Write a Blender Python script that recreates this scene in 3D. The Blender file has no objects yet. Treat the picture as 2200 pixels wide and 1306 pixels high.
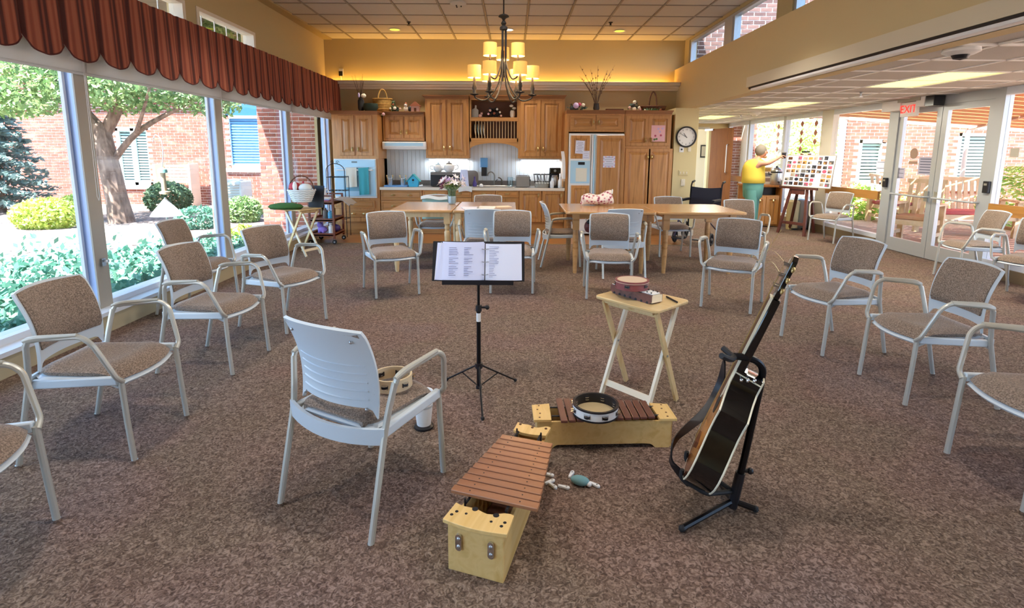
import bpy, math, random
from math import sin, cos, pi, radians, sqrt, floor
from mathutils import Vector, Matrix
random.seed(7)
SC = bpy.context.scene
COL = SC.collection
# ------------------------------------------------------------------ camera
F_PX, PITCH, ROLL, CAM_H, CY = 1152.77, .16030, .0061, 1.414, 512.2
c_fw = Vector((0, cos(PITCH), -sin(PITCH)))
c_up0 = Vector((0, sin(PITCH), cos(PITCH)))
c_rt0 = Vector((1, 0, 0))
c_rt = c_rt0 * cos(ROLL) + c_up0 * sin(ROLL)
c_up = -c_rt0 * sin(ROLL) + c_up0 * cos(ROLL)
cam_d = bpy.data.cameras.new('camera')
cam = bpy.data.objects.new('camera', cam_d)
COL.objects.link(cam)
SC.camera = cam
cam_d.sensor_fit = 'HORIZONTAL'
cam_d.sensor_width = 36
cam_d.lens = F_PX / 2200 * 36
cam_d.shift_y = -(653 - CY) / 2200
cam_d.clip_start, cam_d.clip_end = .02, 300
mw = Matrix((c_rt, c_up, -c_fw)).transposed().to_4x4()
mw.translation = Vector((0, 0, CAM_H))
cam.matrix_world = mw
def ray(a, b): return c_fw + c_rt * ((a - 1100) / F_PX) - c_up * ((b - CY) / F_PX)
def G(a, b, z=0.0):
    d = ray(a, b); t = (z - CAM_H) / d.z
    return Vector((d.x * t, d.y * t, z))
def Yp(a, b, y):
    d = ray(a, b); t = y / d.y
    return Vector((d.x * t, y, CAM_H + d.z * t))
def Xp(a, b, x):
    d = ray(a, b); t = x / d.x
    return Vector((x, d.y * t, CAM_H + d.z * t))
# ------------------------------------------------------------------ world, sun, exposure
W = bpy.data.worlds.new('sky'); SC.world = W; W.use_nodes = True
wn, wl = W.node_tree.nodes, W.node_tree.links
bg = wn['Background']
sky = wn.new('ShaderNodeTexSky'); sky.sky_type = 'HOSEK_WILKIE'
SUN_TO = Vector((-.29, -.46, 1)).normalized()
sky.sun_direction = SUN_TO; sky.turbidity = 4; sky.ground_albedo = .4
wl.new(sky.outputs[0], bg.inputs[0]); bg.inputs[1].default_value = 4.6
sd = bpy.data.lights.new('sun', 'SUN'); sd.energy = 7.5; sd.angle = .01; sd.color = (1, .96, .9)
sun = bpy.data.objects.new('sun', sd); COL.objects.link(sun)
sun.rotation_euler = SUN_TO.to_track_quat('Z', 'Y').to_euler()
SC.view_settings.view_transform = 'Standard'
SC.view_settings.look = 'None'
SC.view_settings.gamma = 1
SC.view_settings.use_curve_mapping = False
SC.view_settings.exposure = 2.6
SC.cycles.use_denoising = True
SC.cycles.max_bounces = 10
SC.cycles.diffuse_bounces = 6
SC.cycles.transparent_max_bounces = 24
SC.cycles.sample_clamp_indirect = 6
SC.cycles.caustics_reflective = False
SC.cycles.caustics_refractive = False
# ------------------------------------------------------------------ materials
def lin(c):
    if isinstance(c, str):
        c = tuple(int(c[i:i + 2], 16) / 255 for i in (0, 2, 4))
    return tuple(x / 12.92 if x <= .04045 else ((x + .055) / 1.055) ** 2.4 for x in c) + (1,)
MATS = {}
def newmat(name):
    m = bpy.data.materials.new(name); m.use_nodes = True
    n, l = m.node_tree.nodes, m.node_tree.links
    return m, n, l, n['Principled BSDF']
def ramp(n, stops):
    r = n.new('ShaderNodeValToRGB')
    e = r.color_ramp.elements
    e[0].position, e[0].color = stops[0][0], lin(stops[0][1])
    e[1].position, e[1].color = stops[-1][0], lin(stops[-1][1])
    for p, c in stops[1:-1]:
        k = e.new(p); k.color = lin(c)
    return r
def coords(n, l, scale=(1, 1, 1), kind='Object', rot=(0, 0, 0)):
    t = n.new('ShaderNodeTexCoord'); mp = n.new('ShaderNodeMapping')
    mp.inputs['Scale'].default_value = scale; mp.inputs['Rotation'].default_value = rot
    l.new(t.outputs[kind], mp.inputs['Vector'])
    return mp
def M(name, col, rough=.5, metal=0, col2=None, scale=20, bump=0, bscale=None, spec=.5, emit=0, trans=0, stretch=(1, 1, 1), coat=0):
    """plain or two-tone noise material"""
    m, n, l, b = newmat(name)
    b.inputs['Base Color'].default_value = lin(col)
    b.inputs['Roughness'].default_value = rough
    b.inputs['Metallic'].default_value = metal
    b.inputs['Specular IOR Level'].default_value = spec
    b.inputs['Coat Weight'].default_value = coat
    if emit:
        b.inputs['Emission Color'].default_value = lin(col); b.inputs['Emission Strength'].default_value = emit
    if col2 or bump:
        mp = coords(n, l, stretch)
        if col2:
            t = n.new('ShaderNodeTexNoise'); t.inputs['Scale'].default_value = scale; t.inputs['Detail'].default_value = 4
            l.new(mp.outputs[0], t.inputs['Vector'])
            r = ramp(n, [(.35, col), (.65, col2)]); l.new(t.outputs['Fac'], r.inputs[0]); l.new(r.outputs[0], b.inputs['Base Color'])
        if bump:
            t2 = n.new('ShaderNodeTexNoise'); t2.inputs['Scale'].default_value = bscale or scale
            l.new(mp.outputs[0], t2.inputs['Vector'])
            bp = n.new('ShaderNodeBump'); bp.inputs['Strength'].default_value = bump; bp.inputs['Distance'].default_value = .004
            l.new(t2.outputs['Fac'], bp.inputs['Height']); l.new(bp.outputs[0], b.inputs['Normal'])
    MATS[name] = m
    return m
def wood(name, c1, c2, c3=None, rough=.4, axis='z', scale=3.0, coat=.2):
    m, n, l, b = newmat(name)
    s = {'x': (.7, 9, 9), 'y': (9, .7, 9), 'z': (9, 9, .7)}[axis]
    mp = coords(n, l, tuple(k * scale / 3 for k in s))
    t = n.new('ShaderNodeTexNoise'); t.inputs['Scale'].default_value = 2.2; t.inputs['Detail'].default_value = 6; t.inputs['Distortion'].default_value = .6
    l.new(mp.outputs[0], t.inputs['Vector'])
    r = ramp(n, [(.3, c1), (.52, c2), (.72, c3 or c1)]); l.new(t.outputs['Fac'], r.inputs[0])
    oi = n.new('ShaderNodeObjectInfo'); hs = n.new('ShaderNodeHueSaturation')
    mr = n.new('ShaderNodeMapRange'); mr.inputs[3].default_value = .9; mr.inputs[4].default_value = 1.1
    l.new(oi.outputs['Random'], mr.inputs[0]); l.new(mr.outputs[0], hs.inputs['Value'])
    l.new(r.outputs[0], hs.inputs['Color']); l.new(hs.outputs[0], b.inputs['Base Color'])
    b.inputs['Roughness'].default_value = rough; b.inputs['Coat Weight'].default_value = coat; b.inputs['Coat Roughness'].default_value = .25
    MATS[name] = m
    return m
def glassmat(name, tint=(.93, .96, .97), refl=.06, rough=0.0):
    m = bpy.data.materials.new(name); m.use_nodes = True
    n, l = m.node_tree.nodes, m.node_tree.links
    n.remove(n['Principled BSDF'])
    tr = n.new('ShaderNodeBsdfTransparent'); tr.inputs[0].default_value = tint + (1,)
    gl = n.new('ShaderNodeBsdfGlossy'); gl.inputs['Roughness'].default_value = rough
    mx = n.new('ShaderNodeMixShader')
    lw = n.new('ShaderNodeLayerWeight'); pw = n.new('ShaderNodeMath'); pw.operation = 'POWER'; pw.inputs[1].default_value = 4
    ma = n.new('ShaderNodeMath'); ma.operation = 'MULTIPLY_ADD'; ma.inputs[1].default_value = .45; ma.inputs[2].default_value = .03
    l.new(lw.outputs['Facing'], pw.inputs[0]); l.new(pw.outputs[0], ma.inputs[0])
    l.new(ma.outputs[0], mx.inputs[0]); l.new(tr.outputs[0], mx.inputs[1]); l.new(gl.outputs[0], mx.inputs[2])
    l.new(mx.outputs[0], n['Material Output'].inputs[0])
    MATS[name] = m
    return m
def emat(name, col, strength):
    m = bpy.data.materials.new(name); m.use_nodes = True
    n, l = m.node_tree.nodes, m.node_tree.links
    n.remove(n['Principled BSDF'])
    e = n.new('ShaderNodeEmission'); e.inputs[0].default_value = lin(col); e.inputs[1].default_value = strength
    l.new(e.outputs[0], n['Material Output'].inputs[0])
    MATS[name] = m
    return m
def translucent(name, col, fac=.5, rough=.9):
    m, n, l, b = newmat(name)
    b.inputs['Base Color'].default_value = lin(col); b.inputs['Roughness'].default_value = rough
    t = n.new('ShaderNodeBsdfTranslucent'); t.inputs[0].default_value = lin(col)
    mx = n.new('ShaderNodeMixShader'); mx.inputs[0].default_value = fac
    l.new(b.outputs[0], mx.inputs[1]); l.new(t.outputs[0], mx.inputs[2]); l.new(mx.outputs[0], n['Material Output'].inputs[0])
    MATS[name] = m
    return m
# ------------------------------------------------------------------ mesh builder
class MB:
    def __init__(s): s.v, s.f = [], []
    def add(s, vs, fs):
        o = len(s.v); s.v += [tuple(p) for p in vs]; s.f += [tuple(i + o for i in q) for q in fs]; return s
    def box(s, x0, x1, y0, y1, z0, z1):
        return s.add([(x0, y0, z0), (x1, y0, z0), (x1, y1, z0), (x0, y1, z0), (x0, y0, z1), (x1, y0, z1), (x1, y1, z1), (x0, y1, z1)],
                     [(0, 3, 2, 1), (4, 5, 6, 7), (0, 1, 5, 4), (1, 2, 6, 5), (2, 3, 7, 6), (3, 0, 4, 7)])
    def cbox(s, c, d, R=None):
        m = MB().box(-d[0] / 2, d[0] / 2, -d[1] / 2, d[1] / 2, -d[2] / 2, d[2] / 2)
        R = R or Matrix.Identity(3)
        return s.add([Vector(c) + R @ Vector(p) for p in m.v], m.f)
    def bar(s, p0, p1, w, t, side=(0, 0, 1)):
        """rectangular bar from p0 to p1; w across side direction, t the other"""
        p0, p1 = Vector(p0), Vector(p1); d = (p1 - p0); L = d.length; d.normalize()
        a = Vector(side); a = (a - d * a.dot(d)).normalized(); b = d.cross(a)
        R = Matrix((a, b, d)).transposed()
        return s.cbox((p0 + p1) / 2, (w, t, L), R)
    def tube(s, pts, r, n=8, closed=False, caps=True, flat=1.0):
        P = [Vector(p) for p in pts]; k = len(P)
        rs = r if isinstance(r, (list, tuple)) else [r] * k
        T = []
        for i in range(k):
            a = P[(i - 1) % k] if (closed or i) else P[i]; b = P[(i + 1) % k] if (closed or i < k - 1) else P[i]
            T.append((b - a).normalized())
        u = T[0].orthogonal().normalized(); o = len(s.v)
        for i in range(k):
            u = (u - T[i] * u.dot(T[i]))
            u = u.normalized() if u.length > 1e-6 else T[i].orthogonal().normalized()
            w = T[i].cross(u)
            for j in range(n):
                an = 2 * pi * j / n
                s.v.append(tuple(P[i] + (u * cos(an) + w * sin(an) * flat) * rs[i]))
        for i in range(k if closed else k - 1):
            for j in range(n):
                a, b = o + i * n, o + ((i + 1) % k) * n
                s.f.append((a + j, a + (j + 1) % n, b + (j + 1) % n, b + j))
        if caps and not closed:
            s.f.append(tuple(o + j for j in reversed(range(n)))); s.f.append(tuple(o + (k - 1) * n + j for j in range(n)))
        return s
    def cyl(s, p0, p1, r0, r1=None, n=16): return s.tube([p0, p1], [r0, r0 if r1 is None else r1], n)
    def lathe(s, prof, n=20, c=(0, 0, 0), sx=1, sy=1):
        o = len(s.v); k = len(prof)
        for r, z in prof:
            for j in range(n):
                a = 2 * pi * j / n; s.v.append((c[0] + cos(a) * r * sx, c[1] + sin(a) * r * sy, c[2] + z))
        for i in range(k - 1):
            for j in range(n):
                a, b = o + i * n, o + (i + 1) * n
                s.f.append((a + j, a + (j + 1) % n, b + (j + 1) % n, b + j))
        if prof[0][0] > 1e-5 and prof[-1][0] > 1e-5 and abs(prof[0][1] - prof[-1][1]) < 1e-6:
            if abs(prof[0][0] - prof[-1][0]) > 1e-6:
                for j in range(n): s.f.append((o + (k - 1) * n + j, o + (k - 1) * n + (j + 1) % n, o + (j + 1) % n, o + j))
            return s
        if prof[0][0] > 1e-5: s.f.append(tuple(o + j for j in reversed(range(n))))
        if prof[-1][0] > 1e-5: s.f.append(tuple(o + (k - 1) * n + j for j in range(n)))
        return s
    def ball(s, c, r, n=14, m=8):
        r = r if isinstance(r, (tuple, list)) else (r, r, r)
        o = len(s.v)
        for i in range(m + 1):
            t = pi * i / m
            rr = max(sin(t), 1e-4)
            for j in range(n):
                a = 2 * pi * j / n
                s.v.append((c[0] + r[0] * rr * cos(a), c[1] + r[1] * rr * sin(a), c[2] - r[2] * cos(t)))
        for i in range(m):
            for j in range(n):
                a, b = o + i * n, o + (i + 1) * n
                s.f.append((a + j, a + (j + 1) % n, b + (j + 1) % n, b + j))
        return s
    def prism(s, poly, a0, a1, axis='z'):
        k = len(poly)
        def p(q, h): return {'z': (q[0], q[1], h), 'y': (q[0], h, q[1]), 'x': (h, q[0], q[1])}[axis]
        vs = [p(q, a0) for q in poly] + [p(q, a1) for q in poly]
        fs = [tuple(reversed(range(k))), tuple(range(k, 2 * k))] + [(i, (i + 1) % k, k + (i + 1) % k, k + i) for i in range(k)]
        return s.add(vs, fs)
    def sheet(s, fn, nu, nv, th=0.0):
        """surface fn(u,v), u,v in 0..1; th: thickness along -normal"""
        P = [[Vector(fn(i / nu, j / nv)) for j in range(nv + 1)] for i in range(nu + 1)]
        o = len(s.v); w = nv + 1
        for row in P:
            for q in row: s.v.append(tuple(q))
        for i in range(nu):
            for j in range(nv): s.f.append((o + i * w + j, o + (i + 1) * w + j, o + (i + 1) * w + j + 1, o + i * w + j + 1))
        if th:
            o2 = len(s.v)
            for i in range(nu + 1):
                for j in range(nv + 1):
                    a = P[min(i + 1, nu)][j] - P[max(i - 1, 0)][j]; b = P[i][min(j + 1, nv)] - P[i][max(j - 1, 0)]
                    nn = a.cross(b); nn = nn.normalized() if nn.length > 1e-9 else Vector((0, 0, 1))
                    s.v.append(tuple(P[i][j] - nn * th))
            for i in range(nu):
                for j in range(nv): s.f.append((o2 + i * w + j + 1, o2 + (i + 1) * w + j + 1, o2 + (i + 1) * w + j, o2 + i * w + j))
            for i in range(nu):
                s.f.append((o + i * w, o2 + i * w, o2 + (i + 1) * w, o + (i + 1) * w))
                s.f.append((o + (i + 1) * w + nv, o2 + (i + 1) * w + nv, o2 + i * w + nv, o + i * w + nv))
            for j in range(nv):
                s.f.append((o + j + 1, o2 + j + 1, o2 + j, o + j))
                s.f.append((o + nu * w + j, o2 + nu * w + j, o2 + nu * w + j + 1, o + nu * w + j + 1))
        return s
    def move(s, loc=(0, 0, 0), rz=0, R=None):
        R = R or Matrix.Rotation(rz, 3, 'Z'); s.v = [tuple(Vector(loc) + R @ Vector(p)) for p in s.v]; return s
    def obj(s, name, mat, parent=None, smooth=35, bevel=0, loc=None, rz=0, **props):
        me = bpy.data.meshes.new(name); me.from_pydata(s.v, [], s.f); me.update()
        if smooth:
            me.shade_smooth(); me.set_sharp_from_angle(angle=radians(smooth))
        me.materials.append(MATS[mat] if isinstance(mat, str) else mat)
        o = bpy.data.objects.new(name, me); COL.objects.link(o)
        if parent: o.parent = parent
        if loc: o.location = loc
        if rz: o.rotation_euler.z = rz
        if bevel:
            b = o.modifiers.new('bevel', 'BEVEL'); b.width = bevel; b.segments = 2; b.limit_method = 'ANGLE'; b.angle_limit = radians(40)
        for k, v in props.items(): o[k] = v
        return o
def thing(name, label, cat, loc=(0, 0, 0), rz=0, group=None, rot=None):
    o = bpy.data.objects.new(name, None); COL.objects.link(o)
    o.empty_display_size = .05
    o.location = loc; o.rotation_euler = rot or (0, 0, rz); o['label'] = label; o['category'] = cat
    if group: o['group'] = group
    return o
def tag(o, label, cat, group=None):
    o['label'] = label; o['category'] = cat
    if group: o['group'] = group
    return o
def struct(o): o['kind'] = 'structure'; return o
KIDS = {}
def dup(root, loc, rz, label, group=None, skip=()):
    r = root.copy(); COL.objects.link(r); r.location = loc; r.rotation_euler = (0, 0, rz); r['label'] = label
    if group: r['group'] = group
    if root.name not in KIDS: KIDS[root.name] = [(ch, list(ch.children)) for ch in root.children]
    for ch, gs in KIDS[root.name]:
        if ch.name.split('.')[0] in skip: continue
        c = ch.copy(); COL.objects.link(c); c.parent = r
        for g in gs:
            d = g.copy(); COL.objects.link(d); d.parent = c
    return r
def rrect(w, h, r, n=5, cx=0, cy=0):
    P = []
    for qx, qy, a0 in ((1, 1, 0), (-1, 1, 90), (-1, -1, 180), (1, -1, 270)):
        for i in range(n + 1):
            a = radians(a0 + 90 * i / n); P.append((cx + qx * (w / 2 - r) + r * cos(a), cy + qy * (h / 2 - r) + r * sin(a)))
    return P
def smooth_path(pts, n=6):
    """Catmull-Rom through the points"""
    P = [Vector(p) for p in pts]; out = []
    for i in range(len(P) - 1):
        a = P[max(i - 1, 0)]; b = P[i]; c = P[i + 1]; d = P[min(i + 2, len(P) - 1)]
        for k in range(n):
            t = k / n
            out.append(.5 * ((2 * b) + (c - a) * t + (2 * a - 5 * b + 4 * c - d) * t * t + (-a + 3 * b - 3 * c + d) * t ** 3))
    return out + [P[-1]]
def fillet(pts, r=.04, n=5):
    """polyline with rounded corners"""
    P = [Vector(p) for p in pts]; out = [P[0]]
    for i in range(1, len(P) - 1):
        a, b, c = P[i - 1], P[i], P[i + 1]
        rr = min(r, (a - b).length * .45, (c - b).length * .45)
        s = b + (a - b).normalized() * rr; e = b + (c - b).normalized() * rr
        for k in range(n + 1):
            t = k / n; out.append(s * (1 - t) ** 2 + b * 2 * t * (1 - t) + e * t * t)
    return out + [P[-1]]
def text_on(name, body, size, mat, parent, loc, rot, align='CENTER', ext=.0008):
    cu = bpy.data.curves.new(name, 'FONT'); cu.body = body; cu.size = size; cu.align_x = align; cu.align_y = 'CENTER'; cu.extrude = ext
    cu.materials.append(MATS[mat]); o = bpy.data.objects.new(name, cu); COL.objects.link(o)
    bpy.context.view_layer.update()
    me = bpy.data.meshes.new_from_object(o.evaluated_get(bpy.context.evaluated_depsgraph_get()))
    bpy.data.objects.remove(o); bpy.data.curves.remove(cu)
    o = bpy.data.objects.new(name, me); COL.objects.link(o)
    o.parent = parent; o.location = loc; o.rotation_euler = rot
    return o
# ------------------------------------------------------------------ material library
def carpet():
    m, n, l, b = newmat('carpet')
    mp = coords(n, l, (1, 1, 1))
    w = n.new('ShaderNodeTexNoise'); w.inputs['Scale'].default_value = 55; w.inputs['Detail'].default_value = 3; w.inputs['Distortion'].default_value = 1.6
    l.new(mp.outputs[0], w.inputs['Vector'])
    r = ramp(n, [(.33, '5d5049'), (.5, '86766c'), (.67, 'b0a096')]); l.new(w.outputs['Fac'], r.inputs[0])
    p = n.new('ShaderNodeTexNoise'); p.inputs['Scale'].default_value = 1.1; p.inputs['Detail'].default_value = 2
    l.new(mp.outputs[0], p.inputs['Vector'])
    r2 = ramp(n, [(.3, '86767a'), (.42, '8b7066'), (.52, '84775f'), (.62, '8a7a6c'), (.75, '936e62')]); l.new(p.outputs['Fac'], r2.inputs[0])
    mx = n.new('ShaderNodeMix'); mx.data_type = 'RGBA'; mx.blend_type = 'OVERLAY'; mx.inputs[0].default_value = .55
    l.new(r.outputs[0], mx.inputs[6]); l.new(r2.outputs[0], mx.inputs[7])
    l.new(mx.outputs[2], b.inputs['Base Color'])
    b.inputs['Roughness'].default_value = .95; b.inputs['Specular IOR Level'].default_value = .1
    bp = n.new('ShaderNodeBump'); bp.inputs['Strength'].default_value = .9; bp.inputs['Distance'].default_value = .008
    l.new(w.outputs['Fac'], bp.inputs['Height']); l.new(bp.outputs[0], b.inputs['Normal'])
    MATS['carpet'] = m
carpet()
wood('floorwood', '8a5a30', 'a5713f', '7d4f2a', rough=.35, axis='x')
M('wall', 'b9a87c', .8, bump=.1, bscale=250)
M('wallcream', 'd8c99a', .8)
M('beamlit', 'd3bf90', .8)  # wall colour lightened to paint in window light falling on the beam
M('beamcream', 'd9cdb0', .7)
M('trimwhite', 'dcd5c4', .5)
M('ledgewhite', 'ded4bf', .6)
M('tilewhite', 'd3cec4', .95, col2='c8c3b8', scale=160, bump=.25, bscale=300)
M('gridmetal', '9a9082', .5)
M('tile2', 'c6c3bd', .95, col2='bdb9b2', scale=160)
M('grid2', 'fbf9f4', .5)
M('alumi', 'b6b9bb', .35, .25)
M('reveal_skytint', 'a9c0ea', .35, .1)  # pale blue is sky light painted onto the white mullion sides
M('mullion', 'a9a294', .5)
M('sillwhite', 'd9dde4', .45)
M('kick', 'b6a888', .6)
M('kickbrown', '7d6a50', .7)
M('soffit', '6b5a48', .8)
M('roof', '4a4440', .9)
M('beadboard', 'eaf1f6', .55)
M('concrete', 'b09683', .9, col2='9f8470', scale=3)
M('mulch', 'a08b82', .95, col2='5f5049', scale=16, bump=.8, bscale=60)
M('grassfar', '8aa06a', .9, col2='6d8650', scale=10)
M('mortar', 'e6dfd8', .9)
def brickmat(name, cols):
    m, n, l, b = newmat(name)
    oi = n.new('ShaderNodeObjectInfo'); mp = coords(n, l, (4.5, 4.5, 13))
    wn_ = n.new('ShaderNodeTexNoise'); wn_.inputs['Scale'].default_value = 1; wn_.inputs['Detail'].default_value = 1
    l.new(mp.outputs[0], wn_.inputs['Vector'])
    ad = n.new('ShaderNodeMath'); ad.operation = 'ADD'; l.new(wn_.outputs['Fac'], ad.inputs[0])
    m2 = n.new('ShaderNodeMapRange'); m2.inputs[3].default_value = -.2; m2.inputs[4].default_value = .2
    l.new(oi.outputs['Random'], m2.inputs[0]); l.new(m2.outputs[0], ad.inputs[1])
    r = ramp(n, [(.3, cols[0]), (.5, cols[1]), (.7, cols[2])]); l.new(ad.outputs[0], r.inputs[0]); l.new(r.outputs[0], b.inputs['Base Color'])
    b.inputs['Roughness'].default_value = .9
    MATS[name] = m
brickmat('brick', ('82493b', '9a5b4c', 'b07362'))
brickmat('brickshade', ('4c3735', '5c4541', '6d524c'))  # brick colours darkened, shade on the upper wall painted in
glassmat('glass', (.90, .93, .95))
glassmat('glassdoor', (.95, .95, .95))
M('black', '14131a', .45)
M('blackmetal', '17161a', .35, .5)
M('blackgloss', '060608', .12, coat=.6)
M('rubber', '1c1b1d', .7)
M('chrome', 'd8d8da', .15, 1)
M('steel', 'b9bcc0', .3, .9)
M('brass', 'd9c48a', .3, .9)
M('white', 'eeeeec', .5)
M('paper', 'dfe2f4', .8)
M('papertint', 'd4d8f2', .8)
M('ink', '55566a', .8)
M('chairplastic', 'ccd6dd', .38)
M('chairtube', 'c3c3bb', .35, .35)
M('armpad', 'b8b4a6', .5)
def fabric(name, c1, c2, c3):
    m, n, l, b = newmat(name)
    mp = coords(n, l, (1, 1, 1))
    t = n.new('ShaderNodeTexNoise'); t.inputs['Scale'].default_value = 170; t.inputs['Detail'].default_value = 4
    l.new(mp.outputs[0], t.inputs['Vector'])
    r = ramp(n, [(.36, c1), (.5, c2), (.64, c3)]); l.new(t.outputs['Fac'], r.inputs[0]); l.new(r.outputs[0], b.inputs['Base Color'])
    b.inputs['Roughness'].default_value = .9; b.inputs['Sheen Weight'].default_value = .25; b.inputs['Specular IOR Level'].default_value = .15
    bp = n.new('ShaderNodeBump'); bp.inputs['Strength'].default_value = .4; bp.inputs['Distance'].default_value = .003
    l.new(t.outputs['Fac'], bp.inputs['Height']); l.new(bp.outputs[0], b.inputs['Normal'])
    MATS[name] = m
fabric('upholstery', '67584c', '857263', '9f8c7c')
wood('cabwood', 'b07a40', 'c18b50', '9e6b36', axis='z')
wood('cabwoodx', 'b07a40', 'c18b50', '9e6b36', axis='x')
wood('crownwood', '8a5729', '986333', '784a22', axis='x')
M('cabdark', '5d3417', .5)
wood('tablewood', 'b98a55', 'c79a66', 'a87946', rough=.22, axis='x', coat=.5)
wood('tableleg', 'd9b682', 'e2c494', 'cfa770', rough=.35)
wood('maple', 'd9b77c', 'e3c690', 'cfa768', rough=.4, axis='x')
wood('maplez', 'd9b77c', 'e3c690', 'cfa768', rough=.4)
wood('birch', 'd8b06a', 'e0bd7c', 'cda55e', rough=.45, axis='y')
wood('rosewood', '96603f', 'ab7552', '84502f', rough=.35, axis='x')
wood('darkbars', '5f3a33', '70463c', '532f2a', rough=.4, axis='y')
wood('easelwood', '552a22', '673428', '45201a', rough=.4)
wood('doorwood', '8a5219', '9a5f22', '7a4614', rough=.75, coat=0)
wood('railwood', 'a8712f', 'bb8440', '96622a', rough=.4, axis='y')
wood('cartwood', '6a3523', '7d4029', '5a2c1d', rough=.35, axis='y')
# ------------------------------------------------------------------ floors
struct(MB().box(-3.4, 5.8, -4, 8.18, -.1, 0).box(2.72, 5.8, 8.18, 14.3, -.1, 0).obj('floor', 'carpet', smooth=0))
struct(MB().box(-3.4, 2.72, 8.18, 9.9, -.1, 0).obj('floor_kitchen', 'floorwood', smooth=0))
struct(MB().box(-3.15, 2.72, 8.165, 8.195, 0, .006).obj('trim_1', 'kickbrown', smooth=0))
# ------------------------------------------------------------------ left wall with windows
MUL = [(-3.5, -3.34), (-1.6, -1.44), (.29, .45), (2.19, 2.33), (4.10, 4.235), (6.0, 6.135), (7.88, 8.01), (9.68, 9.80)]
ZT = 2.16
wl_ = MB()
wl_.box(-3.55, -3.37, -4, 9.98, ZT, 2.62)
wl_.box(-3.55, -3.37, -4, 9.98, 2.92, 3.42)
CLER = [(-3.3, -1.8), (-1.4, .1), (.7, 2.3), (2.6, 4.15), (4.4, 5.80), (6.0, 7.32)]
e = -4
for a, b_ in CLER + [(9.98, 9.98)]:
    if a > e: wl_.box(-3.55, -3.37, e, a, 2.62, 2.92)
    e = b_
wl_.box(-3.55, -3.25, 9.80, 9.98, 0, ZT).box(-3.55, -3.25, -4, -3.5, 0, ZT)
struct(wl_.obj('wall_left', 'wall', smooth=0))
struct(MB().box(-3.5, -3.15, -4, 9.3, 0, .135).obj('baseboard_left', 'kick', smooth=0))
struct(MB().box(-3.52, -3.14, -4, 9.3, .135, .165).obj('trim_2', 'sillwhite', smooth=0))
wi = 1
for i in range(len(MUL) - 1):
    y0, y1 = MUL[i][1], MUL[i + 1][0]
    fr = MB().box(-3.345, -3.27, y0, y1, .165, .205).box(-3.345, -3.29, y0, y1, ZT - .05, ZT).box(-3.34, -3.315, y0, y0 + .025, .205, ZT - .05).box(-3.34, -3.315, y1 - .025, y1, .205, ZT - .05)
    w = struct(fr.obj('window_%d' % wi, 'sillwhite', smooth=0)); wi += 1
    MB().box(-3.331, -3.326, y0 + .02, y1 - .02, .2, ZT - .04).obj('pane', 'glass', w, smooth=0)
    MB().box(-3.262, -3.25, y1, MUL[i + 1][1], .165, ZT).obj('mullion', 'mullion', w, smooth=0)
    MB().box(-3.345, -3.262, y1 + .004, MUL[i + 1][1] - .004, .165, ZT).obj('reveal_skytint', 'reveal_skytint', w, smooth=0)
MB().box(-3.40, -3.345, 9.70, 9.806, .1, ZT).obj('reveal_skytint', 'reveal_skytint', w, smooth=0)
MB().box(-3.25, -3.235, 4.15, 4.19, .5, .56).box(-3.235, -3.2, 4.16, 4.18, .53, .55).obj('window_latch', 'steel', w, smooth=0)
for a, b_ in CLER:
    fr = MB()
    for q in ((a, b_, 2.62, 2.66), (a, b_, 2.88, 2.92), (a, a + .05, 2.66, 2.88), (b_ - .05, b_, 2.66, 2.88)): fr.box(-3.5, -3.36, *q)
    w = struct(fr.obj('window_%d' % wi, 'trimwhite', smooth=0)); wi += 1
    MB().box(-3.455, -3.45, a + .03, b_ - .03, 2.64, 2.9).obj('pane', 'glass', w, smooth=0)
    for k in range(1, 5):
        yy = a + (b_ - a) * k / 5; MB().box(-3.47, -3.46, yy - .006, yy + .006, 2.66, 2.88).obj('bar', 'white', w, smooth=0)
# ceiling soffit edge on the left, main ceiling grid and tiles
ZC = 3.372
struct(MB().box(-3.42, -3.225, -4, 9.98, ZC - .012, ZC + .06).obj('trim_3', 'wall', smooth=0))
ceil = MB().box(-3.3, 3.1, -4, 10.1, ZC + .012, ZC + .1)
ceil = struct(ceil.obj('ceiling', 'tilewhite', smooth=0))
gx = [.205 + .61 * k for k in range(-5, 5)]; gy = [9.47 - .61 * k for k in range(0, 22)]
gm = MB()
for x in gx: gm.box(x - .011, x + .011, -4, 9.975, ZC - .004, ZC + .012)
for y in gy: gm.box(-3.225, 3.05, y - .011, y + .011, ZC - .004, ZC + .012)
gm.obj('grid', 'gridmetal', ceil, smooth=0, kind='stuff')
bx = [-3.225] + gx + [3.05]; by = [9.975] + gy
tmesh = {}
def ceiltile(x0, x1, y0, y1, z, mat, parent):
    k = (round(x1 - x0, 3), round(y1 - y0, 3), mat)
    if k not in tmesh:
        w, d = k[0] / 2 - .012, k[1] / 2 - .012
        o = MB().add([(-w, -d, .008), (w, -d, .008), (w, d, .008), (-w, d, .008), (-w + .008, -d + .008, 0), (w - .008, -d + .008, 0), (w - .008, d - .008, 0), (-w + .008, d - .008, 0)],
                     [(0, 1, 2, 3), (7, 6, 5, 4), (0, 4, 5, 1), (1, 5, 6, 2), (2, 6, 7, 3), (3, 7, 4, 0)]).obj('tile', mat, parent, smooth=0)
        tmesh[k] = o
    else:
        o = tmesh[k].copy(); COL.objects.link(o); o.parent = parent
    o.location = ((x0 + x1) / 2, (y0 + y1) / 2, z + .003)
for j in range(6):
    for i in range(len(bx) - 1): ceiltile(bx[i], bx[i + 1], by[j + 1], by[j], ZC, 'tilewhite', ceil)
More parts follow.
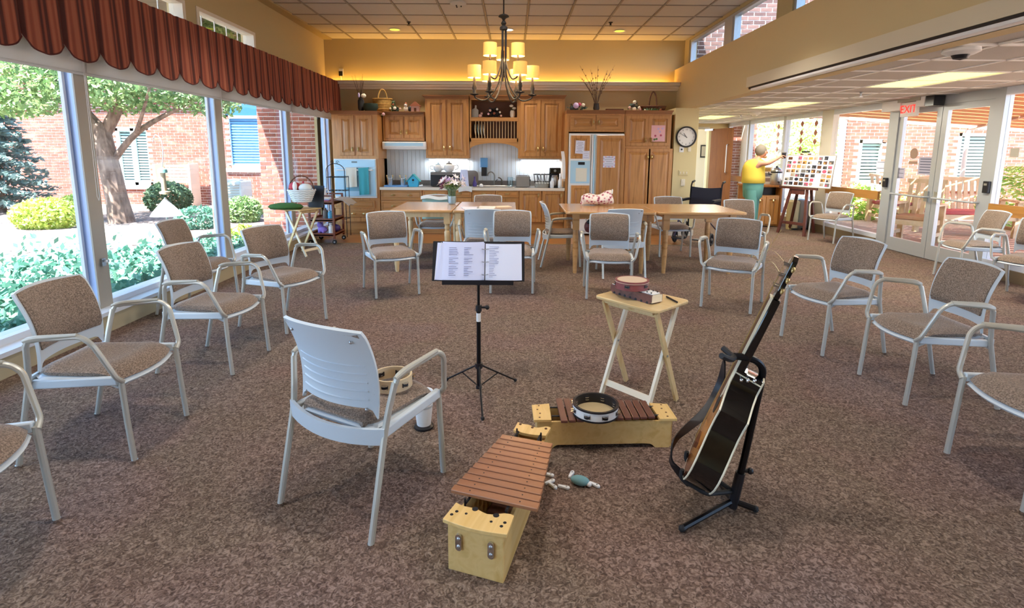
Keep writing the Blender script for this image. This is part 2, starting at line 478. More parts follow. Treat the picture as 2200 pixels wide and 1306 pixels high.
# ------------------------------------------------------------------ back wall, cove ledge
zl0, zl1 = Yp(1100, 188, 9.62).z, Yp(1100, 175, 9.55).z
wb_ = MB().box(-3.5, 3.1, 9.80, 10.3, 0, zl0 + .05).box(-3.5, 3.1, 9.975, 10.3, zl0 + .05, 3.5)
wallback = struct(wb_.obj('wall_back', 'wall', smooth=0))
prof = [(9.80, zl0 - .03), (9.72, zl0 - .03), (9.71, zl0), (9.68, zl0 + .015), (9.67, zl0 + .05), (9.60, zl0 + .085), (9.56, zl0 + .1), (9.56, zl1), (9.60, zl1), (9.60, zl1 - .05), (9.975, zl1 - .05), (9.975, zl0 + .02), (9.80, zl0 + .02)]
struct(MB().prism(prof, -3.36, 2.9, 'x').obj('trim_4', 'ledgewhite', smooth=20))
# backsplash beadboard with grooves
bb = MB(); x = -2.27
while x < .9:
    x2 = min(x + .075, .9); bb.box(x + .002, x2 - .002, 9.785, 9.80, .8, 1.6); x = x2
bb.obj('beadboard', 'beadboard', wallback, smooth=0, kind='stuff')
# ------------------------------------------------------------------ beam, clerestory and pier on the right
struct(MB().box(2.9, 3.06, -4, 9.98, 2.15, 2.875).obj('wall_beam', 'beamlit', smooth=0))
wr = MB().box(3.06, 3.2, -4, 9.98, 2.5, 2.89).box(3.06, 3.2, -4, 9.98, 3.34, 3.5)
CR = [(8.17, 9.74), (6.58, 7.9), (4.4, 6.22), (2.2, 4.0)]
ys = [9.98] + [q for ab in CR for q in (ab[1], ab[0])] + [-4]
for k in range(0, len(ys), 2):
    if not (k == 2): wr.box(3.06, 3.2, ys[k + 1], ys[k], 2.89, 3.34)
struct(wr.obj('wall_clerestory', 'wall', smooth=0))
for k, (a, b_) in enumerate(CR):
    fr = MB()
    hi = b_ if k != 1 else 8.17
    for q in ((a, hi, 2.89, 2.915), (a, hi, 3.3, 3.34), (a, a + .04, 2.915, 3.3), (b_ - .05, b_, 2.915, 3.3)): fr.box(3.08, 3.17, *q)
    if k == 1: fr.box(3.07, 3.18, 7.9, 8.17, 2.915, 3.3)
    w = struct(fr.obj('window_%d' % wi, 'alumi', smooth=0)); wi += 1
    MB().box(3.12, 3.125, a, b_, 2.9, 3.32).obj('pane', 'glass', w, smooth=0)
struct(MB().box(2.715, 3.11, 9.17, 9.98, 0, 2.15).obj('wall_pier', 'wallcream', smooth=0, bevel=.004))
struct(MB().box(2.69, 3.122, 9.155, 9.17, 0, .1).box(3.11, 3.122, 9.17, 9.98, 0, .1).obj('baseboard_pier', 'trimwhite', smooth=0))
# partition track box fixed under the beam
t = thing('partition_track', 'cream boxed track for a folding partition along the foot of the beam', 'track', (2.9, 3, 2.15))
MB().box(-.06, 0, -6, 3.75, .05, .17).obj('track_cover', 'beamcream', t, smooth=0)
MB().box(-.05, 0, -6, 3.7, .025, .05).obj('track_slot', 'black', t, smooth=0)
MB().box(-.07, .02, -6, 3.6, 0, .025).obj('track_rail', 'white', t, smooth=0, bevel=.006)
# ------------------------------------------------------------------ right aisle ceiling
ZR = 2.17
c2 = struct(MB().box(3.05, 5.75, -4, 14.3, ZR + .012, ZR + .2).obj('ceiling_aisle', 'tile2', smooth=0))
ax = [2.96, 3.40, 4.01, 4.62, 5.23, 5.62]; ay = [14.3 - .61 * k for k in range(0, 25)]
gm = MB()
for x in ax[1:-1]: gm.box(x - .012, x + .012, -.4, 14.3, ZR - .004, ZR + .012)
for y in ay: gm.box(2.96, 5.62, y - .012, y + .012, ZR - .004, ZR + .012)
gm.obj('grid', 'grid2', c2, smooth=0, kind='stuff')
LIGHTS = [(3, 13), (3, 9), (3, 5), (3, 2)]
for j in range(17):
    for i in range(5):
        if i == 2 and j in (3, 4, 8, 9, 13, 14): continue
        ceiltile(ax[i], ax[i + 1], ay[j + 1], ay[j], ZR, 'tile2', c2)
struct(MB().box(3.2, 6.25, -4, 14.4, ZR + .2, ZR + .45).obj('roof_aisle', 'roof', smooth=0))
struct(MB().box(-5.0, -3.55, -4.5, 9.98, 3.3, 3.5).box(-5.0, 3.4, -4.5, 10.4, 3.5, 3.75).box(-16.5, -4.9, 14.5, 15.4, 3.45, 3.6).obj('roof_main', 'soffit', smooth=0))
# ------------------------------------------------------------------ storefront on the right
XR = 5.62
struct(MB().box(XR - .03, XR + .12, -4, 6.3, 0, .13).box(XR - .03, XR + .12, 8.19, 14.3, 0, .13).obj('baseboard_right', 'kickbrown', smooth=0))
posts = [(-3.6, -3.45), (-1.2, -1.1), (1.1, 1.2), (2.85, 2.95), (4.55, 4.65), (6.30, 6.43), (8.0, 8.19), (9.62, 9.97), (11.27, 11.37), (12.95, 13.04), (14.2, 14.3)]
for i in range(len(posts) - 1):
    a, b_ = posts[i][1], posts[i + 1][0]
    if i == 5: continue
    fr = MB().box(XR, XR + .1, a, b_, .13, .19).box(XR, XR + .1, a, b_, 2.09, ZR + .02)
    w = struct(fr.obj('window_%d' % wi, 'sillwhite', smooth=0)); wi += 1
    MB().box(XR + .05, XR + .055, a, b_, .18, 2.1).obj('pane', 'glassdoor', w, smooth=0)
    MB().box(XR, XR + .1, posts[i + 1][0], posts[i + 1][1], 0, ZR + .02).obj('mullion', 'trimwhite' if i + 1 == 7 else 'alumi', w, smooth=0)
    if i == 6: MB().box(XR, XR + .1, 8.0, 8.19, 0, ZR + .02).obj('mullion', 'alumi', w, smooth=0)
struct(MB().box(XR, XR + .1, 6.43, 8.0, 2.06, ZR + .02).obj('trim_5', 'alumi', smooth=0))
# wooden chair rails across the glass
struct(MB().box(XR - .035, XR, 8.21, 9.6, .72, .85).obj('trim_6', 'railwood', smooth=0))
struct(MB().box(XR - .035, XR, -3, 6.28, .72, .85).obj('trim_7', 'railwood', smooth=0))
struct(MB().box(XR - .035, XR, 13.06, 14.18, .72, .85).obj('trim_8', 'railwood', smooth=0))
for k, (a, b_, hg) in enumerate(((7.22, 8.0, 7.3), (6.43, 7.21, 7.13))):
    fr = MB().box(XR + .02, XR + .07, a, b_, .01, .2).box(XR + .02, XR + .07, a, b_, 1.98, 2.06).box(XR + .02, XR + .07, a, a + .085, .2, 1.98).box(XR + .02, XR + .07, b_ - .085, b_, .2, 1.98)
    d = struct(fr.obj('door_%d' % (k + 1), 'alumi', smooth=0))
    MB().box(XR + .042, XR + .048, a + .07, b_ - .07, .18, 2.0).obj('pane', 'glassdoor', d, smooth=0)
    MB().tube(fillet([(XR + .02, a + .05, .84), (XR - .05, a + .07, .84), (XR - .05, b_ - .07, .84), (XR + .02, b_ - .05, .84)], .03), .014).obj('push_bar', 'alumi', d)
    MB().box(XR + .0, XR + .02, hg - .03, hg + .03, .78, .92).obj('lock_plate', 'steel', d, smooth=0)
# ------------------------------------------------------------------ far end of the aisle
struct(MB().box(2.9, 4.2, 14.3, 14.45, 0, ZR + .1).box(4.2, 5.14, 14.3, 14.45, 2.03, ZR + .1).box(5.14, 5.75, 14.3, 14.45, 0, ZR + .1).obj('wall_far', 'wallcream', smooth=0))
struct(MB().box(2.7, 3.11, 9.98, 14.3, 0, ZR + .1).obj('wall_corridor', 'wallcream', smooth=0))
struct(MB().box(4.15, 4.2, 14.27, 14.46, 0, 2.08).box(4.2, 5.14, 14.27, 14.46, 2.03, 2.08).obj('trim_9', 'trimwhite', smooth=0))
struct(MB().box(2.8, 6.2, 17.5, 17.6, 0, 2.6).box(2.8, 6.2, 14.45, 17.6, -.1, 0).box(2.8, 6.2, 14.45, 17.6, 2.6, 2.7).box(6.2, 6.3, 14.45, 17.6, 0, 2.7).obj('wall_beyond', 'trimwhite', smooth=0))
dl = MB().box(-.022, .022, -.87, 0, .01, 2.02)
d = struct(dl.obj('door_3', 'doorwood', smooth=0, loc=(5.15, 14.12, 0), rz=.235))
MB().tube(fillet([(-.022, -.77, .93), (-.08, -.77, .93), (-.08, -.77, 1.62), (-.022, -.77, 1.62)], .03), .014, n=10).obj('door_handle', 'chrome', d)
MB().box(-.05, -.03, -.1, .25, 1.98, 2.03).obj('door_closer', 'steel', d, smooth=0)
# rear wall behind the camera, pale plaster
struct(MB().box(-3.6, 5.8, -4.2, -4, -.1, 3.5).obj('wall_rear', 'wall', smooth=0))
# ------------------------------------------------------------------ outdoors
def brickwall(name, x0, x1, y, z0, z1, mat, holes=(), single=False, depth=.25, phase=0.0):
    """wall facing -y with real bricks proud of a mortar backing"""
    back = MB()
    xs = sorted({x0, x1} | {h[0] for h in holes} | {h[1] for h in holes})
    for a, b_ in zip(xs, xs[1:]):
        hs = sorted([(h[2], h[3]) for h in holes if h[0] <= a + 1e-6 and h[1] >= b_ - 1e-6])
        e = z0
        for p, q in hs + [(z1, z1)]:
            if p > e: back.box(a, b_, y + .008, y + depth, e, p)
            e = q
    w = back.obj(name, 'mortar', smooth=0); struct(w)
    BL, BH, J = .203, .060, .014
    st = MB(); proto = {}
    r = 0; z = z0 + J / 2
    cnt = 0
    while z + BH < z1 + .01:
        x = x0 - (BL + J) * (.5 if r % 2 else 0) - phase
        while x < x1:
            a, b_ = max(x, x0), min(x + BL, x1)
            if b_ - a > .03 and not any(h[0] - .02 < (a + b_) / 2 < h[1] + .02 and h[2] - .02 < z + BH / 2 < h[3] + .02 for h in holes):
                if single and cnt < 300:
                    k = round(b_ - a, 3)
                    if k not in proto:
                        o = MB().box(0, k, 0, .05, 0, BH).obj('brick', mat, w, smooth=0); proto[k] = o
                    else:
                        o = proto[k].copy(); COL.objects.link(o); o.parent = w
                    o.location = (a, y - .004 * random.random(), z); cnt += 1
                else:
                    st.box(a, b_, y, y + .03, z, z + BH)
            x += BL + J
        z += BH + J; r += 1
    if st.v: st.obj('brickwork', mat, w, smooth=0, kind='stuff')
    return w
struct(MB().box(-25, -3.55, -8, 25, -.35, -.1).obj('ground_courtyard', 'mulch', smooth=0))
struct(MB().box(XR + .1, 25, -8, 25, -.3, -.02).obj('ground_patio', 'concrete', smooth=0))
brickwall('wall_brick_wing', -4.66, -3.42, 10.0, -.2, 3.5, 'brick', single=True, depth=.5)
FW = 15.0
def fy(a, b): p = Yp(a, b, FW); return p
h1 = (fy(245, 280).x, fy(318, 280).x, fy(280, 398).z, fy(280, 275).z)
h2 = (fy(480, 215).x, fy(556, 215).x, fy(520, 362).z, 3.05)
brickwall('wall_brick_far', -17, -3.6, FW, -.2, 3.45, 'brick', holes=(h1, h2), depth=.3)
def far_window(name, h, y, glass, label_n, slat_mat='blind', mid=True):
    x0, x1, z0, z1 = h
    f = MB().box(x0, x1, y + .02, y + .12, z0, z0 + .09).box(x0, x1, y + .02, y + .12, z1 - .08, z1).box(x0, x0 + .08, y + .02, y + .12, z0, z1).box(x1 - .08, x1, y + .02, y + .12, z0, z1)
    if mid: f.box((x0 + x1) / 2 - .05, (x0 + x1) / 2 + .05, y + .02, y + .12, z0, z1)
    f.box(x0 - .06, x1 + .06, y - .05, y + .05, z0 - .1, z0)
    w = struct(f.obj('window_%d' % label_n, 'white', smooth=0))
    MB().box(x0, x1, y + .15, y + .16, z0, z1).obj('pane', glass, w, smooth=0)
    z = z0 + .1
    sl = MB().box(x0 + .08, x1 - .08, y + .11, y + .12, z0 + .09, z0 + .1)
    while z < z1 - .1:
        sl.box(x0 + .08, x1 - .08, y + .085, y + .12, z, z + .045); z += .075
    sl.obj('blind_slats', slat_mat, w, smooth=0, kind='stuff')
M('blind', '9fc0bf', .6); M('blindblue', '5f9fd0', .5); M('skyreflect', '6fb4e8', .25); M('darkglass', '49626a', .15)  # the sky blue pane colour is a painted sky reflection
far_window('w', h1, FW, 'darkglass', wi); wi += 1
x0, x1, z0, z1 = h2
far_window('w', (x0, x1, z0, 2.35), FW, 'skyreflect', wi, 'blindblue', mid=False); wi += 1
f = struct(MB().box(x0, x1, FW + .05, FW + .1, 2.35, 3.05).obj('window_%d' % wi, 'skyreflect', smooth=0)); wi += 1
# brick beyond the clerestory and brick pillar beyond the aisle windows, patio wall
brickwall('wall_brick_upper', 3.2, 6.3, 10.3, 2.62, 5.0, 'brickshade', depth=.3, single=True)
brickwall('wall_brick_pillar', 5.75, 6.62, 14.8, -.1, 3.0, 'brick', depth=.4, single=True)
PW = 12.6
def py_(a, b): return Yp(a, b, PW)
g1 = (py_(1848, 300).x, py_(1905, 300).x, py_(1870, 400).z, py_(1870, 300).z)
g2 = (py_(2062, 290).x, py_(2150, 290).x, py_(2100, 400).z, py_(2100, 285).z)
brickwall('wall_brick_patio', 7.7, 14.5, PW, -.1, 3.2, 'brick', holes=(g1, g2), depth=.3)
M('blindgreen', '9fc2ba', .6)
far_window('w', g1, PW, 'darkglass', wi, 'blindgreen', mid=False); wi += 1
far_window('w', g2, PW, 'darkglass', wi, 'blindgreen', mid=False); wi += 1
# trees, shrubs, ground cover
def leafmat(name, c1, c2, tr=.35):
    m, n, l, b = newmat(name)
    g = n.new('ShaderNodeNewGeometry'); r = ramp(n, [(0, c1), (1, c2)]); l.new(g.outputs['Random Per Island'], r.inputs[0]); l.new(r.outputs[0], b.inputs['Base Color'])
    b.inputs['Roughness'].default_value = .6
    t = n.new('ShaderNodeBsdfTranslucent'); l.new(r.outputs[0], t.inputs[0]); mx = n.new('ShaderNodeMixShader'); mx.inputs[0].default_value = tr
    l.new(b.outputs[0], mx.inputs[1]); l.new(t.outputs[0], mx.inputs[2]); l.new(mx.outputs[0], n['Material Output'].inputs[0])
    MATS[name] = m
leafmat('leaf', '567a45', '9ab276'); leafmat('leafyellow', '98b048', 'cfd874'); leafmat('leafteal', '447a68', '76a690'); leafmat('leafdark', '3d5a40', '6a8560')
leafmat('leafbright', '8fbf55', 'd6e68a'); leafmat('spruce', '56706e', '8ea6a2')
M('bark', '8a7466', .9, col2='5e4c42', scale=14, bump=.8, stretch=(1, 1, .3))
def leaves(mb, c, rad, n, size, flat=.0, shell=.45, rnd=random):
    c = Vector(c)
    for _ in range(n):
        d = Vector((rnd.gauss(0, 1), rnd.gauss(0, 1), rnd.gauss(0, 1))).normalized()
        q = shell + (1 - shell) * rnd.random() ** .6
        p = c + Vector((d.x * rad[0], d.y * rad[1], d.z * rad[2])) * q
        a = Vector((rnd.gauss(0, 1), rnd.gauss(0, 1), rnd.gauss(0, 1) * (1 - flat))).normalized()
        b_ = a.orthogonal().normalized(); s = size * rnd.uniform(.6, 1.3)
        mb.add([p - a * s, p + b_ * s * .45, p + a * s, p - b_ * s * .45], [(0, 1, 2, 3)])
def tree(label, loc, trunk, blobs, mat, size, dens, r0=.16, group=None):
    t = thing('tree', label, 'tree', loc, 0, group)
    for q in trunk: MB().tube(smooth_path([p[:3] for p in q], 4), [max(.018, v) for v in __import__('numpy').interp(range(4 * (len(q) - 1) + 1), range(0, 4 * (len(q) - 1) + 1, 4), [p[3] for p in q])], 9).obj('trunk' if q is trunk[0] else 'branch', 'bark', t)
    lv = MB()
    for c, rad in blobs: leaves(lv, c, rad, int(dens * rad[0] * rad[1] * rad[2] + dens * .15), size)
    lv.obj('foliage', mat, t, smooth=0, kind='stuff')
    return t
p0 = G(262, 478, -.1)
tree('leafy green tree with forked grey trunk outside the window wall', p0,
     [[(0, 0, -.05, .26), (-.05, 0, .5, .2), (-.15, 0, 1.3, .19), (-.3, .1, 2.0, .16)],
      [(-.3, .1, 1.9, .13), (-.9, 0, 2.7, .09), (-1.5, -.3, 3.6, .04)],
      [(-.25, .1, 1.8, .13), (.15, .2, 2.6, .1), (.5, .1, 3.6, .04)],
      [(-.1, 0, 1.2, .07), (.5, .1, 1.9, .06), (1.6, .2, 2.5, .025)],
      [(.4, .1, 1.8, .05), (.9, -.3, 2.3, .03), (1.3, -.5, 3.0, .02)]],
     [((-.2, 0, 3.7), (1.9, 1.5, 1.0)), ((-1.5, -.4, 3.0), (1.3, 1.2, .9)), ((1.1, .1, 3.0), (1.1, 1.1, .75)), ((-2.4, -.7, 2.5), (.9, .9, .6)), ((1.9, .3, 2.5), (.6, .7, .35)), ((.3, -.8, 2.75), (.9, .7, .5)), ((-.9, -1.1, 2.5), (.8, .7, .45)), ((2.2, .2, 2.9), (.9, .8, .5)), ((.2, .3, 2.7), (1.3, .8, .5))], 'leaf', .06, 1700)
tree('low leafy branch tree hanging past the blue window', (-4.62, 8.3, -.1), [[(0, 0, 0, .04), (-.05, .1, 1.4, .03), (.0, .1, 2.6, .02)]], [((.1, .1, 2.5), (.38, .35, .32)), ((0, .1, 3.1), (.6, .5, .4))], 'leaf', .05, 4500)
def conifer(label, loc, h, r, n):
    t = thing('spruce', label, 'tree', loc)
    MB().cyl((0, 0, -.05), (0, 0, h), .1, .02, 8).obj('trunk', 'bark', t)
    lv = MB()
    for k in range(n):
        z = h * (.06 + .9 * k / n); L = r * (1 - z / h) + .1; a = k * 2.4
        d = Vector((cos(a), sin(a), -.18)); p = Vector((0, 0, z))
        for s in range(9):
            c = p + d * L * (s + 1) / 9; leaves(lv, c, (.12, .12, .07), 9, .075, .5)
    lv.obj('needles', 'spruce', t, smooth=0, kind='stuff')
conifer('blue green spruce tree at left edge of courtyard', G(5, 456, -.1), 3.2, 1.2, 90)
def shrub(label, loc, rad, mat, n, size, group=None, shell=.75):
    t = thing('shrub', label, 'shrub', loc, 0, group)
    lv = MB(); leaves(lv, (0, 0, rad[2] * .72), rad, n, size, 0, shell)
    lv.obj('foliage', mat, t, smooth=0, kind='stuff')
    MB().cyl((0, 0, -.05), (0, 0, rad[2] * .8), .04, .02, 6).obj('stem', 'bark', t)
    return t
g0 = G(105, 488, -.1)
shrub('rounded yellow green shrub on the mulch left of the tree', g0, (.62, .5, .33), 'leafyellow', 2600, .05)
shrub('yellow green shrub half hidden behind tall window mullion', G(172, 474, -.1), (.38, .35, .33), 'leafyellow', 1500, .05)
shrub('dark clipped round shrub against far brick wall', G(365, 452, -.1), (.55, .5, .42), 'leafdark', 2600, .05)
shrub('grey green bush right of hanging cone baffle', G(425, 490, -.1), (.4, .35, .25), 'leafteal', 900, .05)
shrub('olive bush below the blue blinds window', G(525, 476, -.1), (.38, .35, .32), 'leaf', 1300, .05)
shrub('pale dry grass clump at foot of wide mullion', G(520, 530, -.1), (.3, .3, .2), 'leafyellow', 500, .05)
# ground cover
gc = MB(); rr = random.Random(3)
for _ in range(9000):
    y = rr.uniform(2.2, 8.6); x = rr.uniform(-7.6, -3.62)
    lim = -5.7 + .35 * sin(y * 1.7) + (.5 if y > 7 else 0)
    if x < lim and rr.random() > .04: continue
    leaves(gc, (x, y, -.02 + .1 * rr.random()), (.07, .07, .06), 2, .055, 0, .2, rr)
o = gc.obj('ground_cover', 'leafteal', smooth=0); o['kind'] = 'stuff'; tag(o, 'low blue green juniper ground cover outside the left windows', 'ground cover')
# bird feeder with white cone baffle hanging outside
fp = Xp(356, 440, -4.6)
t = thing('bird_feeder', 'tube bird feeder with white cone baffle hanging outside window', 'bird feeder', (fp.x, fp.y, 0))
def zf(py): return Yp(356, py, fp.y).z
M('feedergreen', '7fb3ac', .4); M('seed', 'b9a184', .8)
MB().lathe([(.19, zf(463)), (.16, zf(455)), (.0, zf(424))], 20).obj('baffle', 'white', t)
MB().cyl((0, 0, -.1), (0, 0, zf(424)), .012).obj('pole', 'alumi', t)
MB().lathe([(.0, zf(418)), (.06, zf(416)), (.06, zf(412)), (.03, zf(410)), (.03, zf(372)), (.055, zf(370)), (.05, zf(364)), (.0, zf(360))], 14).obj('seed_tube', 'seed', t)
MB().lathe([(.06, zf(371)), (.055, zf(364)), (.0, zf(359))], 14).obj('lid', 'feedergreen', t)
MB().tube(smooth_path([(0, 0, zf(360)), (.03, 0, zf(330)), (.02, 0, zf(300)), (-.05, 0, zf(290)), (-.09, 0, zf(305))], 5), .006, 6).obj('hook', 'alumi', t)
# utility box and bench seen behind the windows
t = thing('garden_bench', 'pale slatted garden bench against far brick wall', 'bench', G(385, 425, 0.0) * 0 + Vector((Yp(385, 400, 14.6).x, 14.6, -.1)))
M('benchpale', 'd8c7b2', .7)
for k in range(6): MB().box(-.45, .45, .1, .13, .62 + k * .085, .68 + k * .085).obj('slat', 'benchpale', t, smooth=0)
MB().box(-.47, .47, -.3, .1, .42, .47).obj('seat', 'benchpale', t, smooth=0)
for s in (-.46, .46): MB().box(s - .03, s + .03, -.28, .14, 0, 1.14).obj('leg', 'benchpale', t, smooth=0)
t = thing('air_conditioner', 'pale air conditioner unit under the blue blinds window', 'air conditioner', (Yp(500, 400, 13.6).x, 13.6, -.1))
M('acpale', 'b9c4c2', .6)
MB().box(-.35, .35, -.3, .3, .05, .75).obj('body', 'acpale', t, smooth=0, bevel=.03)
for k in range(9): MB().box(-.31, .31, -.315, -.3, .12 + k * .065, .15 + k * .065).obj('louver', 'mullion', t, smooth=0)
MB().lathe([(.26, .75), (.26, .78), (.0, .8)], 20).obj('fan_cover', 'alumi', t)
# patio: slatted canopy, armchair, bench, planter, trees
t = thing('patio_canopy', 'orange brown slatted canopy shading the patio outside glass doors', 'canopy', (8.9, 8.6, 2.2))
M('canopyslat', 'd08a5c', .7)
sl0 = None
for k in range(26):
    y = -3.4 + k * .22; z = .62 - (y + 3.4) * .145
    if sl0 is None: o = sl0 = MB().add([(-3.2, -.1, .19), (4.2, -.1, -.25), (4.2, .1, -.278), (-3.2, .1, .162), (-3.2, -.1, .21), (4.2, -.1, -.23), (4.2, .1, -.258), (-3.2, .1, .182)], [(0, 3, 2, 1), (4, 5, 6, 7), (0, 1, 5, 4), (1, 2, 6, 5), (2, 3, 7, 6), (3, 0, 4, 7)]).obj('slat', 'canopyslat', t, smooth=0)
    else: o = sl0.copy(); COL.objects.link(o); o.parent = t
    o.location = (0, y, z)
M('canopybar', 'c9a08c', .6)
MB().bar((-3.1, 2.45, -.02), (4.2, 2.45, -.46), .09, .09).obj('front_bar', 'canopybar', t, smooth=0)
for x in (-2.9, .3, 3.9): MB().bar((x, -3.4, .78 - (x + 3) * .06), (x, 2.45, -.06 - (x + 3) * .06), .07, .07).obj('rafter', 'canopybar', t, smooth=0)
for x in (.3, 4.1): MB().cyl((x, 2.45, -2.2), (x, 2.45, -.1 - (x + 3) * .06), .04).obj('post', 'white', t)
M('patiowood', 'd9c19c', .6, col2='c8ab80', scale=6)
M('redcloth', 'b5585c', .9); M('tanpad', 'b58a66', .9)
def patio_chair(label, loc, rz, wide=.55, pad='tanpad', name='patio_armchair', cat='chair'):
    t = thing(name, label, cat, loc, rz); w = wide / 2
    for sx in (-1, 1):
        MB().box(sx * w - .04, sx * w + .04, .2, .28, 0, .62).obj('leg', 'patiowood', t, smooth=0)
        MB().box(sx * w - .04, sx * w + .04, -.28, -.2, 0, .62).obj('leg', 'patiowood', t, smooth=0)
        MB().box(sx * w - .06, sx * w + .06, -.3, .34, .62, .65).obj('arm', 'patiowood', t, smooth=0)
        MB().box(sx * w - .02, sx * w + .02, -.2, .2, .12, .18).obj('rail', 'patiowood', t, smooth=0)
    MB().box(-w, w, -.26, .28, .3, .38).obj('seat', 'patiowood', t, smooth=0)
    n = max(4, int(wide / .1))
    for k in range(n):
        x = -w + .06 + (wide - .12) * k / (n - 1)
        MB().bar((x, -.22, .38), (x, -.34, .98), .06, .02, (1, 0, 0)).obj('back_slat', 'patiowood', t, smooth=0)
    MB().bar((-w, -.345, .99), (w, -.345, .99), .07, .03).obj('top_rail', 'patiowood', t, smooth=0)
    MB().prism(rrect(wide - .06, .5, .05), .38, .45).obj('cushion', pad, t, bevel=.02)
    return t
a = G(1943, 520, 0)
patio_chair('slatted pale wooden armchair with tan pad outside glass door', (6.62, 8.75, -.02), 2.2)
patio_chair('wide wooden patio bench with red cushion beyond glass doors', (8.15, 9.6, -.02), 2.9, 1.3, 'redcloth', 'patio_bench', 'bench')
patio_chair('wooden patio chair with red seat behind the armchair', (8.0, 11.3, -.02), 3.2, .6, 'redcloth')
t = thing('patio_table', 'small white patio table outside the right hand pane', 'table', (7.3, 6.9, -.02))
MB().lathe([(0, .66), (.38, .66), (.38, .69), (0, .69)], 28).obj('table_top', 'white', t)
MB().cyl((0, 0, .02), (0, 0, .66), .04).obj('pillar', 'white', t)
MB().lathe([(.25, 0), (.25, .02), (.04, .05)], 20).obj('base', 'white', t)
tree('bright sunlit tree beyond aisle windows', (8.1, 16.6, -.1), [[(0, 0, 0, .12), (.1, 0, 1.5, .1), (0, 0, 3, .05)]], [((0, 0, 2.0), (1.1, 1, 1.0)), ((.8, -.4, 1.4), (.7, .7, .6)), ((1.6, 0, 2.2), (.9, .9, .9))], 'leafbright', .09, 900)
shrub('yellow green bush outside pane behind easel', (7.75, 11.9, -.05), (.4, .35, .5), 'leafbright', 900, .07, shell=.5)
shrub('flowering bush left of slatted armchair', (9.3, 12.1, -.05), (.6, .35, .4), 'leafbright', 900, .06, shell=.5)
shrub('green bush outside rightmost pane above wood rail', (9.95, 10.5, -.05), (.8, .55, .75), 'leafbright', 1600, .07, shell=.6)
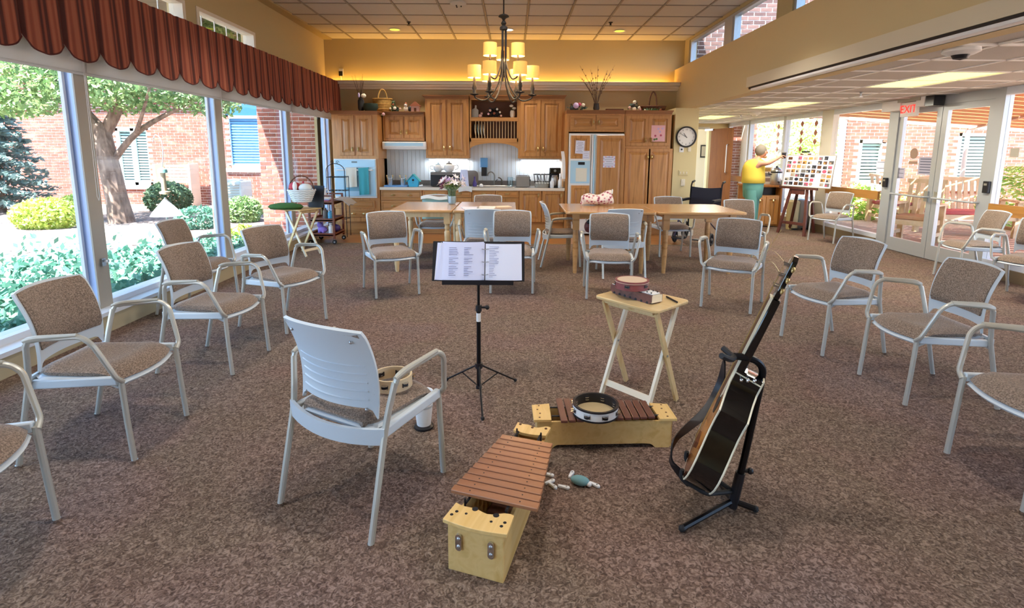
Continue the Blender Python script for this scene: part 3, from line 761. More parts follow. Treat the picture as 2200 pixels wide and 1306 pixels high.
# ------------------------------------------------------------------ upholstered stacking armchairs
def seat_outline(w_f, w_r, y0, y1, n=10):
    P = []
    for i in range(n + 1):
        t = i / n; x = -w_f / 2 + w_f * t
        P.append((x, y1 - .05 * (2 * t - 1) ** 2 - .03 * abs(2 * t - 1) ** 8))
    for i in range(n + 1):
        t = i / n; x = w_r / 2 - w_r * t
        P.append((x, y0 + .025 * (2 * t - 1) ** 4 * 1))
    return P
def make_chair(label):
    t = thing('armchair', label, 'chair')
    # seat cushion: domed rows between the outline and a centre line
    def seat(u, v):
        x = 2 * u - 1; y = -.175 + .425 * v
        w = .205 - .02 * (1 - v) - .012 * max(0, (v - .8) / .2) ** 2 - .03 * max(0, (.15 - v) / .15) ** 2
        front = -.035 * max(0, (v - .72) / .28) ** 2
        edge = max(abs(x) ** 6, abs(2 * v - 1) ** 10)
        return (x * w, y - .045 * x * x * v, .452 - .012 * (1 - x * x) * (v < .75) * sin(pi * v) + front - .026 * edge)
    MB().sheet(seat, 12, 14, .03).obj('seat', 'upholstery', t, smooth=60)
    def shell(u, v):
        p = seat(.5 + (u - .5) * 1.045, v); return (p[0] * 1.02, p[1] + .006 * (2 * v - 1), p[2] - .028 if .05 < v < .95 and .05 < u < .95 else p[2] - .02)
    MB().sheet(shell, 12, 14, .014).obj('seat_shell', 'chairplastic', t, smooth=60)
    # backrest: curved plastic shell with an arched foot, padded front
    def bk(x, z):
        h = (z - .43) / .36
        return -.128 - .045 * (1 - (x / .2) ** 2) - .004 * h + .02 * sin(pi * min(1, max(0, h)) * .9) - .072 * h * h
    def back(u, v):
        x = (2 * u - 1); wv = .2 - .006 * (1 - v)
        zb = .435 + .06 * (1 - abs(x) ** 6) * (1 - v) ** 6 * 1
        z0 = .432 + .04 * (1 - max(0, (abs(x) - .82) / .18) ** 2 if abs(x) > .82 else 1)
        z = z0 + (.79 + .012 * (1 - x * x) - z0) * v
        w = wv * (1 - .03 * max(0, (v - .9) / .1) ** 2)
        return (x * w, bk(x * w, z), z)
    MB().sheet(back, 20, 16, -.013).obj('backrest', 'chairplastic', t, smooth=50)
    def pad(u, v):
        x = 2 * u - 1; z = .522 + .006 * x * x + (.259 + .01 * (1 - x * x)) * v
        e = max(abs(x) ** 10, abs(2 * v - 1) ** 10)
        w = .188 * (1 - .05 * abs(2 * v - 1) ** 12)
        return (x * w, bk(x * w, z) + .022 - .015 * e, z)
    MB().sheet(pad, 16, 12, -.02).obj('back_pad', 'upholstery', t, smooth=60)
    for k in range(5):
        z = .637 - .034 * k
        MB().tube([(x * .165, bk(x * .165, z) - .0135, z + .004 * x * x) for x in [i / 7 - 1 for i in range(15)]], .0045, 6).obj('rib', 'chairplastic', t)
    MB().sheet(lambda u, v: ((2 * u - 1) * .243, -.152 - .05 * (1 - (2 * u - 1) ** 2), .355 + .062 * v - .012 * (1 - (2 * u - 1) ** 2)), 14, 2, -.014).obj('rear_bar', 'chairplastic', t, smooth=50)
    for s in (-1, 1):
        MB().bar((s * .222, -.15, .385), (s * .212, .215, .396), .026, .04, (1, 0, 0)).obj('side_rail', 'chairplastic', t, bevel=.006)
        MB().tube([(s * .211, .244, .008), (s * .211, .232, .2), (s * .208, .222, .398)], .0125, 10).obj('leg', 'chairtube', t)
        lg = MB().tube(fillet([(s * .241, -.245, .008), (s * .240, -.152, .40), (s * .247, -.14, .47), (s * .266, -.118, .585)], .05), .0125, 10).obj('leg', 'chairtube', t)
        for q, y in (((s * .211), .2445), ((s * .241), -.2455)): MB().cyl((q, y, 0), (q, y, .012), .0135, .0135, 10).obj('glide', 'chrome', t)
        MB().tube(fillet([(s * .266, -.118, .575), (s * .269, -.105, .607), (s * .279, .125, .623), (s * .277, .168, .59), (s * .236, .225, .415), (s * .205, .228, .388)], .035, 6), .0115, 10).obj('arm', 'chairtube', t)
        MB().tube(fillet([(s * .268, -.12, .598), (s * .272, -.07, .613), (s * .279, .115, .628)], .03, 4), [.013] + [.0185] * 5 + [.014], 10, flat=.7).obj('arm_pad', 'armpad', t)
    for x, z in ((-.15, .745), (.15, .745), (-.16, .47), (.16, .47)):
        MB().ball((x, bk(x, z) - .017, z), .007, 10, 6).obj('screw', 'steel', t)
    return t
G_WIN = 'armchairs in the row by the left windows'; G_ROW = 'armchairs of the circle facing the camera'
G_R = 'armchairs in the row on the right'; G_TAB = 'armchairs pushed up to the wooden tables'; G_DOOR = 'armchairs along the glass wall'
CH = [
 ((-.600, 2.070), -.492, 'armchair seen from behind in the foreground with tambourine on its seat', None),
 ((-1.973, 2.465), -1.538, 'large armchair by left window, second from the lower left corner', G_WIN),
 ((-1.985, 3.449), -1.67, 'armchair in middle of the left row, overlapping chair under white cone', G_WIN),
 ((-1.874, 4.279), -1.998, 'armchair farthest back in the left row, nearest the white basket', G_WIN),
 ((-2.82, 4.706), -1.55, 'armchair pushed against left window behind the row, hanging cone above it', G_WIN),
 ((-1.923, 1.594), -1.304, 'armchair cut off at the lower left corner, only arm and seat showing', G_WIN),
 ((2.481, 3.06), 1.548, 'armchair right of guitar neck, second from the right edge', G_R),
 ((2.383, 3.853), 1.773, 'armchair directly behind guitar headstock', G_R),
 ((2.305, 2.134), 1.501, 'armchair cut off at the right edge nearest the camera', G_R),
 ((2.061, 4.904), 2.585, 'armchair facing forward left of guitar head, in front of right table', G_ROW),
 ((-1.216, 5.321), 3.585, 'armchair facing forward at the left corner of the left table', G_ROW),
 ((.971, 5.264), 3.002, 'armchair facing forward behind folding tray table', G_ROW),
 ((.001, 5.477), 3.136, 'armchair facing forward just behind music stand', G_ROW),
 ((-.326, 6.042), .028, 'armchair with ribbed plastic back toward us at left tables', G_TAB),
 ((1.251, 6.141), .064, 'armchair with its plastic back toward us behind forward facing chair', G_TAB),
 ((.600, 6.716), -1.563, 'armchair seen from the side at the left end of right table', G_TAB),
 ((2.216, 7.428), 3.153, 'armchair on the far side of right table left of wheelchair', G_TAB),
 ((-1.074, 7.52), 3.194, 'armchair behind left table holding a teal cushion', G_TAB),
 ((-.351, 7.523), 3.128, 'armchair behind left tables right of the flower vase', G_TAB),
 ((3.037, 7.013), 3.08, 'armchair at the right end of right table in front of standing woman', G_TAB),
 ((5.18, 8.644), 2.058, 'armchair beside glass wall, right of easel', G_DOOR),
 ((5.2, 5.965), 1.396, 'armchair under wood rail right of glass doors', G_DOOR),
 ((5.06, 5.12), 2.047, 'armchair cut off by right edge near glass wall', G_DOOR)]
first = None
BACKVIEW = (0, 13, 14, 15)
for k, (p, a, lab, g) in enumerate(CH):
    if first is None:
        first = make_chair(lab); first.location = (p[0], p[1], 0); first.rotation_euler.z = a
    else: dup(first, (p[0], p[1], 0), a, lab, g, () if k in BACKVIEW else ('rib', 'screw'))
# ------------------------------------------------------------------ wooden tables
def table(name, label, x0, x1, y0, y1, top='tablewood', legm='tableleg', h=.74, turned=False, inset=.1):
    cx, cy = (x0 + x1) / 2, (y0 + y1) / 2; w, d = x1 - x0, y1 - y0
    t = thing(name, label, 'table', (cx, cy, 0), 0, 'wooden dining tables')
    MB().prism(rrect(w, d, .05 if not turned else .015), h - .028, h).obj('table_top', top, t, bevel=.006)
    i = inset
    for s in (-1, 1):
        MB().box(-w / 2 + i, w / 2 - i, s * (d / 2 - i) - .011, s * (d / 2 - i) + .011, h - .085, h - .028).obj('apron', legm, t, smooth=0)
        MB().box(s * (w / 2 - i) - .011, s * (w / 2 - i) + .011, -d / 2 + i, d / 2 - i, h - .085, h - .028).obj('apron', legm, t, smooth=0)
        for r in (-1, 1):
            c = (s * (w / 2 - i), r * (d / 2 - i))
            m = MB().box(c[0] - .036, c[0] + .036, c[1] - .036, c[1] + .036, h - .22 if not turned else h - .16, h - .03)
            if turned: m.lathe([(.018, 0), (.024, .03), (.034, .16), (.03, .22), (.028, .3), (.034, .42), (.036, .48), (.025, .5), (.034, .53), (.027, .55), (.034, h - .16)], 14, (c[0], c[1], 0))
            else: m.lathe([(.022, 0), (.032, .25), (.034, h - .3), (.03, h - .22)], 14, (c[0], c[1], 0))
            m.obj('leg', legm, t, smooth=40)
    return t
table('dining_table', 'square edged oak table with turned legs holding the flower vase', -1.42, -.70, 6.17, 7.2, turned=True, inset=.06)
table('dining_table', 'oak table with papers on it right of the vase table', -.685, .045, 6.15, 7.25, turned=True, inset=.06)
table('dining_table', 'glossy wooden table with round legs under floral bag', .615, 1.655, 6.08, 7.1, legm='tablewood', inset=.13)
table('dining_table', 'glossy wooden table with pointed right end in front of wheelchair', 1.67, 2.70, 6.1, 7.12, legm='tablewood', inset=.13)
# ------------------------------------------------------------------ kitchen
def door_mesh(w, h, d=.02, fr=.055):
    fr = min(fr, w * .24, h * .24)
    rings = [(0, .004), (.004, 0), (fr, 0), (fr + .006, .016), (fr + .016, .016), (fr + .05, .002)] if min(w, h) > .2 else [(0, .003), (.003, 0), (fr * .6, 0), (fr * .6 + .006, .008), (fr * .6 + .012, .008), (fr * .6 + .022, .001)]
    m = MB(); vs = []
    for i, y in rings: vs += [(i, y, i), (w - i, y, i), (w - i, y, h - i), (i, y, h - i)]
    vs += [(0, d, 0), (w, d, 0), (w, d, h), (0, d, h)]
    fs = []
    for k in range(len(rings) - 1):
        a, b = 4 * k, 4 * k + 4
        for j in range(4): fs.append((a + j, a + (j + 1) % 4, b + (j + 1) % 4, b + j))
    a = 4 * (len(rings) - 1); fs.append((a, a + 1, a + 2, a + 3))
    b = 4 * len(rings)
    for j in range(4): fs.append((j, b + j, b + (j + 1) % 4, (j + 1) % 4))
    fs.append((b + 3, b + 2, b + 1, b))
    return m.add(vs, fs)
def pull(parent, x, z, vert=True):
    a = (0, 0, .035) if vert else (.035, 0, 0)
    MB().tube([(x - a[0], -.012, z - a[2]), (x - a[0] * .6, -.024, z - a[2] * .6), (x, -.028, z), (x + a[0] * .6, -.024, z + a[2] * .6), (x + a[0], -.012, z + a[2])], [.008, .012, .016, .012, .008], 8).obj('handle', 'brass', parent)
def rect(p, Y): a, b = Yp(p[0], p[1], Y), Yp(p[2], p[3], Y); return min(a.x, b.x), max(a.x, b.x), min(a.z, b.z), max(a.z, b.z)
def front(t, r, Y0, kind='door', hpos=None, vert=True, mat='cabwood', ox=0):
    """door or drawer front; r = world rect x0,x1,z0,z1; thing origin at x=ox, y=Y0"""
    x0, x1, z0, z1 = r
    d = door_mesh(x1 - x0, z1 - z0).obj(kind, mat, t, smooth=0, loc=(x0 - ox, -.02, z0))
    for hp in (hpos or []):
        pull(d, (x1 - x0) * hp[0], (z1 - z0) * hp[1], vert)
    return d
def crown(t, x0, x1, z, dep, h=.06, ex=.045, l=1, r=1):
    m = MB()
    for k in range(4):
        e = ex * (k / 3) ** 1.4
        m.box(x0 - e * l, x1 + e * r, -e - .004, dep, z + h * k / 4, z + h * (k + 1) / 4)
    m.obj('crown', 'crownwood', t, smooth=0)
YF, YU = 9.17, 9.47
# oven tower
A = Yp(714, 300, YF).x; B = Yp(812, 300, YF).x
zt = Yp(760, 246, YF).z
t = thing('oven_cabinet', 'tall oak cabinet left of the counter holding the wall oven', 'cabinet', (A, YF, 0))
r = rect((718, 341, 811, 425), YF)
MB().box(0, B - A, 0, .61, r[3] + .002, zt).obj('body', 'cabwood', t, smooth=0)
MB().box(0, B - A, 0, .61, .21, r[2] - .002).obj('lower_body', 'cabwood', t, smooth=0)
MB().box(0, r[0] - A - .002, 0, .61, r[2], r[3]).obj('stile', 'cabwood', t, smooth=0)
MB().box(r[1] - A + .002, B - A, 0, .61, r[2], r[3]).obj('stile', 'cabwood', t, smooth=0)
MB().box(0, B - A, .4, .61, r[2], r[3]).obj('back_panel', 'cabwood', t, smooth=0)
MB().box(0, B - A, .075, .6, 0, .21).obj('toe_kick', 'cabwoodx', t, smooth=0)
crown(t, 0, B - A, zt, .61, r=.4)
for q, hp in (((726, 247.5, 763, 334.5), (.88, .16)), ((764.5, 247.5, 801.5, 334.5), (.12, .16))): front(t, rect(q, YF), YF, hpos=[hp], ox=A)
front(t, rect((719, 430, 806, 447), YF), YF, 'panel', ox=A, mat='cabwoodx')
front(t, rect((742, 451, 803, 466), YF), YF, 'drawer', hpos=[(.3, .5), (.7, .5)], vert=False, ox=A, mat='cabwoodx')
M('ovenblue', 'b5dcf0', .25); M('ovenglass', '7fb2c8', .1); M('towelcream', 'e6e4d4', .95); M('towelteal', '4aa7b0', .95)
r = rect((718, 341, 811, 425), YF)
t = thing('wall_oven', 'white built-in wall oven with two towels on its handle', 'oven', (r[0], YF - .012, r[2]))
w, h = r[1] - r[0], r[3] - r[2]
MB().box(0, w, -.02, .012, 0, h).obj('frame', 'white', t, smooth=0, bevel=.004)
MB().box(.01, w - .01, -.035, -.02, h * .79, h - .015).obj('control_panel', 'ovenblue', t, smooth=0, bevel=.004)
MB().box(w * .43, w * .56, -.038, -.035, h * .9, h * .94).obj('display', 'darkglass', t, smooth=0)
d = MB().box(.01, w - .01, -.045, -.02, .03, h * .77).obj('oven_door', 'ovenblue', t, smooth=0, bevel=.005)
MB().prism(rrect(w * .55, h * .4, .02, 4, w * .5, h * .38), -.047, -.044, 'y').obj('window', 'ovenglass', d, smooth=0)
MB().tube([(.06, -.045, h * .72), (.06, -.085, h * .72), (w - .06, -.085, h * .72), (w - .06, -.045, h * .72)], .011).obj('handle', 'white', d)
def towel(label, px0, px1, pyt, pyb, mat):
    a, b, z0, z1 = rect((px0, pyt, px1, pyb), YF - .11)
    t = MB()
    t.sheet(lambda u, v: (a + (b - a) * u + .01 * (v - .5) * (u - .5), -.012 + .008 * sin(u * 9) * (1 - v) + YF - .1, z0 + (z1 - z0) * v + .012 * u), 14, 6, .012)
    t.sheet(lambda u, v: (a + (b - a) * u, YF - .1 + .04 * v + 0 * u, z1 + .012 * u), 6, 2, .01)
    tag(t.obj('dish_towel', mat, smooth=60), label, 'towel')
towel('cream dish towel hanging on oven handle', 742, 767, 361, 403, 'towelcream')
towel('teal dish towel hanging on oven handle', 770, 793, 361, 419, 'towelteal')
# upper cabinets
def upper(name, label, pxr, doors, cl=1, cr=1):
    x0, x1, z0, z1 = rect(pxr, YU)
    t = thing(name, label, 'cabinet', (x0, YU, 0))
    MB().box(0, x1 - x0, 0, .32, z0, z1).obj('body', 'cabwood', t, smooth=0)
    crown(t, 0, x1 - x0, z1, .32, l=cl, r=cr)
    for q, p in doors: front(t, rect(q, YU), YU, hpos=[p], ox=x0)
    return t, x0, x1, z0, z1
upper('hood_cabinet', 'short oak cabinet above the white range hood', (822, 247, 912, 303), [((827, 250, 867, 297), (.88, .28)), ((869, 250, 909, 297), (.12, .28))], 0, 0)
upper('wall_cabinet', 'tall oak wall cabinet left of the open plate rack', (913, 212, 1008, 340), [((917, 214, 959, 334), (.88, .13)), ((961, 214, 1003, 334), (.12, .13))], 1, 0)
upper('wall_cabinet', 'tall oak wall cabinet right of the open plate rack', (1114, 212, 1211, 341), [((1119, 215, 1160, 336), (.88, .13)), ((1163, 215, 1206, 336), (.12, .13))], 0, .5)
# open plate rack
x0, x1, z0, z1 = rect((1009, 212, 1113, 305), YU)
t = thing('plate_rack', 'open oak shelf unit with spindle plate rack between tall cabinets', 'shelf', (x0, YU, 0)); w = x1 - x0
zs = [Yp(1060, p, YU).z for p in (252, 260, 297, 305)]
for q in (0, w - .02): MB().box(q, q + .02, 0, .32, z0, z1).obj('side_panel', 'cabwood', t, smooth=0)
MB().box(0, w, .3, .32, z0, z1).obj('back_panel', 'cabdark', t, smooth=0)
MB().box(0, w, 0, .32, z1 - .02, z1).obj('top_panel', 'cabwoodx', t, smooth=0)
MB().box(0, w, -.005, .3, zs[1], zs[0]).obj('shelf', 'cabwoodx', t, smooth=0)
MB().box(0, w, 0, .3, zs[3], zs[2]).obj('bottom_shelf', 'cabwoodx', t, smooth=0)
crown(t, 0, w, z1, .32, l=0, r=0)
for k in range(14):
    x = w * (.12 + .8 * k / 13); MB().cyl((x, .02, zs[2]), (x, .02, zs[1]), .005, n=6).obj('spindle', 'maplez', t)
zb = Yp(1010, 319, YU).z; za = Yp(1060, 307, YU).z
arch = [(0, zs[3]), (w, zs[3])] + [(w * (1 - k / 16), zb + (za - zb) * sin(pi * k / 16) ** .6) for k in range(17)]
MB().prism(arch, 0, .02, 'y').obj('arch_valance', 'cabwoodx', t, smooth=0)
for k, x in enumerate((.07, .12, .17, .22)):
    tag(MB().lathe([(0, 0), (.055, .002), (.12, .018), (.125, .022), (.06, .008), (0, .006)], 24).move((0, 0, 0), R=Matrix.Rotation(radians(82), 3, 'Y') @ Matrix.Rotation(.3, 3, 'Z')).obj('plate', 'white' if k != 1 else 'ovenblue', loc=(x0 + x, YU + .15, zs[2] + .125)), ['white plate first from left standing in the rack', 'pale blue plate second from left in the rack', 'white plate third from left in the rack', 'white plate at right end of the four in the rack'][k], 'plate', 'plates standing in the plate rack')
# range hood
x0, x1, z0, z1 = rect((821, 304, 914, 321), 9.33)
t = thing('range_hood', 'white under-cabinet range hood', 'range hood', (x0, 9.33, z0)); w = x1 - x0; h = z1 - z0
MB().prism([(0, h * .35), (.02, 0), (.44, 0), (.44, h), (.06, h), (0, h * .9)], 0, w, 'x').obj('body', 'white', t, smooth=0, bevel=.004)
MB().box(.04, w - .04, -.004, .01, h * .45, h * .85).obj('front_panel', 'ovenblue', t, smooth=0)
# base cabinets and countertop
zc = Yp(1010, 403, YF).z
def base(label, a, b, fr):
    t = thing('base_cabinet', label, 'cabinet', (a, 9.2, 0))
    MB().box(0, b - a, 0, .58, .21, zc - .04).obj('body', 'cabwoodx', t, smooth=0)
    MB().box(0, b - a, .075, .57, 0, .21).obj('toe_kick', 'cabwoodx', t, smooth=0)
    for kind, u0, u1, v0, v1, hps, vert in fr:
        H = zc - .04 - .21; Wd = b - a
        front(t, (a + u0 * Wd + .008, a + u1 * Wd - .008, .21 + v0 * H + .008, .21 + v1 * H - .008), 9.2, kind, hps, vert, 'cabwoodx' if kind == 'drawer' else 'cabwood', ox=a)
X0 = B + .006; X1 = Yp(1213, 405, YF).x
xs = [X0, Yp(908, 420, 9.2).x, Yp(1014, 420, 9.2).x, Yp(1115, 420, 9.2).x, X1]
dd = [('drawer', 0, 1, .66, 1, [(.3, .5), (.7, .5)], False), ('drawer', 0, 1, .33, .66, [(.3, .5), (.7, .5)], False), ('drawer', 0, 1, 0, .33, [(.3, .5), (.7, .5)], False)]
d2 = [('drawer', 0, .5, .76, 1, [(.5, .5)], False), ('drawer', .5, 1, .76, 1, [(.5, .5)], False), ('door', 0, .5, 0, .76, [(.85, .85)], True), ('door', .5, 1, 0, .76, [(.15, .85)], True)]
d3 = [('door', 0, .5, 0, 1, [(.87, .86)], True), ('door', .5, 1, 0, 1, [(.87, .86)], True)]
base('oak base cabinet with three wide drawers next to the oven', xs[0], xs[1], dd)
base('oak base cabinet with drawers above doors behind vase table', xs[1], xs[2], d2)
base('oak sink base cabinet below the faucet', xs[2], xs[3], d2)
base('oak base cabinet with two plain doors left of refrigerator', xs[3], xs[4], d3)
M('countergrey', '8f8a85', .35, col2='7c7772', scale=60); M('countercream', 'e8dcc6', .45)
t = thing('countertop', 'grey kitchen countertop with cream front edge', 'countertop', (X0, 9.14, zc - .04))
MB().box(.002, X1 - X0 - .002, .012, .64, .001, .04).obj('slab', 'countergrey', t, smooth=0)
MB().box(.002, X1 - X0 - .002, 0, .012, -.005, .041).obj('edge', 'countercream', t, smooth=0)
MB().box(.002, X1 - X0 - .002, .6, .64, .04, .13).obj('upstand', 'countergrey', t, smooth=0)
# tall fridge surround, refrigerator, pantry
xf0, xf1 = Yp(1222, 300, YF).x, Yp(1340, 300, YF).x
xp0, xp1 = Yp(1341, 300, YF).x, Yp(1441, 300, YF).x
ztp = Yp(1330, 245, YF).z; zfb = Yp(1280, 283, YF).z
t = thing('fridge_cabinet', 'oak cabinet bridging over the refrigerator with side panel', 'cabinet', (X1 + .004, YF, 0)); o_ = X1 + .004
MB().box(0, xf0 - o_ - .005, 0, .61, 0, ztp).obj('side_panel', 'cabwood', t, smooth=0)
MB().box(xf0 - o_ - .005, xf1 - o_ + .002, 0, .61, zfb, ztp).obj('body', 'cabwood', t, smooth=0)
crown(t, 0, xf1 - o_, ztp, .61, l=0, r=0)
for q, p in (((1226, 247, 1279, 279), (.9, .5)), ((1281, 247, 1334, 279), (.1, .5))): front(t, rect(q, YF), YF, hpos=[p], ox=o_, mat='cabwoodx')
t = thing('pantry_cabinet', 'tall oak pantry cabinet right of refrigerator with flower picture', 'cabinet', (xp0 + .003, YF, 0)); o_ = xp0 + .003
MB().box(0, xp1 - o_, 0, .61, .21, ztp).obj('body', 'cabwood', t, smooth=0)
MB().box(0, xp1 - o_, .075, .6, 0, .21).obj('toe_kick', 'cabwoodx', t, smooth=0)
crown(t, 0, xp1 - o_, ztp, .61, l=0, r=.3)
for q, p in (((1346, 248, 1391, 314), (.87, .2)), ((1394, 248, 1438, 314), (.13, .2)), ((1344, 319, 1390.5, 472), (.88, .88)), ((1393.5, 319, 1437, 472), (.12, .88))): front(t, rect(q, YF), YF, hpos=[p], ox=o_)
t = thing('refrigerator', 'side by side refrigerator with wood panel doors and white trim', 'refrigerator', (xf0, YF - .03, 0)); w = xf1 - xf0; zf_ = Yp(1280, 287, YF).z
MB().box(.004, w - .004, 0, .6, .03, zf_).obj('body', 'white', t, smooth=0)
for k, (a, b) in enumerate(((0, .405), (.475, 1))):
    x0_, x1_ = a * w + .005, b * w - .004
    d = MB().box(x0_, x1_, -.04, -.005, .08, zf_ - .01).obj('fridge_door', 'white', t, smooth=0, bevel=.004)
    rects = [((1227, 291, 1266, 341)), ((1227, 398, 1264, 470))] if k == 0 else [((1283, 291, 1336, 470))]
    for q in rects:
        r = rect(q, YF - .07); door_mesh(r[1] - r[0], r[3] - r[2], .022, .05).obj('wood_panel', 'cabwood', d, smooth=0, loc=(r[0] - xf0, -.06, r[2]))
    if k == 0:
        r = rect((1226, 345, 1266, 394), YF - .07); MB().box(r[0] - xf0, r[1] - xf0, -.05, -.04, r[2], r[3]).obj('dispenser_frame', 'ovenblue', d, smooth=0)
        r = rect((1237, 361, 1260, 390), YF - .07); MB().box(r[0] - xf0, r[1] - xf0, -.054, -.049, r[2], r[3]).obj('dispenser_niche', 'towelcream', d, smooth=0)
        r = rect((1242, 348, 1256, 354), YF - .07); MB().box(r[0] - xf0, r[1] - xf0, -.055, -.05, r[2], r[3]).obj('display', 'black', d, smooth=0)
MB().box(.41 * w, .438 * w, -.06, -.02, .1, zf_ - .02).obj('handle', 'white', t, smooth=0, bevel=.006)
MB().box(.445 * w, .472 * w, -.06, -.02, .1, zf_ - .02).obj('handle', 'ovenblue', t, smooth=0, bevel=.006)
def sheet_paper(label, q, Y, mat='paper', cat='paper', lines=0, rot=0):
    x0, x1, z0, z1 = rect(q, Y)
    t = thing('notice_sheet', label, cat, ((x0 + x1) / 2, Y, (z0 + z1) / 2), rot=(0, rot, 0)); w, h = x1 - x0, z1 - z0
    MB().box(-w / 2, w / 2, -.001, .001, -h / 2, h / 2).obj('sheet', mat, t, smooth=0)
    ln = MB()
    for k in range(lines): 
        z = h * (.36 - .72 * k / max(1, lines - 1)); e = .32 + .08 * sin(k * 2.3); ln.box(-w * e, w * e, -.0018, -.001, z - h * .012, z + h * .012)
    if lines: ln.obj('text_lines', 'ink', t, smooth=0)
    return t, w, h
YD = YF - .094
sheet_paper('tall white notice on the left refrigerator door', (1237, 302, 1255, 330), YD, lines=7, rot=.05)
sheet_paper('small white note overlapping the lower corner of the tall notice', (1252, 324, 1266, 341), YD - .003, lines=4)
t, w, h = sheet_paper('square bordered sheet on the right refrigerator door', (1296, 335, 1321, 360), YD, lines=5)
M('pink', 'e7b7c0', .8); M('lavender', 'c9b6df', .8); M('rose', 'b8506a', .8); M('leafgreen', '5b7f4a', .8)
for k in range(12):
    a = 2 * pi * k / 12; MB().ball((w * .44 * max(-1, min(1, 1.3 * cos(a))), -.002, h * .44 * max(-1, min(1, 1.3 * sin(a)))), (.012, .0015, .012), 8, 5).obj('border_flower', 'lavender' if k % 2 else 'pink', t)
t, w, h = sheet_paper('pink card with flowers drawn on the pantry door', (1400, 269, 1428, 304), YF - .024, mat='pink')
for k, (x, z, m) in enumerate(((-.2, -.15, 'rose'), (.12, .1, 'lavender'), (.2, -.12, 'rose'), (0, .28, 'lavender'), (.3, .3, 'lavender'), (-.1, -.35, 'leafgreen'), (-.25, -.38, 'leafgreen'))):
    MB().lathe([(0, 0), (.018, 0), (.018, .0015), (0, .0015)], 10).move(R=Matrix.Rotation(pi / 2, 3, 'X')).obj('flower', m, t, loc=(x * w, -.001, z * h))
emat('undercab', 'f4f8ff', .8)
for k, (a, b, lb) in enumerate(((916, 1004, 'slim white light under the tall cabinet over the microwave'), (1118, 1206, 'slim white light under the tall cabinet over the toaster'))):
    xa_, xb_ = Yp(a, 340, YU).x, Yp(b, 340, YU).x; zz = Yp(960, 340, YU).z
    t = thing('under_cabinet_light', lb, 'light', ((xa_ + xb_) / 2, YU + .2, zz)); w = (xb_ - xa_) / 2
    MB().box(-w, w, -.05, .05, -.02, 0).obj('housing', 'white', t, smooth=0); MB().box(-w + .02, w - .02, -.04, .04, -.026, -.02).obj('lens', 'undercab', t, smooth=0)
    ld = bpy.data.lights.new('lens_light', 'AREA'); ld.shape = 'RECTANGLE'; ld.size = 2 * w; ld.size_y = .08; ld.energy = .55; ld.color = (.9, .96, 1)
    lo = bpy.data.objects.new('lens_light', ld); COL.objects.link(lo); lo.parent = t; lo.location = (0, 0, -.03)
# ------------------------------------------------------------------ things on the counter
CZ = zc + .001
def cx(px, y=9.4): return Yp(px, 395, y).x
M('mwblack', '1a1a1f', .2); M('mwgrey', '6f6b68', .4)
x0, x1 = cx(925, 9.36), cx(992, 9.36)
t = thing('microwave', 'black microwave oven on the counter under two teapots', 'microwave', (x0, 9.36, CZ)); w = x1 - x0; mh = .25
MB().box(0, w, 0, .34, .012, mh).obj('case', 'mwgrey', t, smooth=0, bevel=.006)
MB().box(.005, w * .76, -.012, 0, .02, mh - .05).obj('door', 'mwblack', t, smooth=0, bevel=.004)
MB().box(w * .77, w - .004, -.01, 0, .02, mh - .05).obj('keypad', 'black', t, smooth=0)
for a in (.03, w - .03):
    for b in (.04, .3): MB().cyl((a, b, 0), (a, b, .014), .012, n=8).obj('foot', 'black', t)
def teapot(label, x, y, z, s, trim, flip=1):
    t = thing('teapot', label, 'teapot', (x, y, z))
    MB().lathe([(.035 * s, 0), (.06 * s, .02 * s), (.075 * s, .055 * s), (.068 * s, .09 * s), (.045 * s, .108 * s), (0, .108 * s)], 20).obj('pot', 'white', t)
    MB().lathe([(.05 * s, .106 * s), (.03 * s, .122 * s), (.008 * s, .128 * s), (.013 * s, .14 * s), (0, .147 * s)], 16).obj('lid', trim, t)
    MB().tube(smooth_path([(-flip * .06 * s, 0, .04 * s), (-flip * .1 * s, 0, .06 * s), (-flip * .125 * s, 0, .1 * s)], 5), [.018 * s] * 5 + [.014 * s, .013 * s, .012 * s, .011 * s, .01 * s, .01 * s], 8).obj('spout', 'white', t)
    MB().tube(smooth_path([(flip * .065 * s, 0, .085 * s), (flip * .115 * s, 0, .09 * s), (flip * .12 * s, 0, .05 * s), (flip * .07 * s, 0, .03 * s)], 5), .007 * s, 7).obj('handle', 'white', t)
teapot('white teapot with dark lid rim on the microwave', cx(965, 9.45), 9.47, CZ + mh, 1.3, 'mwgrey')
teapot('pale blue patterned teapot left on the microwave', cx(941, 9.45), 9.52, CZ + mh, 1.15, 'ovenblue', -1)
M('trayblue', '6fa5dc', .5); M('turq', '45b5d8', .6); M('steelcup', 'c9ced3', .25, .8)
x0, x1 = cx(828, 9.36), cx(877, 9.36)
t = MB().prism(rrect(x1 - x0, .28, .03), 0, .012); t.tube([(p[0], p[1], .016) for p in rrect(x1 - x0, .28, .03)], .008, 6, closed=True)
tag(t.obj('serving_tray', 'trayblue', loc=((x0 + x1) / 2, 9.36, CZ)), 'blue serving tray carrying two cups of cutlery', 'tray')
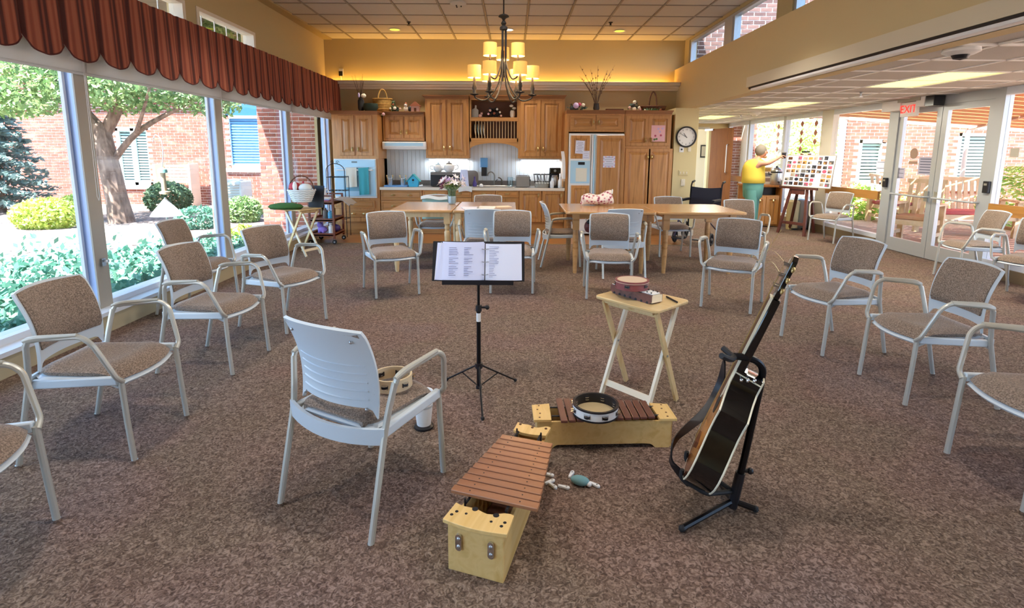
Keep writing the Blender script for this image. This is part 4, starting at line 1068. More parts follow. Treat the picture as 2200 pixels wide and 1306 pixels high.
for k, px in enumerate((838, 866)):
    c = cx(px, 9.36)
    tag(MB().lathe([(.038, 0), (.05, .12), (.054, .12), (.054, .125), (.047, .125), (.035, .01), (0, .01)], 18).obj('cutlery_cup', 'steelcup', loc=(c, 9.36, CZ + .014)), ['metal cup of cutlery at left on the blue tray', 'metal cup of cutlery at right on the blue tray'][k], 'cup', 'cutlery cups')
    for j in range(4):
        a = pi - pi * j / 3 + .1; p = (c + .02 * cos(a), 9.36 + .02 * sin(a), CZ + .03)
        tag(MB().bar((0, 0, 0), (.028 * cos(a), .02 * sin(a), .14), .011, .003, (1, 0, 0)).ball((.03 * cos(a), .02 * sin(a), .15), (.013, .005, .018), 8, 5).obj('spoon', 'steel' if j % 3 else 'maplez', loc=p), '%s spoon sticking up in the %s cutlery cup' % (['leftmost', 'second from left', 'third from left', 'rightmost'][j], 'left' if k == 0 else 'right'), 'spoon', 'spoons in the %s cup' % ('left' if k == 0 else 'right'))
c = cx(889, 9.33)
t = thing('birdhouse', 'turquoise pointed birdhouse on the counter', 'birdhouse', (c, 9.33, CZ))
MB().prism([(-.075, 0), (.075, 0), (.095, .1), (0, .2), (-.095, .1)], -.06, .06, 'y').obj('body', 'turq', t, smooth=0)
for s in (-1, 1): MB().bar((0, 0, .215), (s * .118, 0, .088), .15, .012, (0, 1, 0)).obj('roof_panel', 'towelteal', t, smooth=0)
MB().cyl((0, -.062, .115), (0, -.059, .115), .02).obj('hole', 'black', t); MB().cyl((0, -.09, .07), (0, -.06, .07), .005).obj('perch', 'cabdark', t)
tag(MB().lathe([(.0, 0), (.014, .004), (.014, .05), (.02, .06), (0, .07)], 10).move(R=Matrix.Rotation(1.4, 3, 'Y')).obj('salt_shaker', 'white', loc=(cx(900, 9.28), 9.28, CZ + .016)), 'small white shaker lying beside the birdhouse', 'shaker')
M('palebag', 'c3cdea', .7)
x0, x1 = cx(987, 9.25), cx(1007, 9.25)
tag(MB().add([(x0, 9.22, CZ), (x1, 9.22, CZ), (x1, 9.32, CZ), (x0, 9.32, CZ), (x0 + .02, 9.26, CZ + .3), (x1 - .02, 9.26, CZ + .3), (x1 - .02, 9.29, CZ + .3), (x0 + .02, 9.29, CZ + .3)], [(0, 3, 2, 1), (4, 5, 6, 7), (0, 1, 5, 4), (1, 2, 6, 5), (2, 3, 7, 6), (3, 0, 4, 7)]).obj('paper_bag', 'palebag', smooth=0, bevel=.006), 'pale lavender upright paper bag right of the flowers', 'bag')
M('traydark', '4a4744', .4)
tag(MB().prism(rrect(.3, .26, .08), -.012, .012, 'y').move(R=Matrix.Rotation(-.2, 3, 'X')).obj('serving_platter', 'mwgrey', loc=(cx(1010, 9.7), 9.70, CZ + .14)), 'grey platter leaning on the wall behind the pale bag', 'platter')
M('purpleglass', '4a3a86', .25)
tag(MB().lathe([(.035, 0), (.037, .06), (.014, .12), (.013, .17), (.016, .175), (0, .18)], 14).obj('detergent_bottle', 'purpleglass', loc=(cx(1020, 9.4), 9.4, CZ)), 'purple detergent bottle at left of the sink', 'bottle')
r = rect((1032, 339, 1048, 378), 9.7)
t = thing('soap_dispenser', 'black and blue wall dispenser above the sink', 'dispenser', ((r[0] + r[1]) / 2, 9.785, r[2])); w = (r[1] - r[0]); h = r[3] - r[2]
MB().box(-w * .36, w * .36, -.11, 0, 0, h * .5).obj('housing', 'black', t, smooth=0, bevel=.008)
M('waterblue', '6aa0cf', .1); MB().box(-w / 2, w / 2, -.13, 0, h * .48, h).obj('tank', 'waterblue', t, smooth=0, bevel=.008)
M('bronze', '6b6258', .3, .7)
c = cx(1062, 9.62)
t = thing('faucet', 'dark gooseneck kitchen faucet behind the sink', 'faucet', (c, 9.62, CZ))
MB().cyl((0, 0, 0), (0, 0, .1), .02, .016).obj('base', 'bronze', t)
MB().tube(smooth_path([(0, 0, .1), (0, 0, .2), (-.05, -.02, .25), (-.1, -.05, .23), (-.12, -.06, .18)], 6), .011).obj('spout', 'bronze', t)
MB().tube([(.01, 0, .08), (.06, -.02, .12)], .008).obj('lever', 'bronze', t)
c = cx(1078, 9.62)
tag(MB().tube(smooth_path([(0, 0, 0), (0, 0, .1), (-.03, 0, .14), (-.06, -.02, .15)], 6), [.016] * 7 + [.012] * 12, 9).obj('sink_sprayer', 'bronze', loc=(c, 9.62, CZ)), 'small curved sprayer right of the faucet', 'sprayer')
t = thing('kitchen_sink', 'steel sink rim set in the countertop', 'sink', (cx(1060, 9.4), 9.4, CZ))
MB().tube([(p[0], p[1], .003) for p in rrect(.75, .38, .06)], .012, 6, closed=True).obj('rim', 'steel', t)
MB().prism(rrect(.72, .35, .05), .0, .002).obj('basin', 'mwgrey', t)
glassmat('clearglass', (.86, .92, .94))
c = cx(1096, 9.45)
t = thing('glass_pitcher', 'clear glass pitcher drying beside the toaster', 'pitcher', (c, 9.45, CZ))
MB().lathe([(.05, 0), (.055, .1), (.045, .16), (.05, .17), (.044, .17), (.05, .1), (.045, .006), (0, .006)], 18).obj('jug', 'clearglass', t)
MB().tube(smooth_path([(.05, 0, .15), (.09, 0, .13), (.09, 0, .06), (.052, 0, .04)], 5), .007, 7).obj('handle', 'clearglass', t)
tag(MB().lathe([(.02, 0), (.032, .008), (.03, .04), (.012, .055), (0, .055)], 12).obj('scrub_brush', 'white', loc=(cx(1034, 9.35), 9.35, CZ)), 'small pale scrubber on the counter left of the sink', 'scrubber')
x0, x1 = cx(1109, 9.36), cx(1138, 9.36); w = x1 - x0
t = thing('toaster', 'steel and black two slice toaster', 'toaster', (x0, 9.36, CZ))
MB().prism(rrect(w, .19, .03, 4, w / 2, .1), 0, .2, 'y').obj('shell', 'steel', t)
for a in (.2,): MB().prism(rrect(w * 1.03, .2, .03, 4, w / 2, .1), a, a + .012, 'y').obj('end_cap', 'black', t)
MB().box(w * .98, w + .006, -.004, .2, .015, .18).obj('side_panel', 'black', t, smooth=0, bevel=.004)
for a in (.06, .11): MB().box(.04, w - .04, a, a + .03, .19, .197).obj('slot', 'black', t, smooth=0)
MB().box(w + .003, w + .02, .08, .12, .1, .13).obj('lever', 'black', t, smooth=0)
x0, x1 = cx(1150, 9.33), cx(1180, 9.33); w = x1 - x0
t = thing('dish_rack', 'black wire dish rack over a pale basin between toaster and coffee maker', 'dish rack', (x0, 9.3, CZ))
MB().prism(rrect(w, .28, .05, 4, w / 2, .14), 0, .07).obj('basin', 'mullion', t)
for k in range(6): MB().tube([(w * k / 5, 0, .06), (w * k / 5 - .02 + .04 * k / 5, -.01, .22), (w * k / 5 - .02 + .04 * k / 5, .28, .22), (w * k / 5, .27, .06)], .004, 5).obj('wire', 'blackmetal', t)
MB().tube([(p[0], p[1], .22) for p in rrect(w + .06, .3, .05, 4, w / 2, .135)], .006, 6, closed=True).obj('rim', 'blackmetal', t)
for k in range(3): tag(MB().lathe([(0, 0), (.04, .002), (.085, .015), (.09, .02), (.05, .008), (0, .006)], 20).move(R=Matrix.Rotation(radians(70 + 8 * k), 3, 'Y')).obj('dinner_plate', ['steel', 'white', 'mwgrey'][k], loc=(x0 + .04 + .055 * k, 9.42, CZ + .165)), ['grey metal lid standing in the dish rack', 'white plate standing in the dish rack', 'dark plate standing in the dish rack'][k], 'plate')
c = cx(1191, 9.36)
t = thing('coffee_maker', 'black and steel coffee maker on the counter', 'coffee maker', (c, 9.36, CZ))
MB().box(-.09, .09, -.1, .12, 0, .035).obj('base', 'black', t, smooth=0, bevel=.008)
MB().box(-.085, .085, .05, .12, .03, .26).obj('tower', 'black', t, smooth=0)
MB().box(-.1, .1, -.1, .12, .24, .34).obj('head', 'blackgloss', t, smooth=0, bevel=.015)
MB().lathe([(.055, .036), (.068, .08), (.06, .17), (.045, .2), (.05, .215), (0, .215)], 18, (0, -.03, 0)).obj('carafe', 'steel', t)
MB().cyl((0, -.105, .29), (0, -.098, .29), .022).obj('badge_button', 'steel', t)
for k, (px, hh) in enumerate(((1186, .17), (1203, .2))):
    tag(MB().lathe([(.028, 0), (.033, .01), (.033, hh * .6), (.012, hh * .8), (.012, hh * .95), (0, hh)], 14).obj('spray_bottle', 'white', loc=(cx(px, 9.2), 9.21, CZ)), ['white bottle in front of the coffee maker', 'white pump bottle at the right end of counter'][k], 'bottle')
r = rect((1207, 325, 1216, 384), 9.15)
tag(MB().sheet(lambda u, v: (r[0] + .02 + (r[1] - r[0]) * u * .6 + .012 * sin(v * 3) - .03 * v, 9.1 + .05 * u, r[2] + (r[3] - r[2]) * v), 4, 12, .012).obj('oven_mitt', 'white', smooth=60), 'white cloth hanging on the side panel left of refrigerator', 'cloth')
# ------------------------------------------------------------------ things on top of the cabinets
ztop = Yp(760, 238, YF).z + .012; zh = Yp(866, 247, YU).z + .062
M('basketwood', 'c29a52', .8, col2='a88242', scale=30); M('basketdark', '6d4630', .8, col2='59382a', scale=30); M('darkgreen', '24382e', .8); M('vasedark', '2f3233', .5); M('twig', '5a4330', .9); M('terracotta', '9a5a3f', .8); M('blush', 'd8b0a4', .8); M('ivory', 'e6ddc8', .8); M('yellow', 'e2c24a', .7)
def basket(name, label, loc, rx, ry, h, mat, hh, hw=None, kids=True):
    t = thing(name, label, 'basket', loc)
    MB().lathe([(rx * .8, 0), (rx * .95, h * .5), (rx, h), (rx * .93, h), (rx * .85, h * .4), (0, h * .1)], 24, sy=ry / rx).obj('bowl', mat, t)
    for k in range(3): MB().tube([(rx * (.84 + .08 * k) * cos(a), ry * (.84 + .08 * k) * sin(a), h * (.2 + .38 * k)) for a in [2 * pi * i / 24 for i in range(24)]], .008, 6, closed=True).obj('weave_band', mat, t)
    hw = hw or rx
    MB().tube([(hw * cos(a), 0, h * .8 + hh * sin(a)) for a in [pi * i / 16 for i in range(17)]], .008, 6, flat=1.6).obj('handle', mat, t)
    return t
def stems(name, label, cat, loc, n, h, spread, mat, seed, vase=None, buds=0, budmat='twig'):
    rr = random.Random(seed); t = thing(name, label, cat, loc)
    if vase: MB().lathe(vase[0], 18).obj('vase', vase[1], t)
    for k in range(n):
        a = 2 * pi * k / n + rr.uniform(-.3, .3); s = spread * rr.uniform(.3, 1); L = h * rr.uniform(.7, 1)
        P = smooth_path([(0, 0, .02), (s * .3 * cos(a), s * .1 * sin(a), L * .5), (s * cos(a), s * .35 * sin(a), L)], 4)
        m = MB().tube(P, [.007 - .0055 * i / (len(P) - 1) for i in range(len(P))], 6)
        for j in range(buds): q = P[min(len(P) - 1, 4 + (j * 4) // max(1, buds))]; m.ball((q.x + .008, q.y, q.z), (.008, .008, .014), 6, 4)
        m.obj('twig', mat, t)
    return t
t = stems('dried_arrangement', 'dark vase of dried stalks at left end of cabinet tops', 'arrangement', (Yp(776, 230, 9.4).x, 9.4, ztop), 11, .62, .16, 'twig', 4, ([(.04, 0), (.055, .05), (.055, .17), (.035, .21), (.042, .22), (0, .21)], 'vasedark'))
MB().ball((.06, -.05, .25), (.045, .02, .035), 10, 6).obj('flower', 'ivory', t); MB().ball((-.02, -.05, .26), (.02, .02, .04), 8, 6).obj('flower', 'lavender', t)
tag(MB().lathe([(.1, 0), (.13, .05), (.12, .12), (0, .13)], 16, sy=.7).obj('green_pot', 'darkgreen', loc=(Yp(797, 232, 9.35).x, 9.33, ztop)), 'dark green pot between vase and yellow basket', 'pot')
basket('handled_basket', 'yellowish woven basket with tall handle above the hood cabinet', (Yp(822, 230, 9.6).x, 9.62, zh - .005), .17, .13, .23, 'basketwood', .2, .08)
def posy(label, px, Y, z, blooms, leafm='darkgreen', n=60, rad=(.09, .06, .06), name='flower_posy'):
    t = thing(name, label, 'flowers', (Yp(px, 235, Y).x, Y, z)); rr = random.Random(int(px))
    lv = MB(); leaves(lv, (0, 0, rad[2] * .8), rad, n, .03, 0, .3, rr); lv.obj('leaves', leafm, t, smooth=0, kind='stuff')
    for (x, zz, s, m) in blooms: MB().ball((x, -rad[1] - .005, zz), (s, s * .6, s), 10, 6).obj('bloom', m, t)
    return t
posy('leafy twig bundle right of the yellow basket', 844, 9.6, zh, [(.02, .12, .018, 'terracotta'), (-.03, .05, .02, 'ivory')], 'leafdark', 70, (.07, .05, .11))
posy('small white flower bunch on hood cabinet', 852, 9.5, zh, [(-.02, .05, .028, 'ivory'), (.07, .04, .02, 'blush')], 'darkgreen', 30, (.06, .04, .04))
t = thing('bird_figurine', 'white headed bird figurine on hood cabinet', 'figurine', (Yp(872, 236, 9.5).x, 9.5, zh))
MB().ball((0, 0, .045), (.04, .03, .045), 12, 8).obj('body', 'ivory', t); MB().ball((0, -.01, .105), (.028, .026, .026), 10, 7).obj('head', 'white', t)
MB().lathe([(.032, .118), (.02, .13), (.014, .15), (0, .155)], 10).obj('hat', 'terracotta', t)
MB().tube([(0, -.035, .1), (0, -.06, .096)], [.006, .001], 6).obj('beak', 'terracotta', t)
t = thing('toy_barn', 'brown wooden toy house beside bird figurine', 'toy house', (Yp(893, 236, 9.55).x, 9.55, zh))
MB().box(-.07, .07, -.05, .05, 0, .1).obj('walls', 'blush', t, smooth=0); MB().prism([(-.095, .09), (.095, .09), (0, .17)], -.07, .07, 'y').obj('roof', 'terracotta', t, smooth=0); MB().box(-.02, .02, -.054, -.05, 0, .06).obj('door', 'cabdark', t, smooth=0)
tag(MB().ball((0, 0, .05), (.05, .05, .06), 10, 7).obj('dark_jug', 'vasedark', loc=(Yp(882, 236, 9.6).x, 9.62, zh)), 'round dark jug between figurine and toy house', 'jug')
t = posy('pink rosebud hanging over left edge of hood cabinet', 824, 9.36, zh - .09, [(0, .03, .028, 'pink')], 'leafdark', 12, (.02, .015, .03)); t.location.x = Yp(826, 248, 9.42).x
# inside the open shelf
zsx = zs[0] + .001; sx = lambda px: Yp(px, 245, 9.6).x
tag(MB().prism([(-.06, 0), (.05, 0), (.055, .13), (.02, .16), (.022, .21), (-.005, .215), (-.01, .165), (-.06, .14)], -.008, .008, 'y').obj('cutting_board', 'steel', loc=(sx(1021), 9.64, zsx), smooth=0), 'grey paddle shaped board leaning in the open shelf', 'board')
t = thing('cat_figurine', 'small blush cat figurine in the open shelf', 'figurine', (sx(1032), 9.56, zsx))
MB().ball((0, 0, .03), (.035, .022, .03), 10, 7).obj('body', 'blush', t); MB().ball((.025, 0, .065), .02, 10, 7).obj('head', 'blush', t)
for s in (-1, 1): MB().tube([(.025 + s * .01, 0, .08), (.025 + s * .015, 0, .097)], [.007, .001], 5).obj('ear', 'blush', t)
posy('dried flower centrepiece in the middle of the open shelf', 1062, 9.6, zsx, [(-.07, .12, .022, 'blush'), (.05, .14, .02, 'ivory'), (.1, .09, .018, 'ivory'), (-.1, .06, .02, 'pink'), (0, .07, .022, 'terracotta'), (.12, .03, .018, 'blush')], 'vasedark', 90, (.11, .07, .1))
t = thing('white_vase', 'white ribbed vase with two cream flowers in the open shelf', 'vase', (sx(1101), 9.56, zsx))
MB().lathe([(.03, 0), (.042, .03), (.042, .1), (.03, .12), (.033, .125), (0, .12)], 16).obj('vase', 'ivory', t)
for x, z in ((-.02, .2), (.03, .16)): MB().tube([(0, 0, .11), (x, 0, z)], .003, 5).obj('stem', 'leafgreen', t); MB().ball((x, -.01, z), (.035, .02, .022), 10, 6).obj('flower', 'ivory', t)
# above fridge and pantry
zq = ztp + .062
posy('lavender flower bunch above the refrigerator at left', 1240, 9.35, zq, [(-.03, .08, .05, 'lavender'), (.03, .1, .03, 'rose'), (-.1, .03, .035, 'vasedark'), (.09, .09, .03, 'ivory')], 'darkgreen', 90, (.17, .08, .07))
stems('branch_arrangement', 'tall bare branches in a dark vase above the refrigerator', 'arrangement', (Yp(1281, 235, 9.45).x, 9.45, zq), 12, .78, .42, 'twig', 11, ([(.04, 0), (.055, .05), (.045, .12), (.05, .13), (0, .12)], 'vasedark'), 5, 'twig')
tag(MB().prism(rrect(.3, .1, .03), 0, .03).obj('dark_book', 'cabdark', loc=(Yp(1320, 238, 9.3).x, 9.3, zq)), 'flat dark tray above the refrigerator', 'tray')
posy('white flower bunch above the pantry', 1361, 9.32, zq, [(0, .14, .03, 'ivory'), (-.08, .05, .025, 'blush'), (.0, .03, .035, 'ivory'), (.08, .05, .025, 'ivory'), (-.02, .09, .028, 'vasedark'), (.1, .02, .02, 'pink')], 'darkgreen', 50, (.11, .06, .08))
basket('handled_basket', 'flat dark brown basket with slim handle above the pantry', (Yp(1402, 236, 9.45).x, 9.45, zq), .23, .13, .09, 'basketdark', .26, .065)
posy('trailing green garland in front of dark basket', 1400, 9.27, zq, [(-.12, .01, .015, 'ivory'), (.14, .015, .02, 'terracotta')], 'leafdark', 60, (.18, .03, .025), 'garland')
# ------------------------------------------------------------------ clock and wall fittings on the pier
c = Yp(1475, 294, 9.14)
t = thing('wall_clock', 'round black rimmed wall clock on cream pier', 'clock', (c.x, 9.17, c.z), rot=(pi / 2, 0, 0))
MB().lathe([(0, 0), (.17, 0), (.176, .02), (.17, .04), (.155, .042), (.15, .03), (.15, .012), (0, .012)], 40).obj('rim', 'black', t)
MB().lathe([(0, .013), (.15, .013), (.15, .016), (0, .016)], 40).obj('face', 'white', t)
for k in range(12):
    a = pi / 2 - 2 * pi * (k + 1) / 12; text_on('numeral', str(k + 1), .034, 'black', t, (.122 * cos(a), .122 * sin(a), .017), (0, 0, 0))
for L, w, a in ((.075, .008, pi / 2 - 2 * pi * (10.82 / 12) + pi * 0 - .0), (.112, .006, pi / 2 + 2 * pi * 10.4 / 60)):
    MB().bar((-.02 * cos(a), -.02 * sin(a), .02), (L * cos(a), L * sin(a), .02), w, .003, (0, 0, 1)).obj('hand', 'black', t, smooth=0)
def plate_at(name, label, cat, px, py, w, h, mat='white', knob=None, n=1):
    c = Yp(px, py, 9.17); t = thing(name, label, cat, (c.x, 9.17, c.z))
    MB().box(-w / 2, w / 2, -.012, 0, -h / 2, h / 2).obj('cover', mat, t, smooth=0, bevel=.003)
    for k in range(n):
        x = w * ((k + .5) / n - .5)
        if knob == 'dot': MB().cyl((x, -.016, 0), (x, -.011, 0), .015).obj('sensor', 'black', t)
        elif knob: MB().box(x - .008, x + .008, -.018, -.012, -.018, .018).obj('switch', 'ivory', t, smooth=0)
plate_at('thermostat', 'small white wall sensor with dark dot under the clock', 'sensor', 1464, 321, .075, .095, 'white', 'dot')
plate_at('wall_sensor', 'plain cream box under clock at right', 'sensor', 1481, 321, .05, .075, 'ivory')
plate_at('light_switch', 'wide cream light switch plate on the pier', 'switch', 1468, 371, .16, .09, 'wallcream', 'sw', 3)
plate_at('wall_outlet', 'upright cream switch plate low on the pier', 'switch', 1467, 392, .07, .115, 'ivory', 'sw')
# ------------------------------------------------------------------ ceiling fittings
def area(name, loc, rot, sx, sy, power, col, parent=None):
    d = bpy.data.lights.new(name, 'AREA'); d.shape = 'RECTANGLE'; d.size = sx; d.size_y = sy; d.energy = power; d.color = col
    o = bpy.data.objects.new(name, d); COL.objects.link(o); o.location = loc; o.rotation_euler = rot
    if parent: o.parent = parent
    return o
def point(name, loc, power, col, r=.03, parent=None, spot=None):
    d = bpy.data.lights.new(name, 'SPOT' if spot else 'POINT'); d.energy = power; d.color = col; d.shadow_soft_size = r
    if spot: d.spot_size = spot; d.spot_blend = .6
    o = bpy.data.objects.new(name, d); COL.objects.link(o); o.location = loc
    if parent: o.parent = parent
    return o
emat('canglow', 'f6e23c', .5); emat('canwhite', 'fff6d8', .7); emat('troffer', 'fdf08c', .42); emat('bulb', 'ffd58a', 1.2)
WARM = (1, .74, .42)
for k, (px, py) in enumerate(((848, 63), (1092, 63.5), (1331, 66))):
    c = G(px, py, ZC)
    t = thing('recessed_light', ['round yellow recessed ceiling light left of chandelier', 'round white recessed ceiling light behind chandelier stem', 'round yellow recessed ceiling light right of chandelier'][k], 'ceiling light', (c.x, c.y, ZC))
    MB().lathe([(.085, 0), (.1, -.008), (.085, -.01), (.07, -.002)], 24).obj('trim_ring', 'white', t)
    MB().lathe([(0, -.004), (.08, -.004), (.08, -.006), (0, -.006)], 24).obj('lamp', 'canwhite' if k == 1 else 'canglow', t)
    point('lamp_light', (0, 0, -.05), 16, (1, .88, .7), .08, t, 1.7)
for j, yy in enumerate((5.4, 1.8, -1.6)):  # unseen rows of cans added to brighten the room
    for k, xx in enumerate((-1.93, -.08, 1.75)):
        t = thing('recessed_light', 'added recessed fill light, unseen above the frame, %s of the %s row' % (['left', 'middle', 'right'][k], ['first', 'second', 'third'][j]), 'ceiling light', (xx, yy, ZC))
        MB().lathe([(.085, 0), (.1, -.008), (.085, -.01), (.07, -.002)], 24).obj('trim_ring', 'white', t)
        MB().lathe([(0, -.004), (.08, -.004), (.08, -.006), (0, -.006)], 24).obj('lamp', 'canwhite', t)
        point('lamp_light', (0, 0, -.05), 19, (1, .94, .86), .12, t, 1.9)
for k, (px, py) in enumerate(((878, 47), (1312, 48))):
    c = G(px, py, ZC)
    t = thing('sprinkler_head', ['ceiling sprinkler head left of chandelier', 'ceiling sprinkler head right of chandelier'][k], 'sprinkler', (c.x, c.y, ZC))
    MB().lathe([(.035, 0), (.03, -.01), (.014, -.012), (.014, -.04), (0, -.04)], 14).obj('body', 'blackmetal', t)
    MB().lathe([(0, -.05), (.03, -.05), (.03, -.053), (0, -.053)], 12).obj('deflector', 'blackmetal', t)
c = G(985, 8, ZC)
t = thing('smoke_detector', 'pale ceiling detector cut by the top edge', 'smoke detector', (c.x, c.y - .05, ZC))
MB().lathe([(.11, 0), (.11, -.015), (.06, -.04), (0, -.042)], 24).obj('housing', 'tilewhite', t)
for k in range(3): MB().ball((.04 * cos(k * 2.1), .04 * sin(k * 2.1), -.045), (.01, .01, .012), 8, 5).obj('lens', 'black', t)
# aisle ceiling: fluorescent panels, detectors
for k, (i, j) in enumerate(((2, 3), (2, 8), (2, 13))):
    xa, xb, ya, yb = ax[2] + .02, ax[3] - .02, ay[j + 2] + .02, ay[j] - .02
    t = thing('ceiling_panel_light', ['farthest lit fluorescent panel in the aisle ceiling', 'middle lit fluorescent panel in the aisle ceiling', 'nearest lit fluorescent panel in the aisle ceiling'][k], 'ceiling light', ((xa + xb) / 2, (ya + yb) / 2, ZR))
    w, d = (xb - xa) / 2, (yb - ya) / 2
    MB().box(-w, w, -d, d, .008, .03).obj('lens', 'troffer', t, smooth=0)
    MB().tube([(-w, -d, .005), (w, -d, .005), (w, d, .005), (-w, d, .005)], .012, 4, closed=True).obj('frame', 'white', t, smooth=0)
    area('panel_light', (0, 0, -.02), (0, 0, 0), .5, 1.1, 9, (1, .93, .8), t)
for k, (px, py, r) in enumerate(((2066, 103, .11), (1622, 241, .1))):
    c = G(px, py, ZR)
    t = thing('dome_camera', ['dark eyed dome detector near right edge of aisle ceiling', 'white dome detector in far aisle ceiling'][k], 'detector', (c.x, c.y, ZR))
    MB().lathe([(r, 0), (r * 1.05, -.03), (r * .7, -.05), (0, -.05)], 26).obj('housing', 'white', t)
    MB().lathe([(r * .55, -.045), (r * .4, -.075), (0, -.085)], 20).obj('eye', 'black' if k == 0 else 'trimwhite', t)
for k, (px, py) in enumerate(((1850, 198), (1592, 247))):
    c = G(px, py, ZR)
    t = thing('aisle_sprinkler', ['small sprinkler hanging from aisle ceiling before exit sign', 'small sprinkler hanging from far aisle ceiling'][k], 'sprinkler', (c.x, c.y, ZR))
    MB().lathe([(.03, 0), (.012, -.012), (.012, -.045), (0, -.045)], 12).obj('body', 'steel', t); MB().lathe([(0, -.055), (.028, -.055), (.028, -.058), (0, -.058)], 10).obj('deflector', 'steel', t)
# cove light behind the ledge
area('cove_light', (-.23, 9.9, zl1 - .03), (pi - .5, 0, 0), 6.1, .05, 5.5, (1, .52, .1))
# wall outlets near the cove
for k, (px, py) in enumerate(((709, 152), (733, 155))):
    c = Xp(px, py, -3.36) if k == 0 else Yp(px, py, 9.97)
    t = thing('cove_outlet', ['dark outlet on left wall above the valance', 'outlet with black plug beside glowing cove'][k], 'outlet', c)
    if k == 0: MB().box(-.01, .004, -.05, .05, -.06, .06).obj('plate', 'ivory', t, smooth=0, bevel=.003); MB().box(-.0, .012, -.02, .02, -.04, .04).obj('socket', 'black', t, smooth=0)
    else:
        MB().box(-.04, .04, -.01, .004, -.06, .06).obj('plate', 'white', t, smooth=0, bevel=.003); MB().box(-.03, .03, -.05, -.01, -.07, .01).obj('plug', 'black', t, smooth=0)
        MB().tube(smooth_path([(0, -.04, -.06), (.01, -.03, -.15), (-.02, -.02, -.24)], 5), .006, 6).obj('cord', 'white', t)
# ------------------------------------------------------------------ chandelier
YC = 6.0
def cz(py, y=YC): return Yp(1082, py, y).z
cc = Yp(1082, 100, YC).x
t = thing('chandelier', 'dark two tier chandelier with nine lit fabric drum shades', 'chandelier', (cc, YC, 0))
m, n, l, b = newmat('shade'); b.inputs['Base Color'].default_value = lin('e8b565'); b.inputs['Roughness'].default_value = .9
tx = n.new('ShaderNodeTexNoise'); tx.inputs['Scale'].default_value = 30; mp = coords(n, l, (1, 1, 4)); l.new(mp.outputs[0], tx.inputs[0])
rr_ = ramp(n, [(.3, 'e0822c'), (.7, 'f0b34e')]); l.new(tx.outputs['Fac'], rr_.inputs[0]); l.new(rr_.outputs[0], b.inputs['Emission Color']); b.inputs['Emission Strength'].default_value = .12
MATS['shade'] = m
emat('shadeglow', 'ffe7a0', .5)
M('iron', '120d0c', .75)
MB().tube([(0, 0, cz(30)), (0, 0, 3.36)], .007, 6).obj('chain', 'iron', t)
MB().lathe([(0, cz(29)), (.05, cz(33)), (.058, cz(36)), (.02, cz(40)), (.012, cz(44)), (.03, cz(50)), (.016, cz(55)), (.04, cz(58)), (.042, cz(64)), (0, cz(65))], 18).obj('finial', 'iron', t)
MB().lathe([(.14, 3.365), (.13, 3.34), (.03, 3.31), (0, 3.31)], 20).obj('ceiling_canopy', 'iron', t)
for a in range(3): MB().cyl((.022 * cos(a * 2.1), .022 * sin(a * 2.1), cz(62)), (.022 * cos(a * 2.1), .022 * sin(a * 2.1), cz(150)), .012, n=8).obj('column', 'iron', t)
MB().ball((0, 0, cz(152)), (.02, .02, .025), 10, 6).obj('finial', 'iron', t)
def lamp_arm(r, ang, zs_, zcol):
    dx, dy = cos(ang), sin(ang)
    P = [(.022 * dx, .022 * dy, zcol), (.03 * dx, .03 * dy, zcol - .12), (.03 * dx + r * .16 * dx, .03 * dy + r * .16 * dy, (zcol - .12) * .45 + (zs_ - .235) * .55), (r * .6 * dx, r * .6 * dy, zs_ - .238), (r * .93 * dx, r * .93 * dy, zs_ - .225), (r * dx, r * dy, zs_ - .19)]
    MB().tube(smooth_path(P, 6), .008, 7).obj('arm', 'iron', t)
    MB().lathe([(0, -.2), (.045, -.185), (.05, -.18), (.02, -.175), (.016, -.14), (.024, -.12), (.014, -.07), (.012, .0)], 14, (r * dx, r * dy, zs_)).obj('candle_holder', 'iron', t)
    sh = MB().lathe([(.073, -.01), (.071, .12), (.069, .12), (.0705, -.01)], 26, (r * dx, r * dy, zs_)).obj('lamp_shade', 'shade', t)
    MB().ball((r * dx, r * dy, zs_ + .045), .026, 10, 7).obj('bulb', 'bulb', t)
    MB().lathe([(.0, .05), (.068, .05), (.068, .052), (.0, .052)], 20, (r * dx, r * dy, zs_)).obj('diffuser', 'shadeglow', t)
    point('bulb_light', (r * dx, r * dy, zs_ + .01), 2.2, WARM, .03, t)
zl_ = cz(166); zu_ = cz(121)
for k in range(6): lamp_arm(.315, radians(4 + 60 * k), zl_, cz(135))
for k in range(3): lamp_arm(.17, radians(90 + 120 * k + 4), zu_, cz(108))
# ------------------------------------------------------------------ striped scalloped valance and roller shades
m, n, l, b = newmat('stripe')
mp = coords(n, l, (1, 1, 1)); sp = n.new('ShaderNodeSeparateXYZ'); l.new(mp.outputs[0], sp.inputs[0])
def wave(sc, ph):
    a = n.new('ShaderNodeMath'); a.operation = 'MULTIPLY_ADD'; a.inputs[1].default_value = sc; a.inputs[2].default_value = ph; l.new(sp.outputs['Y'], a.inputs[0])
    s = n.new('ShaderNodeMath'); s.operation = 'SINE'; l.new(a.outputs[0], s.inputs[0]); return s
w1, w2 = wave(118, 0), wave(39, 1)
ad = n.new('ShaderNodeMath'); ad.operation = 'ADD'; l.new(w1.outputs[0], ad.inputs[0]); l.new(w2.outputs[0], ad.inputs[1])
mr = n.new('ShaderNodeMapRange'); mr.inputs[1].default_value = -2; mr.inputs[2].default_value = 2; l.new(ad.outputs[0], mr.inputs[0])
r = ramp(n, [(.2, '4e241c'), (.42, '84422f'), (.6, '934c36'), (.8, 'a56045')]); l.new(mr.outputs[0], r.inputs[0]); l.new(r.outputs[0], b.inputs['Base Color']); b.inputs['Roughness'].default_value = .85
